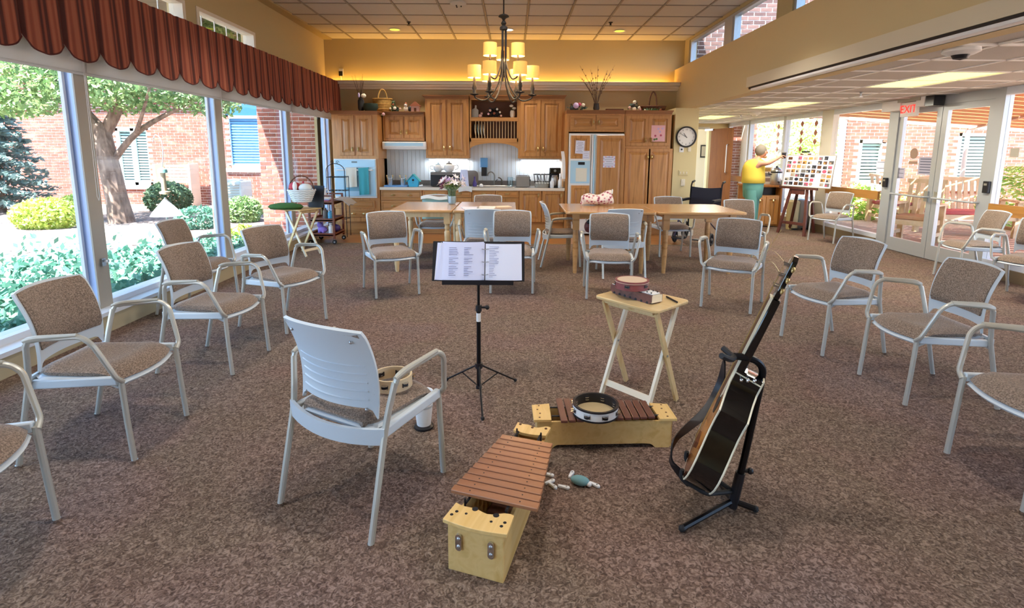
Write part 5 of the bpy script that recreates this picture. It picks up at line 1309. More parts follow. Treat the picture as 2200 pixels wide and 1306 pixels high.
tl = n.new('ShaderNodeBsdfTranslucent'); l.new(r.outputs[0], tl.inputs[0]); mx = n.new('ShaderNodeMixShader'); mx.inputs[0].default_value = .12
l.new(b.outputs[0], mx.inputs[1]); l.new(tl.outputs[0], mx.inputs[2]); l.new(mx.outputs[0], n['Material Output'].inputs[0]); MATS['stripe'] = m
M('piping', '5a241b', .9)
def valance(label, y0, y1, pitch):
    ns = round((y1 - y0) / pitch); t = thing('window_valance', label, 'valance', (-3.04, 0, 2.02)); P = (y1 - y0) / ns
    MB().box(-.3, -.02, y0, y1, .565, .585).obj('top_board', 'stripe', t, smooth=0)
    bot = []
    def f(u, v):
        q = u * ns; k = min(int(q), ns - 1); s = q - k; y = y0 + q * P
        drop = .13 * (1 - abs(sin(pi * s)) ** .55)
        rip = .022 * sin(pi * s) * (1 - .5 * v) + .006 * sin(s * pi * 6) * (1 - .3 * v)
        skew = .03 * (1 - v) * sin(pi * s)
        return (rip - .015 * (s < .06) - .01 * (1 - v) * cos(pi * s), y - skew * .6, (0 + drop) * (1 - v) + .58 * v)
    MB().sheet(f, ns * 16, 8, .006).obj('fabric', 'stripe', t, smooth=60)
    MB().tube([Vector(f(i / (ns * 16), 0)) for i in range(ns * 16 + 1)], .005, 5).obj('hem', 'piping', t)
valance('striped rust scalloped valance over the nearer left windows', .95, 6.02, .317)
valance('striped rust scalloped valance over the farther left windows', 6.04, 9.72, .317)
translucent('rollercloth', 'd9d6cf', .35)
for i in range(3, len(MUL) - 1):
    y0, y1 = MUL[i][1] - .07, MUL[i + 1][0] + .07
    t = thing('roller_shade', ['', '', 'white roller shade behind the camera on left window wall', 'white roller shade over leftmost visible window pane', 'white roller shade over pane with tree trunk', 'white roller shade over pane with blue blinds', 'white roller shade over pane nearest kitchen'][i], 'roller shade', (-3.2, (y0 + y1) / 2, 1.955)); d = (y1 - y0) / 2
    MB().box(-.003, .003, -d, d, .02, .5).obj('cloth', 'rollercloth', t, smooth=0)
    MB().tube([(0, -d, .012), (0, d, .012)], .012, 8).obj('hem_bar', 'rollercloth', t)
    MB().tube([(0, -d, .5), (0, d, .5)], .028, 12).obj('roller', 'white', t)
    MB().tube([(.01, d - .03, .5), (.012, d - .03, -.9), (.02, d - .05, -.93), (.025, d - .07, -.9), (.022, d - .05, .5)], .0011, 4).obj('cord', 'white', t)
# ------------------------------------------------------------------ storefront fittings
c = Xp(1955, 235, 5.5)
t = thing('exit_sign', 'red lit exit sign above the glass doors', 'exit sign', (5.5, c.y, c.z))
emat('exitred', 'ff2a22', .5); M('exitwhite', 'e9e3df', .5)
def zx(py): return Xp(1955, py, 5.5).z - c.z
def yx(px): return Xp(px, 235, 5.5).y - c.y
MB().box(-.02, .02, yx(1972), yx(1938), zx(250), zx(220)).obj('face', 'exitwhite', t, smooth=0)
tx = text_on('lettering', 'EXIT', .15, 'exitred', t, (-.022, (yx(1972) + yx(1938)) / 2, (zx(250) + zx(220)) / 2), (pi / 2, 0, -pi / 2))
MB().box(-.05, .05, yx(1982), yx(1934), zx(219), zx(208)).obj('canopy', 'mullion', t, smooth=0)
for k, (a, b, q0, q1, mt) in enumerate(((1900, 1940, 241, 220, 'exitwhite'), (1972, 1992, 230, 208, 'exitwhite'), (1992, 2012, 229, 206, 'mwblack'))):
    ya, yb = Xp(b, 230, 5.5).y, Xp(a, 230, 5.5).y
    tag(MB().box(5.46, 5.60, ya + .004, yb - .004, Xp(a, q0, 5.5).z, Xp(a, q1, 5.5).z).obj('door_operator', mt, smooth=0, bevel=.004), ['white box left of the exit sign above glass door', 'white box right of the exit sign above glass door', 'black box at right end above glass door'][k], 'box')
def glass_notice(label, px0, py0, px1, py1, mat, lines=0, X=XR + .03, rnd=False):
    a, b = Xp(px0, py0, X), Xp(px1, py1, X); yc, zc_ = (a.y + b.y) / 2, (a.z + b.z) / 2; w, h = abs(a.y - b.y), abs(a.z - b.z)
    t = thing('door_notice', label, 'notice', (X, yc, zc_))
    if rnd: MB().lathe([(0, 0), (w / 2, 0), (w / 2, .004), (0, .004)], 24, sy=1).move(R=Matrix.Rotation(-pi / 2, 3, 'Y')).obj('disc', mat, t)
    else: MB().box(-.003, 0, -w / 2, w / 2, -h / 2, h / 2).obj('sheet', mat, t, smooth=0)
    ln = MB()
    for k in range(lines): z = h * (.38 - .76 * k / max(1, lines - 1)); ln.box(-.005, -.003, -w * .4, w * .4, z - h * .02, z + h * .02)
    if lines: ln.obj('text_lines', 'ink', t, smooth=0)
M('papergrey', 'b9b4c4', .8); M('tanround', 'a98b76', .8)
glass_notice('round tan sticker on the left glass door', 1957, 318, 1971, 342, 'tanround', 0, XR + .04, True)
glass_notice('narrow brown sticker under round one on left glass door', 1953, 346, 1971, 353, 'tanround', 0, XR + .04)
glass_notice('grey printed notice at right edge of left glass door', 1976, 337, 2003, 376, 'papergrey', 6, XR + .04)
glass_notice('small grey notice at the lower left of left glass door', 1921, 360, 1942, 384, 'papergrey', 3, XR + .04)
glass_notice('pale notice on the pane left of glass doors', 1884, 346, 1903, 364, 'paper', 2)
glass_notice('small grey sticker on the pane right of glass doors', 2172, 318, 2188, 338, 'mullion', 0)
for k, (px, py) in enumerate(((1892, 391), (2146, 404))):
    c = Xp(px, py, XR - .01); c.y = (8.1, 6.36)[k]
    t = thing('card_reader', ['black card reader on post left of glass doors', 'black card reader on post right of glass doors'][k], 'card reader', (XR, c.y, c.z))
    MB().box(-.035, 0, -.04, .04, -.07, .07).obj('case', 'black', t, smooth=0, bevel=.006); MB().box(-.038, -.034, -.02, .02, .02, .045).obj('lens', 'steel', t, smooth=0)
# hanging leaf shaped ornaments before the aisle windows
M('ornament', 'b0705a', .8); M('ornpink', 'c99a94', .8)
for k, (px, ys_, mt) in enumerate(((1673, (272, 289, 305, 321), 'ornpink'), (1724, (266, 285, 302, 320), 'ornament'), (1754, (265, 285, 304), 'ornament'))):
    c = Xp(px, ys_[0], XR - .06)
    t = thing('hanging_ornament', ['pinkish string of diamond ornaments above the woman', 'string of four brown diamond ornaments over poster board', 'string of three brown diamond ornaments beside wide post'][k], 'ornament', (XR - .06, c.y, 2.16))
    zl2 = [Xp(px, y, XR - .06).z - 2.16 for y in ys_]
    MB().tube([(0, 0, 0), (0, 0, zl2[-1])], .002, 4).obj('string', 'ivory', t)
    for z in zl2: MB().lathe([(0, -.062), (.03, -.035), (.055, 0), (.03, .035), (0, .06)], 6, (0, 0, z), sx=.35).obj('diamond', mt, t, smooth=0)
# ------------------------------------------------------------------ music stand with open binder
MX, MY = -.19, 2.985
def mz(py, y=MY): return Yp(1030, py, y).z
t = thing('music_stand', 'black folding music stand on tripod in mid floor', 'music stand', (MX, MY, 0))
MB().cyl((0, 0, .035), (0, 0, mz(660)), .0125, n=12).obj('pole', 'blackmetal', t)
MB().cyl((0, 0, mz(660)), (0, 0, mz(603)), .008, n=10).obj('upper_pole', 'blackmetal', t)
MB().cyl((0, 0, mz(690)), (0, 0, mz(672)), .0135, n=12).obj('pole_label', 'white', t)
MB().cyl((0, 0, mz(668)), (0, 0, mz(655)), .018, n=12).cyl((.01, 0, mz(660)), (.05, 0, mz(660)), .007, n=8).ball((.05, 0, mz(660)), .014, 8, 6).obj('clamp_knob', 'black', t)
MB().lathe([(0, 0), (.022, 0), (.024, .03), (0, .03)], 12, (0, 0, mz(790))).obj('hub', 'black', t)
MB().lathe([(0, 0), (.018, 0), (.018, .02), (0, .02)], 12, (0, 0, .035)).obj('lower_collar', 'black', t)
for px, py in ((960.6, 818), (1107, 820), (1037, 903)):
    f = G(px, py) - Vector((MX, MY, 0)); h = mz(790) + .015
    MB().tube([(f.x * .05, f.y * .05, h), (f.x, f.y, .012)], .0055, 7).obj('leg', 'blackmetal', t)
    MB().tube([(0, 0, .045), (f.x * .5, f.y * .5, (h + .012) / 2)], .004, 6).obj('brace', 'blackmetal', t)
    MB().ball((f.x, f.y, .012), .011, 8, 6).obj('foot', 'rubber', t)
zb_, zt_ = mz(601), mz(520, MY + .05)
DW = .262
def dpt(x, s, off=0): return (x, -.02 + .075 * s - off, zb_ - .004 + (zt_ - zb_ + .004) * s)
t2 = MB().sheet(lambda u, v: dpt(-DW + 2 * DW * u, v), 8, 4, -.006)
t2.obj('desk', 'black', t, smooth=0)
MB().box(-.2, .2, -.065, -.015, zb_ - .014, zb_ - .004).box(-.2, .2, -.066, -.06, zb_ - .014, zb_ + .012).obj('ledge', 'black', t, smooth=0)
MB().cyl((0, -.0, zb_ - .03), (0, .0, zb_ + .01), .014, n=10).cyl((-.02, 0, zb_ - .01), (.03, 0, zb_ - .01), .009, n=8).obj('tilt_joint', 'black', t)
b = thing('ring_binder', 'open black ring binder with song sheets on the music stand', 'binder', (MX, MY - .008, .004))
MB().sheet(lambda u, v: dpt(-DW * .99 + 2 * DW * .99 * u, .01 + .99 * v, .001), 8, 3, -.003).obj('cover', 'black', b, smooth=0)
def page(x0, x1, s0, s1, bow, name, mat, off=.006):
    return MB().sheet(lambda u, v: dpt(x0 + (x1 - x0) * u + .012 * (1 - v) * (-1 if x0 < 0 else .2) * (1 - u if x0 < 0 else u), s0 + (s1 - s0) * v, off + bow * sin(pi * u) ** .7), 14, 5, .002).obj(name, mat, b, smooth=40)
page(-.235, .035, .03, .97, .012, 'page', 'papertint'); page(.04, .245, .03, .95, .01, 'page', 'paper')
page(-.205, .03, .04, 1.0, .018, 'page', 'papertint', .009)
MB().tube([dpt(-.245, .03, .012), dpt(-.24, .2, .026), dpt(-.22, .8, .026), dpt(-.212, .99, .014)], .0015, 4).obj('plastic_sleeve_edge', 'white', b)
for k in range(3):
    s = .18 + .32 * k; MB().tube([dpt(.02, s, .01), dpt(.028, s, .03), dpt(.042, s, .032), dpt(.055, s, .01)], .0022, 6).obj('ring', 'steel', b)
rr = random.Random(5); ln = MB()
for col in range(2):
    for k in range(17):
        if k in (5, 10): continue
        x0 = -.165 + .085 * col; L = rr.uniform(.02, .055); s = .86 - .043 * k
        ln.bar(dpt(x0, s, .0335 if True else 0), dpt(x0 + L, s, .0335), .004, .0006, (0, 0, 1))
for k in range(19):
    s = .88 - .042 * k; ln.bar(dpt(.062, s, .021), dpt(.062 + rr.uniform(.02, .055), s, .021), .003, .0006, (0, 0, 1))
M('inkpale', '9a9cba', .8)
ln.obj('song_text', 'inkpale', b, smooth=0, kind='stuff')
# ------------------------------------------------------------------ folding tray tables
M('maplepale_glare', 'efe2c4', .35, coat=.2)  # maple whitened, light glare on the tray table legs painted in
def tray_table(label, c, e1, L, Wd, h, fl, fw):
    ang = math.atan2(e1[1], e1[0]); t = thing('tray_table', label, 'folding table', (c[0], c[1], 0), ang)
    MB().prism(rrect(L, Wd, .035), h - .017, h).obj('table_top', 'maple', t, bevel=.004)
    for s in (-1, 1): MB().box(-L / 2 + .05, L / 2 - .05, s * (Wd / 2 - .05) - .012, s * (Wd / 2 - .05) + .012, h - .04, h - .017).obj('batten', 'maplez', t, smooth=0)
    for s in (-1, 1):
        x = s * fl / 2
        MB().bar((x, -fw / 2, .004), (x, fw * .42, h - .03), .03, .016, (0, 1, 0)).obj('leg', 'maplepale_glare', t, smooth=0)
        xo = x - s * .02
        MB().bar((x + s * .018, fw / 2, .004), (x + s * .018, -fw * .42, h - .03), .03, .016, (0, 1, 0)).obj('leg', 'maplez', t, smooth=0)
        MB().cyl((x - s * .012, .0, h * .51), (x + s * .03, 0, h * .51), .006, n=8).obj('pivot_bolt', 'steel', t)
    MB().bar((-fl / 2, -fw * .37, h * .12), (fl / 2, -fw * .37, h * .12), .035, .014, (0, .4, 1)).obj('stretcher', 'maplepale_glare', t, smooth=0)
    MB().bar((-fl / 2, -fw * .36, h - .045), (fl / 2, -fw * .36, h - .045), .025, .014).obj('top_stretcher', 'maplez', t, smooth=0)
    return t, ang
tt, ang = tray_table('folding wooden tray table holding glockenspiel in mid floor', (.738, 2.955), (.668, -.744), .42, .335, .6, .315, .27)
E1 = Vector((.668, -.744, 0)); E2 = Vector((.744, .668, 0))
# glockenspiel lying on the tray table
ga, gb, gc_ = G(1312, 628, .6), G(1399, 655, .6), G(1431, 644, .6)
gl_len = (gb - ga).length; gl_w = .088; gang = math.atan2((gb - ga).y, (gb - ga).x)
t = thing('glockenspiel', 'small brown glockenspiel with white bars on tray table', 'glockenspiel', (ga.x, ga.y, .6), gang)
MB().prism([(0, .012), (.02, .0), (gl_len - .02, 0), (gl_len, .012), (gl_len, .05), (0, .05)], 0, .012, 'y').obj('side_panel', 'darkbars', t, smooth=0)
MB().prism([(0, .012), (.02, .0), (gl_len - .02, 0), (gl_len, .012), (gl_len, .05), (0, .05)], gl_w - .012, gl_w, 'y').obj('side_panel', 'darkbars', t, smooth=0)
for k in range(7): MB().cyl((.03 + k * (gl_len - .06) / 6, -.001, .006), (.03 + k * (gl_len - .06) / 6, .002, .006), .008, n=10).obj('foot_notch', 'black', t)
MB().box(gl_len - .012, gl_len + .001, .004, gl_w - .004, .008, .048).obj('end_panel', 'maplepale_glare', t, smooth=0)
MB().box(-.001, .012, .004, gl_w - .004, .008, .048).obj('end_panel', 'basketwood', t, smooth=0)
MB().box(.0, gl_len, .012, gl_w - .012, .006, .03).obj('bed', 'darkbars', t, smooth=0)
n_ = 10
for k in range(n_):
    x0 = .006 + k * (gl_len - .01) / n_; w_ = (gl_len - .01) / n_ - .003
    o = MB().box(x0, x0 + w_, .006 + .0008 * k, gl_w - .006 - .0008 * k, .051, .056).obj('bar', 'white', t, smooth=0)
    for y in (.02, gl_w - .02): MB().cyl((x0 + w_ / 2, y, .056), (x0 + w_ / 2, y, .062), .0035, n=8).obj('peg', 'black', o)
def tambourine(label, loc, R, H, shell, headmat, head, jn, rim=None, rot=None, jsize=.02):
    t = thing('tambourine', label, 'tambourine', loc, rot=rot)
    MB().lathe([(R, 0), (R, H), (R - .008, H), (R - .008, 0), (R, 0)], 40).obj('shell', shell, t)
    if rim:
        for z in (0, H - .006): MB().lathe([(R + .002, z), (R + .002, z + .008), (R - .009, z + .008), (R - .009, z), (R + .002, z)], 40).obj('rim', rim, t)
        MB().lathe([(R - .0085, .003), (R - .0085, H - .002), (R - .0095, H - .002), (R - .0095, .003), (R - .0085, .003)], 40).obj('lining', rim, t)
    if head == 'top': MB().lathe([(0, H + .001), (R - .002, H + .001), (R + .003, H - .008), (R - .003, H - .006), (0, H - .003)], 36).obj('drumhead', headmat, t)
    elif head == 'bottom': MB().lathe([(0, .006), (R - .009, .006), (R - .009, .003), (0, .003)], 36).obj('drumhead', headmat, t)
    for k in range(jn):
        a = 2 * pi * (k + .35) / jn
        s = MB().bar(((R - .012) * cos(a), (R - .012) * sin(a), H * .5), ((R + .0025) * cos(a), (R + .0025) * sin(a), H * .5), .014 + jsize, H * .36, (-sin(a), cos(a), 0)).obj('jingle_slot', 'black', t, smooth=0)
        for dz in (-.006, .006): MB().lathe([(0, 0), (jsize, .001), (jsize, .003), (0, .005)], 14, (R * cos(a) * 1.005, R * sin(a) * 1.005, H * .5 + dz)).obj('jingle', 'chrome', s)
    return t
M('maroon', '8a4a4a', .4); M('drumskin', 'd6bda2', .6); M('skinpale', 'c9b48c', .35)
pc = G(1358, 600, .705)
tambourine('maroon headed tambourine lying on the glockenspiel', (pc.x, pc.y - .0, .6575), .092, .046, 'maroon', 'drumskin', 'top', 5, 'maroon', jsize=.014)
pa, pb = G(1432, 636, .61), G(1455, 648, .61)
t = MB().tube([(pa.x, pa.y, .607), (pb.x, pb.y, .607)], .005, 7); tag(t.obj('mallet', 'black'), 'black mallet lying right of the glockenspiel', 'mallet')
# ------------------------------------------------------------------ near xylophone with rosewood bars
u_ = Vector((.2, .597, 0)).normalized(); r_ = Vector((u_.y, -u_.x, 0)); o0 = Vector((-.113, 1.616, 0))
t = thing('xylophone', 'near wooden xylophone with rosewood bars pointing away from us', 'xylophone', o0, math.atan2(-u_.x, u_.y))
Lx, Hx = .66, .178
wx = lambda y: .1 - .033 * y / Lx
for s in (-1, 1): MB().add([(s * (wx(0)), 0, 0), (s * wx(Lx), Lx, 0), (s * wx(Lx), Lx, Hx - .01), (s * wx(0), 0, Hx - .01), (s * (wx(0) - .012), 0, 0), (s * (wx(Lx) - .012), Lx, 0), (s * (wx(Lx) - .012), Lx, Hx - .01), (s * (wx(0) - .012), 0, Hx - .01)], [(0, 1, 2, 3), (7, 6, 5, 4), (0, 4, 5, 1), (3, 2, 6, 7), (1, 5, 6, 2), (0, 3, 7, 4)]).obj('side_panel', 'birch', t, smooth=0)
e = MB().box(-.1, .1, -.012, 0, 0, Hx).obj('end_panel', 'birch', t, smooth=0, bevel=.002)
MB().box(-wx(Lx), wx(Lx), Lx, Lx + .012, 0, Hx).obj('end_panel', 'birch', t, smooth=0, bevel=.002)
MB().box(-.062, .062, .0, Lx, .02, .04).obj('resonator_floor', 'darkbars', t, smooth=0)
for s in (-1, 1):
    MB().prism(rrect(.022, .06, .01, 4), -.02, -.012, 'y').move((s * .058, 0, Hx - .062)).obj('clip', 'chrome', e)
    for z in (.014, -.014): MB().ball((s * .058, -.02, Hx - .062 + z), (.007, .005, .007), 8, 5).obj('rivet', 'steel', e)
def endplate(y0, y1, w0, w1):
    P = [(-w0, y0)] + [(-w0 + 2 * w0 * k / 10, y0 - .012 * sin(pi * k / 10)) for k in range(1, 10)] + [(w0, y0), (w1, y1)] + [(w1 - 2 * w1 * k / 12, y1 - .018 * sin(pi * k / 12) ** 2 + .006 * sin(2 * pi * k / 12 * 2)) for k in range(1, 12)] + [(-w1, y1)]
    p = MB().prism(P, Hx, Hx + .014).obj('top_plate', 'birch', t, smooth=0, bevel=.002)
    return p
p1 = endplate(-.02, .075, .115, .108); p2 = endplate(Lx - .045, Lx + .03, .075, .078)
for x, y, rd in ((-.095, .01, .006), (-.085, .03, .006), (-.05, .03, .005), (-.03, .062, .011), (.05, .055, .011), (.045, .02, .005), (.085, .01, .006), (.09, .03, .006)): MB().cyl((x, y, Hx + .0135), (x, y, Hx + .0146), rd, n=12).obj('hole', 'black', p1)
for x, y in ((-.06, Lx + .01), (0, Lx + .0), (.06, Lx + .01)): MB().cyl((x, y, Hx + .0135), (x, y, Hx + .017), .006, n=10).obj('peg', 'cabdark', p2)
for s in (-1, 1):
    MB().tube([(s * .075, .085, Hx + .012), (s * .05, Lx - .05, Hx + .012)], .005, 6).obj('rail_cord', 'black', t)
    for y in (.085, Lx - .055): MB().cyl((s * (.078 if y < .3 else .055), y, Hx - .02), (s * (.078 if y < .3 else .055), y, Hx + .028), .004, n=8).obj('post', 'black', t)
nb = 11; y0_, y1_ = .125, .515
for k in range(nb):
    y = y0_ + (y1_ - y0_) * k / (nb - 1); Lb = .325 - .1 * k / (nb - 1); xs_ = .018 - .0 * k
    o = MB().box(-Lb / 2, Lb / 2, -.017, .017, 0, .014).obj('bar', 'rosewood', t, smooth=0, bevel=.0025, loc=(xs_ - .004 * k / nb, y, Hx + .019))
    for s in (-.29, .29): MB().cyl((s * Lb, 0, .0138), (s * Lb, 0, .0146), .0028, n=8).obj('cord_hole', 'black', o)
# ------------------------------------------------------------------ second xylophone behind, dark bars, tambourine on top
H2 = .145
xa, xb = .108, .800; yf = 2.405
t = thing('xylophone', 'wooden xylophone with dark bars lying crosswise under black tambourine', 'xylophone', (.455, yf, 0), .03)
hw = (xb - xa) / 2 - .03
P = [(-hw, 0)] + [(-hw + .05, 0)] + [(-hw + .06 + .03 * k / 4, .018 * sin(pi / 2 * k / 4)) for k in range(5)] + [(hw - .13, .022)] + [(hw - .1 + .03 * k / 4, .02 * cos(pi / 2 * k / 4)) for k in range(5)] + [(hw, 0), (hw + .004, H2 - .008), (-hw - .004, H2 - .008)]
MB().prism(P, 0, .012, 'y').obj('front_panel', 'birch', t, smooth=0)
MB().prism(P, .145, .157, 'y').obj('back_panel', 'birch', t, smooth=0)
for s in (-1, 1):
    MB().box(s * hw - .012, s * hw + .012, .012, .145, .0, H2 - .006).obj('end_panel', 'birch', t, smooth=0)
    x_ = s * (hw - .005)
    p = MB().prism([(x_ - s * .05, -.004), (x_ + s * .035, -.004), (x_ + s * .035 , .15), (x_ - s * .055, .165)][::s], H2 - .008, H2 + .006).obj('top_plate', 'birch', t, smooth=0, bevel=.002)
    for q, yy in ((-.005, .02), (.0, .06), (-.01, .1), (.0, .14)): MB().cyl((x_ + q, yy, H2 + .0055), (x_ + q, yy, H2 + .0068), .005, n=10).obj('hole', 'cabdark', p)
MB().box(-hw, hw, .012, .145, .03, .06).obj('resonator_floor', 'darkbars', t, smooth=0)
for y in (.035, .125): MB().tube([(-hw + .06, y, H2 + .004), (hw - .05, y, H2 + .004)], .0045, 6).obj('rail_cord', 'black', t)
for k in range(12):
    x = -hw + .112 + .0385 * k; Lb = .235 - .006 * k
    MB().box(-.016, .016, -.05, Lb - .05, 0, .013).obj('bar', 'darkbars', t, smooth=0, bevel=.0025, loc=(x, .005 + .003 * k, H2 + .009))
pc = G(1279, 880, .185)
tambourine('black and white tambourine with silver jingles on crosswise xylophone', (pc.x, pc.y, H2 + .0245), .108, .052, 'white', 'skinpale', 'bottom', 8, 'black', jsize=.016)
# ------------------------------------------------------------------ small things on the carpet and on the foreground chair
M('tealplush', '6f9aa3', .95); M('whiteclip', 'e2e3e6', .6)
c = G(1246, 1041)
t = thing('egg_shaker_pouch', 'teal oval pouch lying on carpet between the xylophones', 'pouch', (c.x, c.y, 0), -.35)
MB().ball((0, 0, .02), (.042, .024, .02), 16, 9).obj('body', 'tealplush', t); MB().ball((.04, -.004, .014), (.012, .012, .011), 10, 6).obj('tip', 'whiteclip', t)
for k, (px, py, a, lb) in enumerate(((1178, 1022, -.4, 'white peg farthest left beside the rosewood bars'), (1181, 1038, .55, 'white peg lying under the farthest left peg'), (1187, 1046, -.9, 'white peg crossing beside rosewood bars'), (1211, 1049, -.35, 'white peg alone left of teal pouch'), (1227, 1022, 1.1, 'white peg standing out above teal pouch'), (1277, 1044, -.7, 'white peg at right of teal pouch'))):
    c = G(px, py); t = thing('plastic_peg', lb, 'peg', (c.x, c.y, 0), a, 'white pegs on the carpet')
    MB().prism([(-.025, -.005), (.018, -.009), (.026, -.004), (.026, .004), (.018, .009), (-.025, .005)], .002, .012).obj('body', 'whiteclip', t, smooth=0, bevel=.002)
    MB().cyl((.012, 0, .0115), (.012, 0, .014), .004, n=8).obj('stud', 'steel', t)
c = G(911, 918)
t = thing('floor_tumbler', 'white tapered tumbler with black base standing behind foreground chair', 'tumbler', (c.x, c.y, 0))
MB().lathe([(.03, 0), (.05, .004), (.05, .012), (.03, .02), (0, .02)], 20).obj('base', 'black', t)
MB().lathe([(.036, .02), (.045, .1), (.05, .2), (.046, .2), (.04, .1), (0, .03)], 24).obj('cup', 'white', t); MB().lathe([(.0465, .118), (.0485, .12), (.0475, .13), (.0455, .13)], 24).obj('band', 'alumi', t)
pc = G(843, 818, .47)
M('drumwood', 'd8c3a0', .5)
tambourine('pale wooden tambourine lying on the seat of foreground chair', (pc.x, pc.y, .452), .082, .05, 'drumwood', 'drumskin', 'none', 6, None, jsize=.014)
# ------------------------------------------------------------------ guitar on its stand
GY = 1.97
g0 = Yp(1498, 1020, GY)
nh = Vector((-.906, .423, 0)); til = radians(19.3)
Lz = (-nh * sin(til) + Vector((0, 0, cos(til)))).normalized(); Ny = (nh * cos(til) + Vector((0, 0, sin(til)))).normalized(); Wx = Ny.cross(Lz).normalized()
t = thing('guitar', 'black cutaway acoustic guitar with sunburst top leaning on its stand', 'guitar')
t.matrix_world = Matrix((Wx, Ny, Lz)).transposed().to_4x4() @ Matrix.Identity(4); t.location = g0
near = -1 if Wx.y > 0 else 1      # side of the body that faces the camera
def gout(inset=0):
    P = []
    def hwid(z):
        k = [(0, .0), (.008, .07), (.03, .125), (.07, .168), (.12, .185), (.17, .178), (.22, .15), (.27, .128), (.31, .125), (.36, .138), (.41, .142), (.45, .125), (.475, .085), (.487, .03)]
        for (a, b), (c, d) in zip(k, k[1:]):
            if a <= z <= c: return b + (d - b) * (z - a) / (c - a)
        return 0
    zs_ = [0, .004, .012, .03, .05, .08, .12, .16, .2, .24, .28, .32, .36, .4, .43, .455, .475, .487]
    A = [(hwid(z), z) for z in zs_]
    B = [(hwid(z) if z < .37 else max(.03, .138 - (z - .37) * 2.6 if z < .41 else .03), z) for z in zs_]
    for w, z in (A if near < 0 else B): P.append((w - inset, z))
    for w, z in reversed(B if near < 0 else A): P.append((-w + inset, z))
    Q = [P[0]]
    for p in P[1:]:
        if (Vector(p) - Vector(Q[-1])).length > .003: Q.append(p)
    return Q
GO = gout()
MB().prism(GO, -.052, .05, 'y').obj('body', 'blackgloss', t, smooth=50)
m, n, l, b = newmat('sunburst')
tc = n.new('ShaderNodeTexCoord'); gr = n.new('ShaderNodeTexGradient'); gr.gradient_type = 'SPHERICAL'; mp = n.new('ShaderNodeMapping'); mp.inputs['Location'].default_value = (0, 0, -.9); mp.inputs['Scale'].default_value = (5, 1, 4)
l.new(tc.outputs['Object'], mp.inputs[0]); l.new(mp.outputs[0], gr.inputs[0]); r = ramp(n, [(0, '1a0d08'), (.25, '7a3a14'), (.6, 'd98a3a')]); l.new(gr.outputs[0], r.inputs[0]); l.new(r.outputs[0], b.inputs['Base Color']); b.inputs['Roughness'].default_value = .15; MATS['sunburst'] = m
MB().prism(gout(.003), .05, .053, 'y').obj('soundboard', 'sunburst', t, smooth=50)
M('binding', 'e6dfc4', .4)
for y in (.05, -.051): MB().tube([(x * 1.002, y, z) for x, z in GO], .0035, 6, closed=True).obj('binding', 'binding', t)
MB().tube([(near * .031, .049, .478), (near * .031, -.05, .468)], .003, 6).obj('binding', 'binding', t)
MB().lathe([(0, .0535), (.05, .0535), (.05, .0545), (0, .0545)], 28).move((0, 0, .33), R=Matrix.Rotation(-pi / 2, 3, 'X')).obj('soundhole', 'black', t)
MB().box(-.05, .05, .053, .066, .13, .155).obj('bridge', 'cabdark', t, smooth=0)
MB().prism([(-.026, .02), (.026, .02), (.03, .048), (-.03, .048)], .47, .79, 'z').obj('neck', 'blackgloss', t, bevel=.004)
MB().prism([(-.027, .048), (.027, .048), (.027, .058), (-.027, .058)], .36, .79, 'z').obj('fingerboard', 'binding', t, smooth=0)
MB().box(-.0265, .0265, .058, .0595, .36, .79).obj('fret_surface', 'cabdark', t, smooth=0)
MB().prism([(-.026, .01), (.026, .01), (.02, .04), (-.02, .04)], .455, .49, 'z').obj('heel', 'blackgloss', t)
hd = MB().prism([(-.03, .79), (.03, .79), (.04, .825), (.038, .94), (.012, .955), (-.012, .955), (-.038, .94), (-.04, .825)], .03, .048, 'y').obj('headstock', 'blackgloss', t, smooth=0, bevel=.003)
for s in (-1, 1):
    for k in range(3):
        z = .833 + .042 * k; MB().cyl((s * .036, .036, z), (s * .06, .036, z), .004, n=8).ball((s * .064, .036, z), (.008, .006, .011), 9, 6).obj('tuner', 'brass', hd); MB().cyl((s * .02, .045, z), (s * .02, .066, z), .004, n=8).obj('string_post', 'chrome', hd)
for k in range(6): MB().tube([((k - 2.5) * .008, .067, .14), ((k - 2.5) * .0062, .064, .79), ((-1 if k < 3 else 1) * .02, .062, .833 + .042 * (k % 3))], .0007, 4).obj('string', 'brass', t)
rr = random.Random(9)
for k in range(4):
    s = (-1, 1)[k % 2]; z = .84 + .04 * (k // 2 + k % 2); a = rr.uniform(.03, .06)
    MB().tube(smooth_path([(s * .02, .065, z), (s * .03, .065 + a, z + .02), (s * .02, .07 + a * 2, z - .03), (s * .0, .08 + a * 1.2, z + .07 * (k % 3)), (s * .02, .07 + a * 1.7, z + .1)], 5), .00045, 4).obj('string_end', 'brass', hd)
MB().ball((near * .0, -.03, -.01), (.008, .008, .012), 8, 6).obj('strap_button', 'chrome', t)
for k in range(3): MB().ball((near * .04, -.02 + .02 * k, .483 - .01 * k), (.008, .007, .009), 8, 6).obj('cutaway_knob', 'chrome', t)
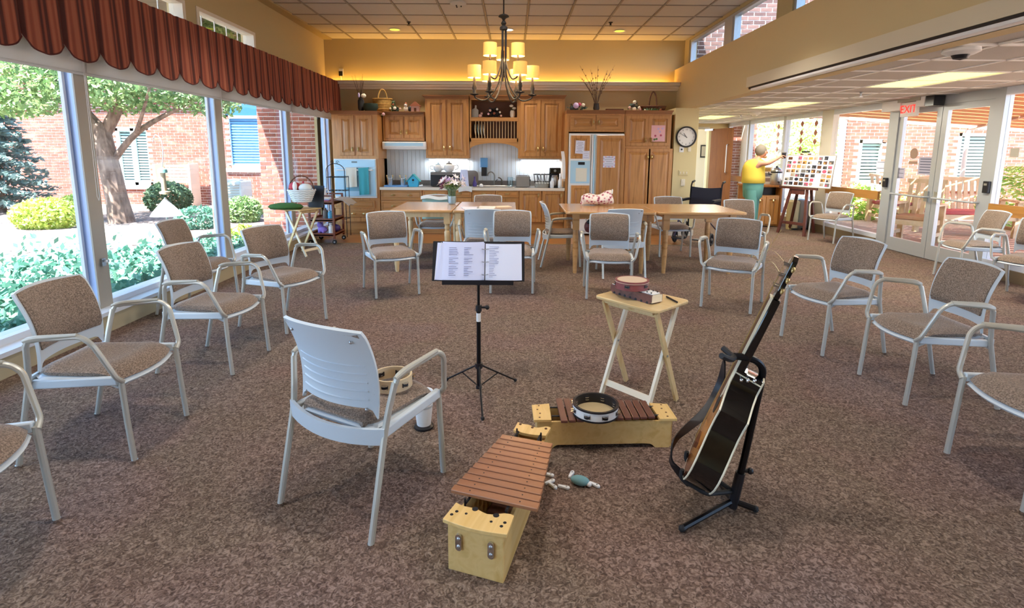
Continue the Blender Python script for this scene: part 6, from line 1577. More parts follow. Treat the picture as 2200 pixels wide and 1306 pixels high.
# strap hanging on the far side of the body
sp_ = [Yp(a, b, y) for a, b, y in ((1555, 775, GY + .12), (1545, 830, GY + .14), (1520, 880, GY + .1), (1470, 925, GY + .04), (1448, 950, GY), (1440, 985, GY - .02), (1450, 1005, GY - .02), (1478, 1045, GY - .02))]
pth = smooth_path(sp_, 6)
m = MB(); side = Vector((.25, .9, .3)).normalized(); prev = None; idx = []
for i, p in enumerate(pth):
    w = .02 if i < len(pth) - 7 else .02 - .0025 * (i - len(pth) + 7)
    tw = Matrix.Rotation(i * .11, 3, 'Z') @ side
    o = len(m.v); m.v += [tuple(p + tw * w), tuple(p - tw * w), tuple(p - tw * w + Vector((.006, 0, .003))), tuple(p + tw * w + Vector((.006, 0, .003)))]
    if prev is not None:
        for j in range(4): m.f.append((prev + j, prev + (j + 1) % 4, o + (j + 1) % 4, o + j))
    prev = o
st_ = m.obj('guitar_strap', 'black', smooth=60); tag(st_, 'black guitar strap hanging in a loop left of the guitar', 'strap')
# stand
hub = Yp(1573, 1080, 1.95)
t = thing('guitar_stand', 'black tubular guitar stand behind the guitar', 'guitar stand', (hub.x, hub.y, 0))
def hp(a, b, y): return Yp(a, b, y) - Vector((hub.x, hub.y, 0))
MB().tube(smooth_path([hp(1573, 1085, 1.95), hp(1600, 980, 1.935), hp(1622, 880, 1.92), hp(1636, 815, 1.905), hp(1637, 790, 1.9), hp(1622, 774, 1.895), hp(1595, 767, 1.89), hp(1578, 765, 1.885)], 5), .0135, 10).obj('upright', 'blackmetal', t)
MB().tube([hp(1573, 1088, 1.95), hp(1591, 1015, 1.94)], .019, 10).obj('sleeve', 'black', t)
MB().cyl(hp(1594, 1010, 1.94), hp(1612, 1012, 1.93), .008, n=8).ball(hp(1612, 1012, 1.93), .013, 8, 6).obj('clamp_knob', 'black', t)
for yy, (a, b) in ((1.95, (1553, 747)), (1.82, (1550, 764))): MB().tube(smooth_path([hp(1578, 766, 1.885), hp(1570, 762 if yy > 1.88 else 772, (yy + 1.885) / 2), hp(a, b, yy)], 4), .011, 8).obj('neck_yoke', 'rubber', t)
for px, py in ((1465, 1142), (1622, 1100), (1540, 1035)):
    f = G(px, py) - Vector((hub.x, hub.y, 0)); MB().tube([(0, 0, hub.z + .01), (f.x * .95, f.y * .95, .016), (f.x, f.y, .014)], [.012, .012, .0135], 8).obj('leg', 'blackmetal', t); 
    MB().ball((f.x, f.y, .014), .014, 8, 6).obj('foot', 'rubber', t)
for s in (-.07, .07):
    c0 = Vector((hub.x * 0, 0, hub.z + .05)); q = (g0 + Wx * s - Ny * .05 - Lz * .012) - Vector((hub.x, hub.y, 0)); q2 = (g0 + Wx * s + Ny * .055 - Lz * .01) - Vector((hub.x, hub.y, 0)); q3 = (g0 + Wx * s + Ny * .065 + Lz * .03) - Vector((hub.x, hub.y, 0))
    MB().tube(fillet([c0, q, q2, q3], .02), .009, 8).obj('body_support', 'rubber', t)
# ------------------------------------------------------------------ things on and around the dining tables
TZ = .7405
vp = G(971, 438, TZ)
t = thing('flower_vase', 'clear glass vase holding white lilies and purple blooms on left table', 'vase', (vp.x, vp.y, TZ))
MB().lathe([(.035, 0), (.055, .02), (.062, .09), (.05, .16), (.062, .2), (.058, .2), (.046, .16), (.057, .09), (.05, .012), (0, .012)], 22).obj('glass', 'clearglass', t)
MB().lathe([(0, .013), (.048, .013), (.054, .08), (.05, .1), (0, .1)], 18).obj('water', 'alumi', t)
rr = random.Random(12); M('lilac', 'b9a4d6', .8); M('plum', '7d4a68', .8); M('lily', 'ecebf2', .7)
for k in range(26):
    a = rr.uniform(0, 6.28); q = .03 + .12 * rr.random() ** .5; x, y, z = q * cos(a), q * .8 * sin(a), .25 + .13 * rr.random() - q * .35
    MB().tube([(x * .15, y * .15, .05), (x * .4, y * .4, .18), (x, y, z)], .0025, 5).obj('stem', 'leafgreen', t)
    fm = 'plum' if k % 7 == 0 else 'lilac' if k % 8 == 1 else 'lily'
    m = MB(); d = Vector((x, y, .08)).normalized(); R = d.to_track_quat('Z', 'Y').to_matrix()
    for j in range(6):
        aa = j * pi / 3; m.add([Vector((x, y, z)) + R @ Vector(p) for p in ((0, 0, 0), (.03 * cos(aa - .45), .03 * sin(aa - .45), .026), (.062 * cos(aa), .062 * sin(aa), .034), (.03 * cos(aa + .45), .03 * sin(aa + .45), .026))], [(0, 1, 2, 3)])
    m.ball(Vector((x, y, z)) + d * .01, .008, 6, 4).obj('flower', fm, t, smooth=0)
lv = MB(); leaves(lv, (0, 0, .24), (.07, .06, .07), 40, .035, 0, .3, rr); lv.obj('leaves', 'leaf', t, smooth=0, kind='stuff')
p1, p2 = G(1008, 448, TZ), G(1078, 443, TZ)
for k, (c, s, a, lb) in enumerate((((-.50, 6.42), (.2, .27), .2, 'sheets of paper at the left on the right vase table'), ((-.31, 6.5), (.21, .28), -.1, 'open leaflet in middle of the right vase table'), ((-.12, 6.62), (.2, .14), .35, 'cream envelope at right on right vase table'))):
    tag(MB().box(-s[0] / 2, s[0] / 2, -s[1] / 2, s[1] / 2, 0, .006).obj('paper_sheets', ['paper', 'white', 'countercream'][k], smooth=0, loc=(c[0], c[1], TZ), rz=a), lb, 'papers')
M('cushionteal', '8fb3ae', .9); M('cushionwhite', 'd9dcd8', .9)
t = thing('seat_cushion', 'teal cushion with white top standing on chair behind left table', 'cushion', (-1.09, 7.585, .462), .05, rot=(-.22, 0, .05))
MB().sheet(lambda u, v: ((u - .5) * .38, -.06 * (1 - (2 * u - 1) ** 4) * (1 - (2 * v - 1) ** 4) ** .8, .3 * v), 12, 10, .07).obj('cushion', 'cushionteal', t, smooth=60)
MB().sheet(lambda u, v: ((u - .5) * .37, -.03 - .02 * (1 - (2 * u - 1) ** 4), .27 + .045 * v + .012 * sin(u * 7)), 12, 3, -.05).obj('trim', 'cushionwhite', t, smooth=60)
# floral bag
m, n, l, b = newmat('floral'); mp = coords(n, l, (1, 1, 1)); v = n.new('ShaderNodeTexVoronoi'); v.inputs['Scale'].default_value = 24; l.new(mp.outputs[0], v.inputs['Vector'])
r = ramp(n, [(0, '8a4050'), (.26, 'b8707e'), (.36, 'd9b4b2'), (.46, 'e6dcd2')]); r.color_ramp.interpolation = 'CONSTANT'; l.new(v.outputs['Distance'], r.inputs[0]); l.new(r.outputs[0], b.inputs['Base Color']); b.inputs['Roughness'].default_value = .7; MATS['floral'] = m
fa, fb = G(1252, 442, TZ), G(1316, 442, TZ)
t = thing('floral_bag', 'floral fabric bag lying on its side on right table', 'bag', ((fa.x + fb.x) / 2, fa.y + .08, TZ), .05); w = (fb.x - fa.x) / 2
def bagf(u, v):
    a = 2 * pi * v; x = -w + 2 * w * u; rz_ = (.062 + .03 * u + .01 * sin(u * 9)); ry = .11 - .05 * abs(2 * u - 1) ** 4
    return (x + .02 * sin(a * 2), ry * cos(a) * (1 - .2 * (u < .05)), rz_ + .004 + rz_ * .96 * max(-.98, sin(a)) * (1 if sin(a) > 0 else .98))
MB().sheet(bagf, 16, 20).obj('body', 'floral', t, smooth=60)
for u in (0, 1):
    o = [Vector(bagf(u, k / 20)) for k in range(20)]; m = MB(); m.v = [tuple(p) for p in o]; m.f = [tuple(range(20))]; m.obj('end_flap', 'floral', t, smooth=0)
MB().tube(smooth_path([(w * .95, -.05, .15), (w * 1.02, 0, .2), (w * .95, .05, .15)], 5), .008, 6).obj('handle', 'cushionwhite', t)
# dark bundle hanging by the chairs of the right table
t = thing('knitted_bag', 'dark red knitted bag on chair seat under right table', 'bag', (.93, 6.42, .452))
MB().ball((0, 0, .075), (.06, .07, .075), 14, 9).obj('body', 'maroon', t); MB().ball((.01, -.03, .13), (.045, .04, .04), 10, 7).obj('flap', 'black', t)
MB().tube([(-.02, 0, .1), (-.05, .02, .2)], .005, 6).obj('knitting_needle', 'ivory', t)
# white cloth over the counter edge behind the flowers
x0, x1, z0, z1 = rect((985, 402, 1014, 413), 9.12)
tag(MB().sheet(lambda u, v: (x0 + (x1 - x0) * u, 9.124 - .01 * sin(u * 8) * (1 - v), z0 + (z1 - z0) * v + .02 * sin(u * 3)), 12, 5, .008).obj('dish_cloth', 'cushionwhite', smooth=60), 'white cloth hanging over counter edge right of the flowers', 'cloth')
# ------------------------------------------------------------------ left tray table with mat, basket; tea trolley
tc_ = Vector((-2.87, 7.27, 0))
tray_table('folding tray table by far left window under white basket', (tc_.x, tc_.y), (.42, .91), .42, .36, .64, .26, .36)
M('astro', '3f6b2c', .95, col2='2f5320', scale=120, bump=1, bscale=150)
t = MB().lathe([(0, 0), (.2, .0), (.235, .03), (.2, .06), (.1, .08), (0, .085)], 30, sx=1, sy=.62)
tag(t.obj('grass_mat', 'astro', loc=(-3.02, 7.13, .641), smooth=60), 'green artificial grass mat on tray table by far window', 'mat')
M('wickerwhite', 'dfe0dc', .7); M('red', 'b8323c', .7)
bc = Vector((-2.84, 7.24, .727))
t = thing('white_basket', 'white wicker basket with red and white contents by far window', 'basket', bc)
MB().lathe([(.12, 0), (.15, .08), (.185, .16), (.19, .17), (.18, .17), (.14, .08), (.11, .01), (0, .01)], 26, sy=.8).obj('bowl', 'wickerwhite', t)
for k in range(7):
    z = .015 + .024 * k; q = .122 + .01 * k; MB().tube([(q * cos(a), q * .8 * sin(a), z + .004 * (-1) ** i) for i, a in enumerate([2 * pi * i / 28 for i in range(28)])], .009, 5, closed=True).obj('weave_band', 'wickerwhite', t)
MB().tube([(.17 * cos(a), 0, .15 + .2 * sin(a)) for a in [pi * i / 18 for i in range(19)]], .009, 7).obj('handle', 'basketdark', t)
MB().ball((-.09, 0, .2), (.075, .07, .07), 12, 8).obj('red_bundle', 'red', t); MB().ball((.06, -.02, .19), (.09, .08, .06), 12, 8).obj('white_bundle', 'cushionwhite', t); MB().ball((-.06, -.07, .21), (.03, .03, .07), 10, 7).obj('white_roll', 'white', t); MB().tube([(.02, 0, .2), (.03, 0, .28), (.015, .01, .25)], .012, 6).obj('red_ribbon', 'red', t)
CXa, CXb, CYa, CYb = -3.09, -2.70, 8.08, 8.56
def tz(py): return Yp(700, py, CYa).z
t = thing('tea_trolley', 'dark wooden tea trolley with three shelves next to the oven', 'trolley', (CXa, CYa, 0)); w, d = CXb - CXa, CYb - CYa
for nm, z in (('bottom_shelf', .13), ('middle_shelf', tz(475)), ('top_tray', tz(438))):
    MB().box(0, w, 0, d, z, z + .018).obj(nm, 'cartwood', t, smooth=0)
    for q in ((0, w, 0, .015), (0, w, d - .015, d), (0, .015, .015, d - .015), (w - .015, w, .015, d - .015)): MB().box(q[0], q[1], q[2], q[3], z - .012, z + .04).obj('rail', 'cartwood', t, smooth=0)
for x in (0.012, w - .012):
    for y in (.012, d - .012):
        MB().box(x - .014, x + .014, y - .014, y + .014, .08, tz(438) + .12).obj('leg', 'cartwood', t, smooth=0)
        c = MB().tube([(x, y - .012, .034), (x, y + .012, .034)], .034, 14).obj('caster', 'rubber', t); MB().cyl((x, y, .034), (x, y, .085), .007, n=8).obj('stem', 'steel', c); MB().cyl((x, y - .014, .034), (x, y + .014, .034), .014, n=10).obj('hub', 'steel', c)
for y in (.012, d - .012): MB().bar((.0, y, tz(438) + .12), (w, y, tz(438) + .12), .024, .024).obj('handle_rail', 'cartwood', t, smooth=0)
ztp_ = tz(438) + .0185
for k in range(4): tag(MB().box(-.12, .12, -.09, .09, 0, .014).obj('magazine', ['paper', 'rose', 'palebag', 'white'][k], smooth=0, loc=(CXa + .17, CYa + .17, ztp_ + .0145 * k), rz=.1 * k - .1), ['white magazine at bottom of pile on the trolley tray', 'reddish magazine in pile on the trolley tray', 'pale blue magazine in pile on the trolley tray', 'white sheet topmost of pile on the trolley tray'][k], 'magazine', 'magazines on the trolley')
c = (CXa + .12, CYa + .37, ztp_)
t = thing('milk_pitcher', 'white china pitcher on the trolley by window', 'pitcher', c)
MB().lathe([(.045, 0), (.055, .05), (.04, .13), (.035, .17), (.045, .2), (.04, .2), (.03, .16), (0, .02)], 18).obj('jug', 'white', t); MB().tube(smooth_path([(.04, 0, .17), (.08, 0, .15), (.075, 0, .08), (.05, 0, .05)], 5), .007, 6).obj('handle', 'white', t); MB().ball((-.02, -.035, .1), (.015, .01, .02), 8, 5).obj('painted_flower', 'pink', t)
t = thing('wire_shelf_rack', 'thin black wire rack with arched scroll top behind trolley', 'rack', (CXb - .18, CYb + .22, 0))
zr = Yp(700, 346, CYb + .22).z; rw = .15
MB().tube([(-rw, 0, 0), (-rw, 0, zr - .16)] + [(-rw * cos(pi * k / 12), 0, zr - .16 + .12 * sin(pi * k / 12)) for k in range(13)] + [(rw, 0, 0)], .006, 6).obj('frame', 'blackmetal', t)
MB().tube([(-rw, .2, 0), (-rw, .2, zr - .25), (rw, .2, zr - .25), (rw, .2, 0)], .006, 6).obj('rear_frame', 'blackmetal', t)
for z in (.3, .62, zr - .48, zr - .26):
    MB().tube([(-rw, 0, z), (rw, 0, z), (rw, .2, z), (-rw, .2, z)], .005, 6, closed=True).obj('shelf_ring', 'blackmetal', t)
    for k in range(4): MB().tube([(-rw + 2 * rw * (k + 1) / 5, 0, z), (-rw + 2 * rw * (k + 1) / 5, .2, z)], .003, 5).obj('shelf_wire', 'blackmetal', t)
for s in (-1, 1): MB().tube([(s * (.04 + .03 * (1 - k / 14) * cos(k * .55)), 0, zr - .02 + .03 * (1 - k / 14) * sin(k * .55)) for k in range(15)], .004, 5).obj('scroll', 'blackmetal', t)
zm = tz(475) + .0185
M('canblue', '5fb0d6', .35); M('plushpurple', '9a7fd0', .95)
for k, (x, y, z, h, mt, lb) in enumerate(((w - .09, .1, zm, .13, 'canblue', 'blue spray can on middle shelf of the trolley'), (w - .09, .1, .1485, .15, 'white', 'white can on bottom shelf of the trolley'), (w - .17, .12, zm, .17, 'mwgrey', 'grey bottle beside blue can on the trolley'))):
    tag(MB().lathe([(.033, 0), (.035, .01), (.035, h * .78), (.02, h * .86), (.02, h), (0, h)], 16).obj('spray_can', mt, loc=(CXa + x, CYa + y, z)), lb, 'can')
t = thing('plush_toy', 'purple plush toy on the bottom shelf of the trolley', 'plush toy', (CXa + .16, CYa + .13, .149))
MB().ball((0, 0, .06), (.075, .06, .06), 12, 8).obj('body', 'plushpurple', t); MB().ball((-.03, -.01, .13), (.05, .045, .045), 12, 8).obj('head', 'plushpurple', t)
for s in (-1, 1): MB().ball((-.03 + s * .03, 0, .18), (.014, .01, .03), 8, 6).obj('ear', 'plushpurple', t); MB().ball((.03 * s, -.055, .03), (.022, .03, .02), 8, 5).obj('paw', 'plushpurple', t)
tag(MB().ball((0, 0, .06), (.085, .11, .06), 14, 9).obj('dark_bundle', 'purpleglass', loc=(CXb - .1, CYb - .16, .149)), 'dark purple bundle at right end of bottom trolley shelf', 'bundle')
M('clothgrey', 'a09a94', .9)
tag(MB().sheet(lambda u, v: (-2.72 + .24 * v, 8.12 + .4 * u, tz(438) + .06 - .02 * v - .06 * max(0, v - .6) * 3 + .008 * sin(u * 9)), 10, 8, .012).obj('grey_cloth', 'clothgrey', smooth=60), 'grey cloth hanging over right end of the trolley', 'cloth')
lp = Vector((-2.66, 7.42, .641))
t = thing('dark_folder', 'black folder standing behind the white basket', 'folder', (-2.70, 7.36, .641), rot=(-.12, 0, -.3))
MB().box(-.12, .12, -.006, .006, 0, .3).obj('cover', 'black', t, smooth=0)
# ------------------------------------------------------------------ transport wheelchair
wd = Vector((-.62, -.785, 0)); wc = Vector((2.98, 8.5, 0))
t = thing('wheelchair', 'black transport wheelchair standing between right table and brown door', 'wheelchair', wc, math.atan2(-wd.x, wd.y))
M('navy', '1d1c2c', .7); M('frameviolet', '3a3550', .35, .6)
hw_ = .23
MB().sheet(lambda u, v: (-hw_ + 2 * hw_ * u, -.2 - .04 * sin(pi * u) - .04 * v, .5 + .37 * v - .02 * sin(pi * u) * v), 10, 6, -.012).obj('back_sling', 'navy', t, smooth=60)
MB().box(-hw_, hw_, -.2, .2, .45, .48).obj('seat', 'navy', t, smooth=0, bevel=.01)
for s in (-1, 1):
    x = s * (hw_ + .015)
    MB().tube(fillet([(x, -.2, .14), (x, -.22, .5), (x, -.25, .88), (x, -.28, .93), (x, -.37, .95)], .03), .012, 8).obj('back_post', 'blackmetal', t)
    MB().tube([(x, -.3, .94), (x, -.39, .955)], .017, 8).obj('push_grip', 'rubber', t)
    MB().tube(fillet([(x, -.21, .66), (x, .16, .66), (x, .18, .46)], .04), .011, 8).obj('arm_frame', 'blackmetal', t)
    MB().box(x - .025, x + .025, -.18, .14, .665, .695).obj('arm_pad', 'black', t, smooth=0, bevel=.008)
    MB().tube(fillet([(x, -.22, .44), (x, .2, .44), (x, .3, .2), (x, .4, .12)], .05), .012, 8).obj('side_frame', 'frameviolet', t)
    MB().tube([(x, -.2, .16), (x, .22, .36)], .01, 8).obj('brace', 'frameviolet', t)
    MB().box(x - s * .16, x, .36, .5, .1, .115).obj('footplate', 'black', t, smooth=0)
    for y, r in ((-.2, .15), (.24, .1)):
        w_ = MB().tube([(x + s * .04 + r * 0, y + (r - .018) * cos(a), r + (r - .018) * sin(a)) for a in [2 * pi * k / 22 for k in range(22)]], .018, 7, closed=True).obj('wheel', 'rubber', t)
        for k in range(6): a = k * pi / 3; MB().bar((x + s * .04, y, r), (x + s * .04, y + (r - .02) * cos(a), r + (r - .02) * sin(a)), .02, .012, (1, 0, 0)).obj('spoke', 'black', w_, smooth=0)
        MB().cyl((x + s * .01, y, r), (x + s * .06, y, r), .02, n=10).obj('hub', 'steel', w_)
        if y > 0: MB().tube([(x + s * .04, y, r), (x, y - .02, .24), (x, y - .02, .34)], .009, 7).obj('caster_fork', 'blackmetal', t)
# ------------------------------------------------------------------ easel with photo board
eA, eB = Vector((4.803, 9.604, 0)), Vector((5.035, 9.149, 0))
mid = (eA + eB) / 2; ed = (eB - eA).normalized(); en = Vector((ed.y, -ed.x, 0)); en = en if en.x < 0 else -en
t = thing('easel', 'dark wooden easel near glass wall holding a poster board', 'easel', mid)
ez = Yp(1752, 330, 9.5).z; top = -en * .22 + Vector((0, 0, ez))
for f, r in ((eA - mid, -1), (eB - mid, 1)): MB().bar(f, top + ed * .07 * r, .045, .028, ed).obj('leg', 'easelwood', t, smooth=0)
for f, r in ((Vector((5.22, 10.0, 0)) - mid, -1), (Vector((5.46, 9.62, 0)) - mid, 1)): MB().bar(f, top - en * .05 + ed * .05 * r - Vector((0, 0, .1)), .045, .028, ed).obj('leg', 'easelwood', t, smooth=0)
zl_b = Yp(1735, 402, 9.3).z
lean = lambda z: -en * (.22 * z / ez)
MB().bar(lean(zl_b) + en * .04 - ed * .36 + Vector((0, 0, zl_b - .02)), lean(zl_b) + en * .04 + ed * .36 + Vector((0, 0, zl_b - .02)), .05, .03).obj('ledge', 'easelwood', t, smooth=0)
MB().bar(lean(zl_b - .1) + en * .01 - ed * .12 + Vector((0, 0, zl_b - .09)), lean(zl_b - .1) + en * .01 + ed * .12 + Vector((0, 0, zl_b - .09)), .09, .025).obj('tray_box', 'easelwood', t, smooth=0)
MB().bar(lean(.2) - ed * .24 + Vector((0, 0, .2)), lean(.2) + ed * .24 + Vector((0, 0, .2)), .05, .02).obj('crossbar', 'easelwood', t, smooth=0)
MB().bar(top, top + Vector((0, 0, .07)), .04, .03).bar(top + Vector((0, 0, .03)) - ed * .07, top + Vector((0, 0, .03)) + ed * .07, .03, .02).obj('top_clamp', 'black', t, smooth=0)
upv = (Vector((0, 0, 1)) * ez - en * .22).normalized(); bnrm = ed.cross(upv); bnrm = bnrm if bnrm.dot(en) > 0 else -bnrm
pt0 = mid + lean(zl_b) + en * .05 + Vector((0, 0, zl_b))
def onboard(a, b):
    d = ray(a, b); cp = Vector((0, 0, CAM_H)); return cp + d * ((pt0 - cp).dot(bnrm) / d.dot(bnrm))
bl, br, tl_ = onboard(1681, 399), onboard(1783, 405), onboard(1696, 335)
bw = (br - bl).dot(ed); hb = (tl_ - bl).dot(upv)
t = thing('photo_board', 'white poster board of small photographs on the easel', 'board'); t.matrix_world = Matrix((ed, -bnrm, upv)).transposed().to_4x4(); t.location = bl + upv * .008
ydir = -1
MB().box(0, bw, -.006, .006, 0, hb).obj('board', 'paper', t, smooth=0)
for q in ((-.01, 0, -.012, hb + .012), (bw, bw + .01, -.012, hb + .012), (0, bw, -.012, 0), (0, bw, hb, hb + .012)): MB().box(q[0], q[1], -.01, .01, q[2], q[3]).obj('frame_strip', 'mullion', t, smooth=0)
rr = random.Random(21); PM = ['mwgrey', 'tanround', 'cabdark', 'mullion', 'rose', 'navy', 'basketwood', 'traydark']
for i in range(9):
    for j in range(7):
        if rr.random() < .14: continue
        a, b = bw * (.025 + .108 * i) + rr.uniform(0, .008), hb * (.03 + .138 * j) + rr.uniform(0, .008); w_, h_ = bw * rr.uniform(.07, .095), hb * rr.uniform(.085, .115)
        sd_ = (-.0085, -.006)
        if (i + j * 3) % 11 == 5: MB().prism([(a + w_ / 2 + w_ * .5 * cos(q), b + h_ / 2 + h_ * .5 * sin(q)) for q in [2 * pi * k / 14 for k in range(14)]], *sd_, 'y').obj('photo', PM[(i * 5 + j * 3) % 8], t, smooth=0)
        else:
            p = MB().box(a, a + w_, *sd_, b, b + h_).obj('photo', PM[(i * 5 + j * 3) % 8], t, smooth=0)
            MB().box(a + w_ * .1, a + w_ * .55, -.0092, -.0085, b + h_ * .1, b + h_ * .6).obj('figure_patch', PM[(i * 3 + j + 4) % 8], p, smooth=0)
# ------------------------------------------------------------------ serving desk with coffee urn, bins
dx0, dx1, dy0, dy1 = 4.62, 5.2, 10.35, 11.0
dzt = Yp(1660, 398, 10.35).z
t = thing('serving_desk', 'brown serving desk with open black bay behind the woman', 'desk', (dx0, dy0, 0)); w, d = dx1 - dx0, dy1 - dy0
MB().box(-.03, w + .32, -.03, d, dzt - .035, dzt).obj('desk_top', 'doorwood', t, smooth=0)
for q in (0, w - .03): MB().box(q, q + .03, 0, d, 0, dzt - .035).obj('side_panel', 'doorwood', t, smooth=0)
MB().box(.03, w - .03, .03, d, .02, dzt - .2).obj('carcass', 'cabwood', t, smooth=0)
MB().box(.03, w - .03, .2, .22, dzt - .2, dzt - .035).obj('bay_back', 'black', t, smooth=0)
for a, b in ((.04, w / 2 - .005), (w / 2 + .005, w - .04)): dd_ = door_mesh(b - a, dzt - .27).obj('door', 'cabwood', t, smooth=0, loc=(a, .012, .05)); pull(dd_, (b - a) * .5, (dzt - .27) * .85)
c = Yp(1669, 395, 10.5)
t = thing('coffee_urn', 'steel coffee urn with dark tap on serving desk', 'urn', (c.x, 10.55, dzt))
MB().lathe([(.09, 0), (.1, .02), (.1, .28), (.09, .3), (.05, .33), (0, .335)], 22).obj('tank', 'steel', t); MB().lathe([(.022, .33), (.02, .36), (0, .365)], 12).obj('lid_knob', 'black', t)
MB().tube([(-.1, 0, .2), (-.15, 0, .2), (-.15, 0, .25)], .01, 7).obj('handle', 'black', t); MB().tube([(0, -.1, .06), (0, -.14, .06), (0, -.14, .03)], .012, 7).obj('tap', 'black', t)
MB().lathe([(.102, .23), (.104, .235), (.104, .255), (.102, .26)], 22).obj('band', 'black', t)
c = Yp(1652, 372, 10.7)
t = thing('menu_stand', 'cream sheet with small pictures standing on serving desk', 'sign', (c.x, 10.75, dzt), .2)
MB().box(-.1, .1, -.004, .004, 0, .34).obj('sheet', 'countercream', t, smooth=0)
for k in range(3): MB().box(-.07, .06, -.006, -.004, .05 + .1 * k, .12 + .1 * k).obj('picture', ['tanround', 'mwgrey', 'basketwood'][k], t, smooth=0)
for k in range(3):
    c = Yp(1684 + 6 * k, 392, 10.45); tag(MB().lathe([(.025, 0), (.035, .09), (.032, .09), (.022, .006), (0, .006)], 14).obj('paper_cup', 'white', loc=(c.x, 10.48 + .05 * k, dzt)), ['white cup next to coffee urn', 'white cup second from coffee urn', 'white cup farthest right of coffee urn'][k], 'cup')
for k, (px, mt, hh, r, lb) in enumerate(((1690, 'wallcream', .5, .11, 'cream plastic bin behind the left easel leg'), (1712, 'steel', .52, .12, 'steel round bin behind the easel'), (1737, 'mullion', .5, .11, 'grey plastic bin behind the right easel leg'))):
    c = Yp(px, 470, 10.25)
    t = thing('waste_bin', lb, 'bin', (c.x, 10.05 + .03 * k, 0))
    MB().lathe([(r * .85, 0), (r * .9, .02), (r, hh), (0, hh)], 24).obj('bin_body', mt, t); MB().lathe([(r * 1.03, hh - .01), (r * 1.03, hh + .02), (r * .6, hh + .05), (0, hh + .055)], 24).obj('lid', 'white' if k == 2 else mt, t); MB().box(-.05, .05, -r - .03, -r * .8, .01, .03).obj('pedal', 'black', t, smooth=0)
# corridor wall fittings
t = thing('hand_sanitizer', 'white wall dispenser in the corridor behind the pier', 'dispenser', (3.11, 10.6, Yp(1506, 319, 10.6).z))
MB().box(0, .1, -.06, .06, -.03, .05).obj('case', 'white', t, smooth=0, bevel=.01); MB().box(.02, .08, -.03, .03, -.05, -.03).obj('nozzle', 'alumi', t, smooth=0)
t = thing('corridor_console', 'white cabinet with wooden base standing in the corridor', 'cabinet', (3.115, 9.99, 0))
MB().box(0, .2, .02, .5, 0, .78).obj('body', 'wallcream', t, smooth=0); MB().box(-.0, .22, 0, .52, .78, .81).obj('top', 'white', t, smooth=0); MB().box(.0, .21, .01, .02, 0, .7).obj('side_panel', 'railwood', t, smooth=0)
t = thing('framed_picture', 'small dark framed picture in room beyond the brown door', 'picture', (Yp(1513, 325, 17.48).x, 17.49, Yp(1513, 325, 17.48).z))
MB().box(-.12, .12, -.02, 0, -.2, .2).obj('frame', 'black', t, smooth=0); MB().box(-.09, .09, -.024, -.02, -.16, .16).obj('print', 'mullion', t, smooth=0)
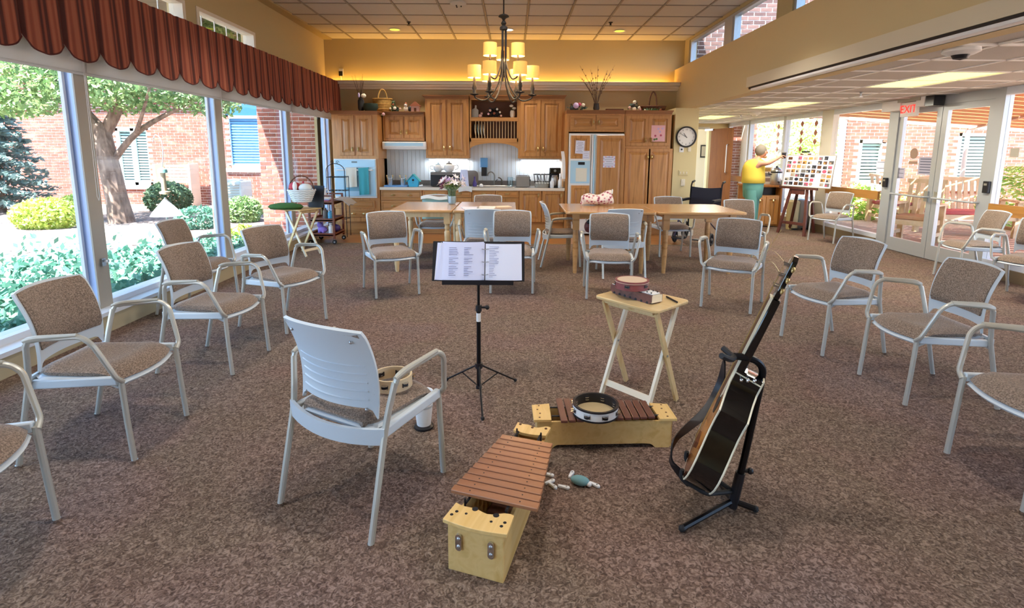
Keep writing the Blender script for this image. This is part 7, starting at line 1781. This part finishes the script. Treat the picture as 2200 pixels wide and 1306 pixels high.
# ------------------------------------------------------------------ standing woman in yellow top
PY = 9.62
def pp(a, b, dy=0): return Yp(a, b, PY + dy)
M('skin', 'b57f66', .6); M('yellowtop', 'd8bc48', .85); M('tealpants', '5f9790', .85); M('hair', '6f665c', .9); M('shoe', 'e9e6e2', .6)
base = Vector((pp(1618, 400).x, PY, 0))
t = thing('person', 'woman in sleeveless yellow top and teal trousers reaching right toward window', 'person', base)
def q(a, b, dy=0): return pp(a, b, dy) - base
def skinbody():
    V, E, Rr = [], [], []
    def chain(pts, start=None):
        last = start
        for p, r in pts:
            V.append(tuple(p)); Rr.append(r); i = len(V) - 1
            if last is not None: E.append((last, i))
            last = i
        return last
    pel = q(1617, 402); che = q(1619, 357); nk = q(1628, 342)
    chain([(pel, (.1, .09))]); b = chain([(q(1617, 385), (.11, .1)), (q(1617, 370), (.125, .1)), (che, (.13, .1))], 0)
    n_ = chain([(nk, (.055, .055)), (q(1633, 334), (.05, .05))], b)
    # right arm reaching forward to the right
    s = chain([(q(1632, 351, -.15), (.055, .055)), (q(1650, 351, -.22), (.042, .042)), (q(1664, 344, -.22), (.034, .034)), (q(1672, 339, -.22), (.026, .026)), (q(1677, 336, -.22), (.028, .02))], b)
    h0 = q(1677, 336, -.22)
    for k in range(4): chain([(h0 + Vector((.03, -.03 + .02 * k, .012)), (.009, .009)), (h0 + Vector((.062, -.034 + .022 * k, .006)), (.008, .008)), (h0 + Vector((.08, -.032 + .02 * k, -.018)), (.007, .007))], s)
    chain([(h0 + Vector((.01, -.035, -.015)), (.01, .01)), (h0 + Vector((.04, -.045, -.03)), (.008, .008))], s)
    # left arm bent behind, hand at the hip
    s = chain([(q(1606, 350, .13), (.055, .055)), (q(1600, 362, .2), (.045, .045)), (q(1596, 374, .22), (.038, .038)), (q(1595, 388, .16), (.03, .03)), (q(1599, 397, .1), (.028, .02))], b)
    h1 = q(1599, 397, .1)
    for k in range(4): chain([(h1 + Vector((.02, -.03 + .018 * k, -.03)), (.009, .009)), (h1 + Vector((.035, -.03 + .018 * k, -.055)), (.008, .008))], s)
    chain([(h1 + Vector((.03, -.03, .0)), (.009, .009)), (h1 + Vector((.045, -.04, -.015)), (.008, .008))], s)
    for sx, fx in ((-.085, 1606), (.085, 1626)):
        hx = pel + Vector((sx * .6, sx, -.03))
        fx_ = Vector((sx * .7 + (.02), sx * 1.1, .0))
        chain([(hx, (.075, .075)), (Vector((fx_.x, fx_.y, .46)), (.06, .06)), (Vector((fx_.x, fx_.y, .28)), (.058, .058)), (Vector((fx_.x - .01, fx_.y, .08)), (.04, .04)), (Vector((fx_.x + .12, fx_.y - .02, .035)), (.035, .03))], 0)
    me = bpy.data.meshes.new('body'); me.from_pydata(V, E, []); me.update(); me.materials.append(MATS['skin'])
    o = bpy.data.objects.new('body', me); COL.objects.link(o); o.parent = t
    md = o.modifiers.new('skin', 'SKIN'); md.use_smooth_shade = True
    for i, r in enumerate(Rr): me.skin_vertices[0].data[i].radius = r
    me.skin_vertices[0].data[0].use_root = True
    sb = o.modifiers.new('sub', 'SUBSURF'); sb.levels = 1; sb.render_levels = 2
    return o
skinbody()
hc = q(1637, 326)
MB().ball(hc, (.088, .075, .112), 18, 12).ball(hc + Vector((.086, -.01, -.01)), (.022, .014, .02), 8, 6).ball(hc + Vector((.03, -.075, -.01)), (.012, .01, .028), 8, 6).ball(hc + Vector((.03, .075, -.01)), (.012, .01, .028), 8, 6).ball(hc + Vector((.05, -.0, -.085)), (.045, .045, .03), 10, 6).obj('head', 'skin', t)
for s in (-1, 1): MB().ball(hc + Vector((.075, s * .03, .012)), (.01, .012, .01), 8, 6).obj('eye', 'white', t)
MB().ball(hc + Vector((.074, 0, -.05)), (.012, .024, .006), 8, 5).obj('mouth', 'rose', t)
MB().ball(hc + Vector((-.022, 0, .022)), (.098, .09, .108), 18, 12).obj('hair', 'hair', t, smooth=60)
def loft(secs, name, mat, n=22, cap=False):
    m = MB()
    for (c, rx, ry) in secs:
        for k in range(n): a = 2 * pi * k / n; m.v.append((c.x + rx * cos(a), c.y + ry * sin(a), c.z))
    for i in range(len(secs) - 1):
        for k in range(n): m.f.append((i * n + k, i * n + (k + 1) % n, (i + 1) * n + (k + 1) % n, (i + 1) * n + k))
    if cap: m.f.append(tuple(range((len(secs) - 1) * n, len(secs) * n)))
    return m.obj(name, mat, t, smooth=60)
loft([(q(1618, 393), .19, .17), (q(1618, 392), .2, .18), (q(1619, 380), .195, .17), (q(1619, 368), .19, .165), (q(1620, 357), .185, .165), (q(1622, 350), .165, .17), (q(1625, 345), .13, .15), (q(1627, 341.5), .075, .08), (q(1628, 341), .058, .06)], 'top', 'yellowtop')
zh_ = q(1617, 398).z
loft([(Vector((.0, 0, zh_ + .08)), .175, .16), (Vector((0, 0, zh_ - .05)), .175, .165), (Vector((0, 0, zh_ - .2)), .16, .16), (Vector((0, 0, zh_ - .24)), .12, .13)], 'trousers', 'tealpants')
for sx in (-1, 1): loft([(Vector((sx * .055, sx * .07, zh_ - .08)), .105, .1), (Vector((sx * .06 + .01, sx * .09, .5)), .095, .09), (Vector((sx * .06 + .01, sx * .09, .1)), .085, .08), (Vector((sx * .06 + .01, sx * .09, .095)), .07, .07)], 'trouser_leg', 'tealpants'); MB().ball((sx * .06 + .06, sx * .09, .035), (.12, .045, .035), 14, 8).obj('shoe', 'shoe', t)
hq = pp(1680, 335, -.22)
t = thing('lidded_cup', 'black lidded cup held up by the woman in yellow', 'cup', (hq.x + .035, hq.y, hq.z - .045))
MB().lathe([(.028, 0), (.036, .1), (.0, .1)], 16).obj('cup', 'black', t); MB().lathe([(.038, .098), (.038, .11), (0, .116)], 16).obj('lid', 'mwgrey', t)
